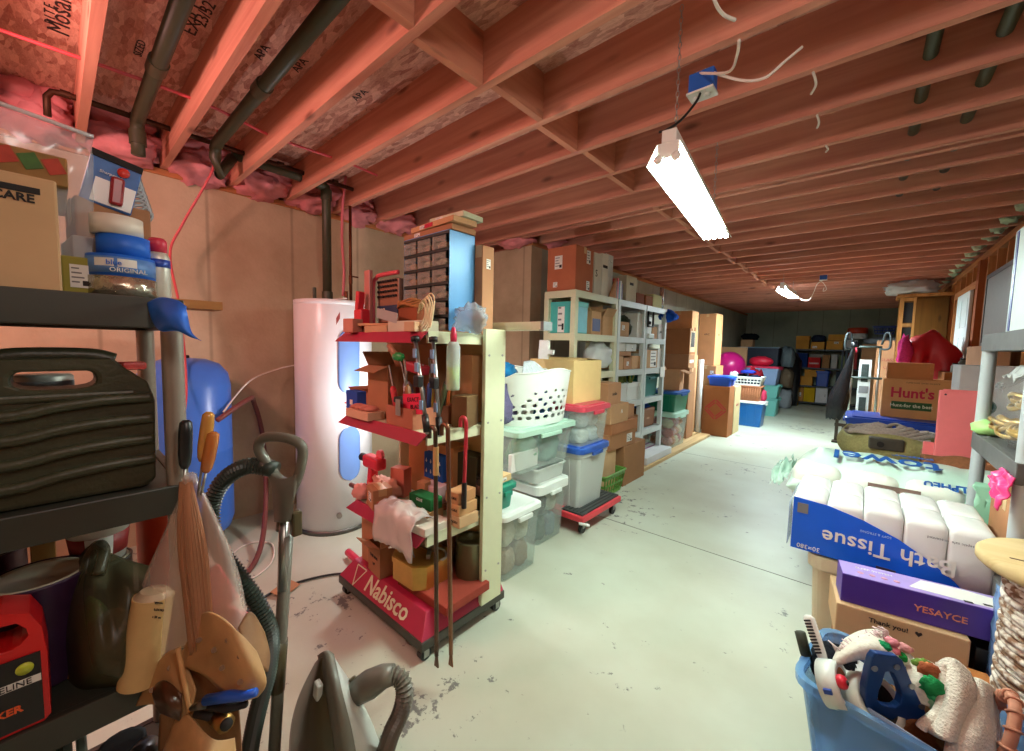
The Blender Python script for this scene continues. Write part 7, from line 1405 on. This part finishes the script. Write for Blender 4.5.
MB().box((0, 0, .055), (.49, .125, .11), M_PUR).obj('body', pu, bevel=.002); MB().box((0, 0, .1105), (.486, .12, .0015), M_LAV).obj('top_print', pu)
text_mesh('YESAYCE', .032, plain((226, 140, 110), .4), 'lettering', pu, (.03, -.0635, .05), FRONT, sx=1.05, bold=.0004); MB().prism([(-.05, -.035), (.2, -.05), (.22, .03), (.12, .05), (.0, .045)], (0, 0, .1118), (1, 0, 0), (0, 1, 0), (0, 0, .0006), M_WHITE).obj('printed_swoosh', pu)
m = MB()
for k in range(4): m.lathe([(0, 0), (.010, 0), (.010, .0008), (0, .001)], plain((206, 150, 170), .4), (-.185 + k * .035, -.02, .1115), 10)
for k in range(3): m.box((.10 + k * .05, -.045 + .012 * k, .1128), (.022, .012, .0006), M_DARK)
m.obj('printed_dot', pu); text_mesh('SLEEP SYSTEM', .018, M_WHITE, 'lettering', pu, (-.14, .02, .1116), TOPF)
# things between the mailers and the spool
t = T('black_tray', 'black box in a clear wrap standing beside the brown mailer', 'box', (.385, 2.16, .34), .1); MB().box((0, 0, .08), (.08, .20, .16), plain((24, 22, 22), .3, 0, 'gloss_black')).obj('body', t, bevel=.003); MB().box((0, 0, .01), (.12, .26, .02), plain((190, 180, 150), .5)).obj('tray', t, bevel=.003); MB().box((.01, -.132, .01), (.05, .003, .015), M_GREYINK).obj('printed_mark', t)
carton('brown carton under the black box in the clear wrap', .43, 2.16, 0, .20, .26, .338, .1, CARD2, None, group=GR)
carton('orange brown cardboard sleeve beside the brown mailer', .35, 1.99, 0, .07, .06, .44, .1, (190, 120, 66), None, group=GR)
tag(MB().grid(lambda i, j: Vector((.405 - .02 * i + .006 * nz(i * 5, j * 8, 3), 1.96 + .10 * i, .40 + .34 * j)), 6, 12, clear((150, 190, 240), .5, .15)).obj('plastic_film', None, solid=.002), 'strip of bluish clear film hanging between the purple box and the spool', 'plastic film')
# blue clear tub
M_BTUB = clear((150, 204, 250), .34, .15)
carton('brown carton under the clear blue tub', .21, 1.61, 0, .38, .28, .245, -.1, (150, 100, 60), 'x', group=GR)
tu = T('storage_tub', 'clear blue plastic tub heaped with household odds and ends at the lower right', 'storage bin', (.195, 1.60, .247), -.17)
m = MB(); w = .004; sx, sy, h = .52, .34, .26
loft(m, [rrect(sx * .86, sy * .84, .04, 0), rrect(sx, sy, .05, h - .03), rrect(sx + .03, sy + .03, .06, h - .028), rrect(sx + .034, sy + .034, .06, h), rrect(sx - w, sy - w, .05, h), rrect(sx * .86 - w, sy * .84 - w, .04, w)], M_BTUB); m.obj('body', tu)
for s in (-1, 1): MB().box((s * (sx / 2 + .02), 0, h - .05), (.012, .12, .07), M_BTUB).obj('handle', tu, bevel=.004)
sh = T('paper_sheet', 'printed paper sheet leaning against the inside front of the clear blue tub', 'paper', (.16, 1.4645, .262), 0, None, RZ(-.17) @ RX(-.0)); m = MB().box((.04, 0, .125), (.36, .002, .20), paper((190, 216, 240)), RY(.12)); m.obj('sheet', sh); m = MB(); rr = random.Random(5)
for k in range(9): m.box((.03 - rr.uniform(0, .03), -.002, .20 - k * .018), (.18 * rr.uniform(.6, 1), .0012, .004), M_GREYINK)
m.obj('printed_line', sh)
KT = .785
def sheetT(rows, mat): return sheet([[(u, v, d * KT) for u, v, d in r] for r in rows], mat)
def dept(u, v, d): return dep(u, v, d * KT)
# contents
hp = dept(845, 690, 1.35)
br = T('scrub_brush', 'white handled scrub brush with black bristles leaning out of the blue tub', 'brush', dept(822, 668, 1.62)); a, b = dept(826, 668, 1.60), dept(809, 618, 1.66); d = (b - a)
MB().tube([a, a + d * .3, b, b + d * .06], [.012, .018, .020, .010], M_WHITE, 10, squash=.45).obj('handle', br, world=True); m = MB()
for k in range(11):
    p = a + d * (.30 + .065 * k); q = (EYE - p).normalized(); m.tube([p + _r_ * .018 + q * .01 for _r_ in (-_cw(Vector((1, 0, 0))), _cw(Vector((1, 0, 0))))], .003, M_DARK, 5)
m.obj('bristle_row', br, world=True); MB().box(dept(832, 676, 1.585), (.05, .03, .04), plastic((190, 40, 50)), RZ(.5)).obj('red_collar', br, world=True, bevel=.008)
tag(MB().tube([dept(806, 655, 1.68), dept(800, 632, 1.70)], .016, plain((52, 56, 40), .6, 0, 'olive'), 8).obj('dark_brush', None), 'dark olive handle poking up at the left corner of the blue tub', 'brush')
def ring(label, u, v, d, r, w, mat, ax, band=None, group=None, inner=None, name='tape_roll'):
    p = dept(u, v, d); t = T(name, label, 'tape', p, 0, group, ax); MB().lathe([(r * .72, -w / 2), (r, -w / 2), (r, w / 2), (r * .72, w / 2)], mat, n=32, closed=True).obj('tape', t)
    MB().lathe([(r * .70, -w / 2 + .001), (r * .72, -w / 2 + .001), (r * .72, w / 2 - .001), (r * .70, w / 2 - .001)], inner or card(CARD2), n=28, closed=True).obj('core', t)
    if band: MB().lathe([(r * 1.005, -w * .2), (r * 1.005, w * .2)], band, n=32).obj('label_band', t)
    return t
VIEW = _cw(Vector((0, 0, -1)))
def facing(tx=0, ty=0):
    z = (VIEW + _cw(Vector((1, 0, 0))) * tx + _cw(Vector((0, -1, 0))) * ty).normalized(); x = Vector((0, 0, 1)).cross(z).normalized(); y = z.cross(x); return Matrix((x, y, z)).transposed()
t = ring('white tape roll with a blue printed square in the left of the blue tub', 834, 684, 1.52, .062, .05, M_WLID, facing(.9, .5), None, 'rolls in the blue tub'); MB().box((0, 0, 0), (.02, .012, .02), plastic((30, 70, 160))).obj('printed_square', t, (-.058, .012, 0))
k = T('red_dial', 'red ribbed dial inside the white tape roll', 'knob', dept(842, 682, 1.47), 0, None, facing(.7, .5)); MB().lathe([(.0, -.01), (.017, -.008), (.019, 0), (.016, .008), (.010, .012), (0, .012)], plastic((214, 40, 60)), n=20).obj('body', k); MB().lathe([(0, .013), (.007, .014), (0, .018)], M_DARK, n=10).obj('cap', k)
ring('cream ring with a dark inside under the blue bracket in the tub', 872, 702, 1.48, .072, .05, plastic((206, 204, 190)), facing(.2, .7), None, 'rolls in the blue tub', M_DARK)
# blue triangular bracket: outline seen nearly face on
bk = T('steel_bracket', 'dark blue triangular steel bracket with an oval opening standing in the blue tub', 'bracket', dept(890, 700, 1.45)); M_NB = plain((14, 60, 124), .4, .2, 'blue_enamel2', .1)
O = dept(895, 695, 1.42); ex, ey = _cw(Vector((1, 0, -.12))).normalized(), _cw(Vector((0, -1, -.25))).normalized(); sc_ = 1.42 * KT / FPX
P2 = lambda pts: [((u - 895) * sc_, -(v - 695) * sc_) for u, v in pts]
outer = P2([(866, 652), (868, 646), (888, 648), (893, 652), (912, 688), (927, 714), (929, 728), (922, 736), (900, 728), (872, 714), (867, 690), (866, 670)]); inner = P2([(881, 680), (881, 668), (884, 667), (888, 668), (897, 684), (902, 696), (902, 706), (899, 711), (893, 711), (886, 709), (881, 704), (880, 692)])
MB().frame(outer, inner, O, ex, ey, _cw(Vector((0, 0, .02))), M_NB).obj('plate', bk, world=True, bevel=.003)
for u, v in ((870, 664), (889, 660), (907, 682), (921, 706)): p = O + ex * ((u - 895) * sc_) + ey * (-(v - 695) * sc_); MB().cyl(p - _cw(Vector((0, 0, .003))), p + _cw(Vector((0, 0, .002))), .008, M_STEEL, n=14).obj('bolt', bk, world=True)
# towels
M_TERRY = plain((226, 218, 204), .95, 0, 'terry', .1, 150, .8, .1)
rows = [[(846, 640, 1.60), (862, 632, 1.60), (880, 630, 1.60)], [(836, 656, 1.55), (868, 640, 1.54), (900, 646, 1.56)], [(836, 664, 1.53), (872, 648, 1.50), (916, 662, 1.52)], [(866, 652, 1.53), (900, 664, 1.50), (936, 672, 1.50)]]
tw = T('kitchen_towel', 'white flowered kitchen towel with a fringe draped in the blue tub', 'towel', dept(870, 655, 1.55)); sheetT(rows, plain((222, 218, 204), .9, 0, 'towel_cloth', .1, 80, .4)).obj('cloth', tw, world=True, solid=.012); m = MB(); rr = random.Random(3)
for kx in range(34):
    q = dept(838 + kx * 1.5, 655 - kx * .55, 1.56); m.tube([q, q + Vector((rr.uniform(-.015, .01), rr.uniform(-.01, .01), .018)), q + Vector((rr.uniform(-.03, .01), rr.uniform(-.01, .01), .026))], [.003, .003, .002], fabric((226, 206, 206)), 5)
m.obj('fringe', tw, world=True); m = MB()
for u, v, d_, c in ((884, 646, 1.515, (30, 130, 80)), (893, 650, 1.515, (214, 120, 130)), (900, 656, 1.505, (40, 150, 70)), (892, 642, 1.525, (206, 130, 140)), (905, 648, 1.53, (214, 150, 150))): m.blob(dept(u, v, d_), (.035, .035, .022), fabric(c), u, .3)
m.obj('printed_flower', tw, world=True)
ce = T('kitchen_towel', 'green and rust patterned towel with white tufts beside the blue bracket', 'towel', dept(925, 690, 1.45)); sheetT([[(906, 664, 1.5), (922, 660, 1.5), (940, 668, 1.48)], [(908, 680, 1.46), (926, 682, 1.43), (942, 684, 1.46)], [(914, 700, 1.44), (930, 706, 1.41), (942, 706, 1.44)]], fabric((206, 200, 186))).obj('cloth', ce, world=True, solid=.012); m = MB()
for u, v, d_, c in ((932, 686, 1.405, (40, 140, 80)), (936, 696, 1.405, (60, 170, 110)), (930, 672, 1.44, (160, 90, 60)), (924, 668, 1.47, (100, 130, 60)), (938, 704, 1.40, (150, 200, 160))): m.blob(dept(u, v, d_), (.05, .03, .05), fabric(c), u, .3)
m.obj('printed_patch', ce, world=True)
tt = T('terry_towel', 'thick cream terry towel folded over the right end of the blue tub', 'towel', dept(955, 720, 1.4))
sheetT([[(940, 664, 1.46), (952, 660, 1.45), (966, 672, 1.46)], [(944, 690, 1.41), (956, 688, 1.37), (972, 690, 1.40)], [(938, 716, 1.38), (952, 716, 1.33), (968, 714, 1.37)], [(922, 726, 1.37), (944, 740, 1.31), (962, 738, 1.35)]], M_TERRY).obj('fold', tt, world=True, solid=.02)
sheetT([[(962, 684, 1.46), (978, 680, 1.44), (994, 690, 1.46)], [(960, 710, 1.40), (976, 706, 1.37), (994, 712, 1.42)], [(950, 738, 1.34), (974, 738, 1.30), (1000, 742, 1.36)], [(940, 775, 1.32), (972, 780, 1.28), (1006, 780, 1.34)]], M_TERRY).obj('fold', tt, world=True, solid=.02)
MB().tube(smooth_path([dept(941, 664, 1.44), dept(944, 690, 1.395), dept(938, 712, 1.37), dept(924, 724, 1.36), dept(921, 728, 1.36)], 5), .012, M_TERRY, 8).obj('hem', tt, world=True)
for i, (u, v, dd, c, s, lb) in enumerate(((836, 660, 1.66, (26, 28, 34), .13, 'black plastic sheet crumpled at the back left of the blue tub'), (850, 672, 1.62, (206, 202, 200), .14, 'white cloth tucked under the flowered towel in the tub'), (905, 715, 1.50, (120, 80, 50), .20, 'brown cloth at the bottom middle of the blue tub'), (845, 706, 1.58, (70, 66, 84), .16, 'dark folded cloth under the tape roll in the tub'))):
    p = dept(u, v, dd); bundle(lb, p.x, p.y, p.z - s * .5, s, s, s * .8, c, 140 + i, 'cloths packed in the blue tub')
# spool
sp = T('cable_spool', 'large wooden spool wound with rough brown and white rope at the right edge', 'spool', (.52, 1.89, 0)); M_SPW = wood((196, 168, 116), (222, 200, 152), .8, 0, knots=False)
def roperow(z0, z1):
    m = MB(); n = 44
    for k in range(n): m.tube([((.142 + .004 * (k % 2)) * math.cos(a), (.142 + .004 * (k % 2)) * math.sin(a), z0 + (z1 - z0) * (k + .5) / n + .003 * math.sin(3 * a + k)) for a in [2 * PI * j / 30 for j in range(30)]], .0115, M_ROPE, 6, True)
    return m
M_ROPE, nt_, bs_ = newmat('rope'); tc_ = nd(nt_, 'ShaderNodeTexCoord'); n_ = nd(nt_, 'ShaderNodeTexNoise', i_Scale=34, i_Detail=4); cr_ = nd(nt_, 'ShaderNodeValToRGB'); e_ = cr_.color_ramp.elements; e_[0].position = .42; e_[0].color = rgb((132, 98, 74)); e_[1].position = .56; e_[1].color = rgb((222, 212, 200))
nt_.links.new(tc_.outputs['Object'], n_.inputs['Vector']); nt_.links.new(n_.outputs['Fac'], cr_.inputs[0]); nt_.links.new(cr_.outputs[0], bs_.inputs['Base Color']); bs_.inputs['Roughness'].default_value = .95
roperow(.04, .86).obj('rope', sp); MB().cyl((0, 0, .03), (0, 0, .87), .125, M_SPW, n=32).obj('drum', sp)
MB().lathe([(0, .865), (.205, .865), (.215, .875), (.215, .895), (.205, .905), (0, .905)], M_SPW, n=48).obj('top_disc', sp); MB().lathe([(0, 0), (.21, 0), (.215, .01), (.215, .03), (0, .035)], M_SPW, n=48).obj('bottom_disc', sp); m = MB()
for k in range(8): m.box((-.12 + .05 * k, .05 * math.sin(k * 2.1) - .04, .9055), (.07, .008, .001), plain((90, 60, 36), .8), RZ(.3 * math.sin(k)))
m.obj('scuff', sp)
wk = T('wicker_ring', 'pinkish braided wicker ring between the terry towel and the spool', 'ring', (.335, 1.63, .38)); M_PW = plain((190, 130, 104), .7, 0, 'pink_wicker', .25, 40)
MB().tube([(.02 * math.sin(a), .075 * math.cos(a), .11 + .11 * math.sin(a)) for a in [2 * PI * k / 30 for k in range(30)]], .013, M_PW, 8, True).obj('hoop', wk); m = MB()
for k in range(15): a = 2 * PI * k / 15; m.tube([(.02 * math.sin(a) + .0145 * math.cos(b), .075 * math.cos(a) + .0145 * math.sin(b) * math.cos(a), .11 + .11 * math.sin(a) + .0145 * math.sin(b) * math.sin(a)) for b in [2 * PI * q / 8 for q in range(8)]], .004, M_PW, 5, True)
o = m.obj('binding', wk); o['kind'] = 'stuff'
carton('carton standing under the pinkish wicker ring', .36, 1.72, 0, .10, .10, .378, 0, CARD2, None, group=GR)
tag(MB().lathe([(0, 0), (.10, .0), (.11, .02), (.11, .08), (.09, .11), (0, .12)], plastic((24, 72, 170), .35), n=28).obj('blue_tub', None, (.78, 2.52, .77)), 'round dark blue tub showing behind the spool top', 'tub')
carton('carton holding the round blue tub behind the spool', .78, 2.52, 0, .26, .28, .768, 0, CARD, 'x', group=GR)
# ---------------------------------------------------------------- grey rack at the right edge
M_GPOST = plain((178, 188, 192), .35, 0, 'grey_pole', .04); M_GSH = plain((92, 92, 92), .6, 0, 'grey_shelf', .25, 20)
shelving('grey plastic shelving unit with round posts at the right edge', .41, .86, 2.12, 2.86, (.25, .70, 1.145, 1.60), M_GPOST, M_GSH, .024, .075, square=False, slats=8)
bx = T('white_box', 'tall white carton with a blue stripe on the top shelf of the grey rack', 'box', (.63, 2.62, 1.602)); MB().box((0, 0, .22), (.34, .28, .44), plastic((206, 220, 218), .5)).obj('body', bx, bevel=.006); MB().box((-.171, .09, .22), (.002, .03, .42), plastic((40, 60, 130))).obj('printed_stripe', bx); MB().box((-.03, -.1415, .17), (.20, .002, .20), M_WHITE).obj('paper_label', bx); m = MB()
for k in range(6): m.box((-.06, -.1428, .09 + k * .025), (.10, .001, .006), M_GREYINK)
m.box((.03, -.1428, .18), (.05, .001, .07), M_DARK).obj('printed_line', bx); carton('small yellow foam block on top of the tall white carton', .58, 2.62, 2.044, .16, .14, .09, 0, (214, 190, 130), None, name='foam_block', cat='foam')
hg = T('wire_hanger', 'white wire coat hanger hooked on a stud at the top right', 'hanger', (.90, 3.1, 2.42)); MB().tube(smooth_path([(-.02, .0, .05), (-.02, .03, .08), (-.02, .01, .03), (-.02, .18, -.03), (-.02, .19, -.05), (-.02, 0, -.05), (-.02, -.19, -.05), (-.02, -.18, -.03), (-.02, -.01, .03)], 4), .004, M_WHITE, 6).obj('wire', hg)
fb = T('ornament_bag', 'clear plastic bag of golden wound bows on the lower shelf of the grey rack', 'bag', (.56, 2.50, 1.147)); MB().blob((0, 0, .14), (.30, .54, .32), clear((230, 234, 234), .1, .1), 5, .2, 2.2, 28, 18, .85, .8).obj('sack', fb); m = MB().grid(lambda i, j: Vector((-.10 + .16 * i, .02 + .2 * j, .27 + .05 * math.sin(3 * i) + .04 * nz(i * 5, j * 5, 2))), 10, 10, clear((230, 234, 234), .6, .15)); m.obj('gathered_top', fb, solid=.003); text_mesh('50% OFF', .03, M_GREYINK, 'lettering', fb, (-.13, 0.08, .235), axes((0, -1, 0), (.4, 0, 1)))
M_GOLDR = plain((206, 170, 104), .3, .5, 'gold_ribbon', .3, 40); rr = random.Random(12); q = 0
for ix, y, z in ((0, -.15, .07), (0, .0, .07), (0, .14, .07), (1, -.08, .17), (1, .07, .17)):
    m = MB()
    for k in range(9):
        r_ = .03 + .0065 * k; R = RZ(rr.uniform(0, 3)) @ RX(rr.uniform(-.5, .5)); m.tube([R @ Vector((r_ * .9 * math.cos(a), r_ * math.sin(a), .01 * math.sin(2 * a))) for a in [2 * PI * j / 18 for j in range(18)]], .010, M_GOLDR, 6, True, squash=.5)
    tag(m.obj('gold_bow', None, (.50 + .03 * ix, 2.50 + y, 1.147 + z)), 'golden ribbon bow inside the clear bag, %s' % ('near lower one', 'middle lower one', 'far lower one', 'near upper one', 'far upper one')[q], 'bow', 'golden bows in the clear bag'); q += 1
tag(MB().blob((0, 0, .03), (.13, .14, .07), plain((176, 230, 140), .4, 0, 'lime_foam', .1), 3, .2).obj('green_sponge', None, (.455, 2.79, 1.147)), 'lime green soft lump at the far corner of the grey rack shelf', 'sponge')
pk = drape('pink_bag', 'crinkled hot pink plastic bag hanging from the grey rack shelf edge', 'bag', lambda u, v: Vector((.405 - .03 * v + .02 * nz(u * 5, v * 5, 1), 2.09 + .17 * u, 1.10 - .11 * v * (1.1 - u * .7) + .02 * nz(u * 6, v * 6, 3) * v)), 16, 16, plain((230, 60, 130), .3, 0, 'pink_film', .15, 14, .4), None, .004)
carton('brown carton with pale tape on the shelf under the pink bag', .60, 2.47, .702, .28, .44, .25, 0, (196, 140, 100), 'x', group=GR, stick=(('F', -.1, 0, .05, .2),))
drape('mint_bag', 'pale mint plastic bag pressed against the near post of the grey rack', 'bag', lambda u, v: Vector((.42 + .10 * u + .02 * nz(u * 6, v * 6, 8), 2.70 + .05 * v, .71 + .22 * v)), 10, 10, clear((170, 230, 200), .75, .2), None, .003)
S.view_settings.view_transform = 'Standard'; S.view_settings.look = 'None'; S.view_settings.gamma = 1; S.view_settings.use_curve_mapping = False
S.view_settings.exposure = EXPOSURE
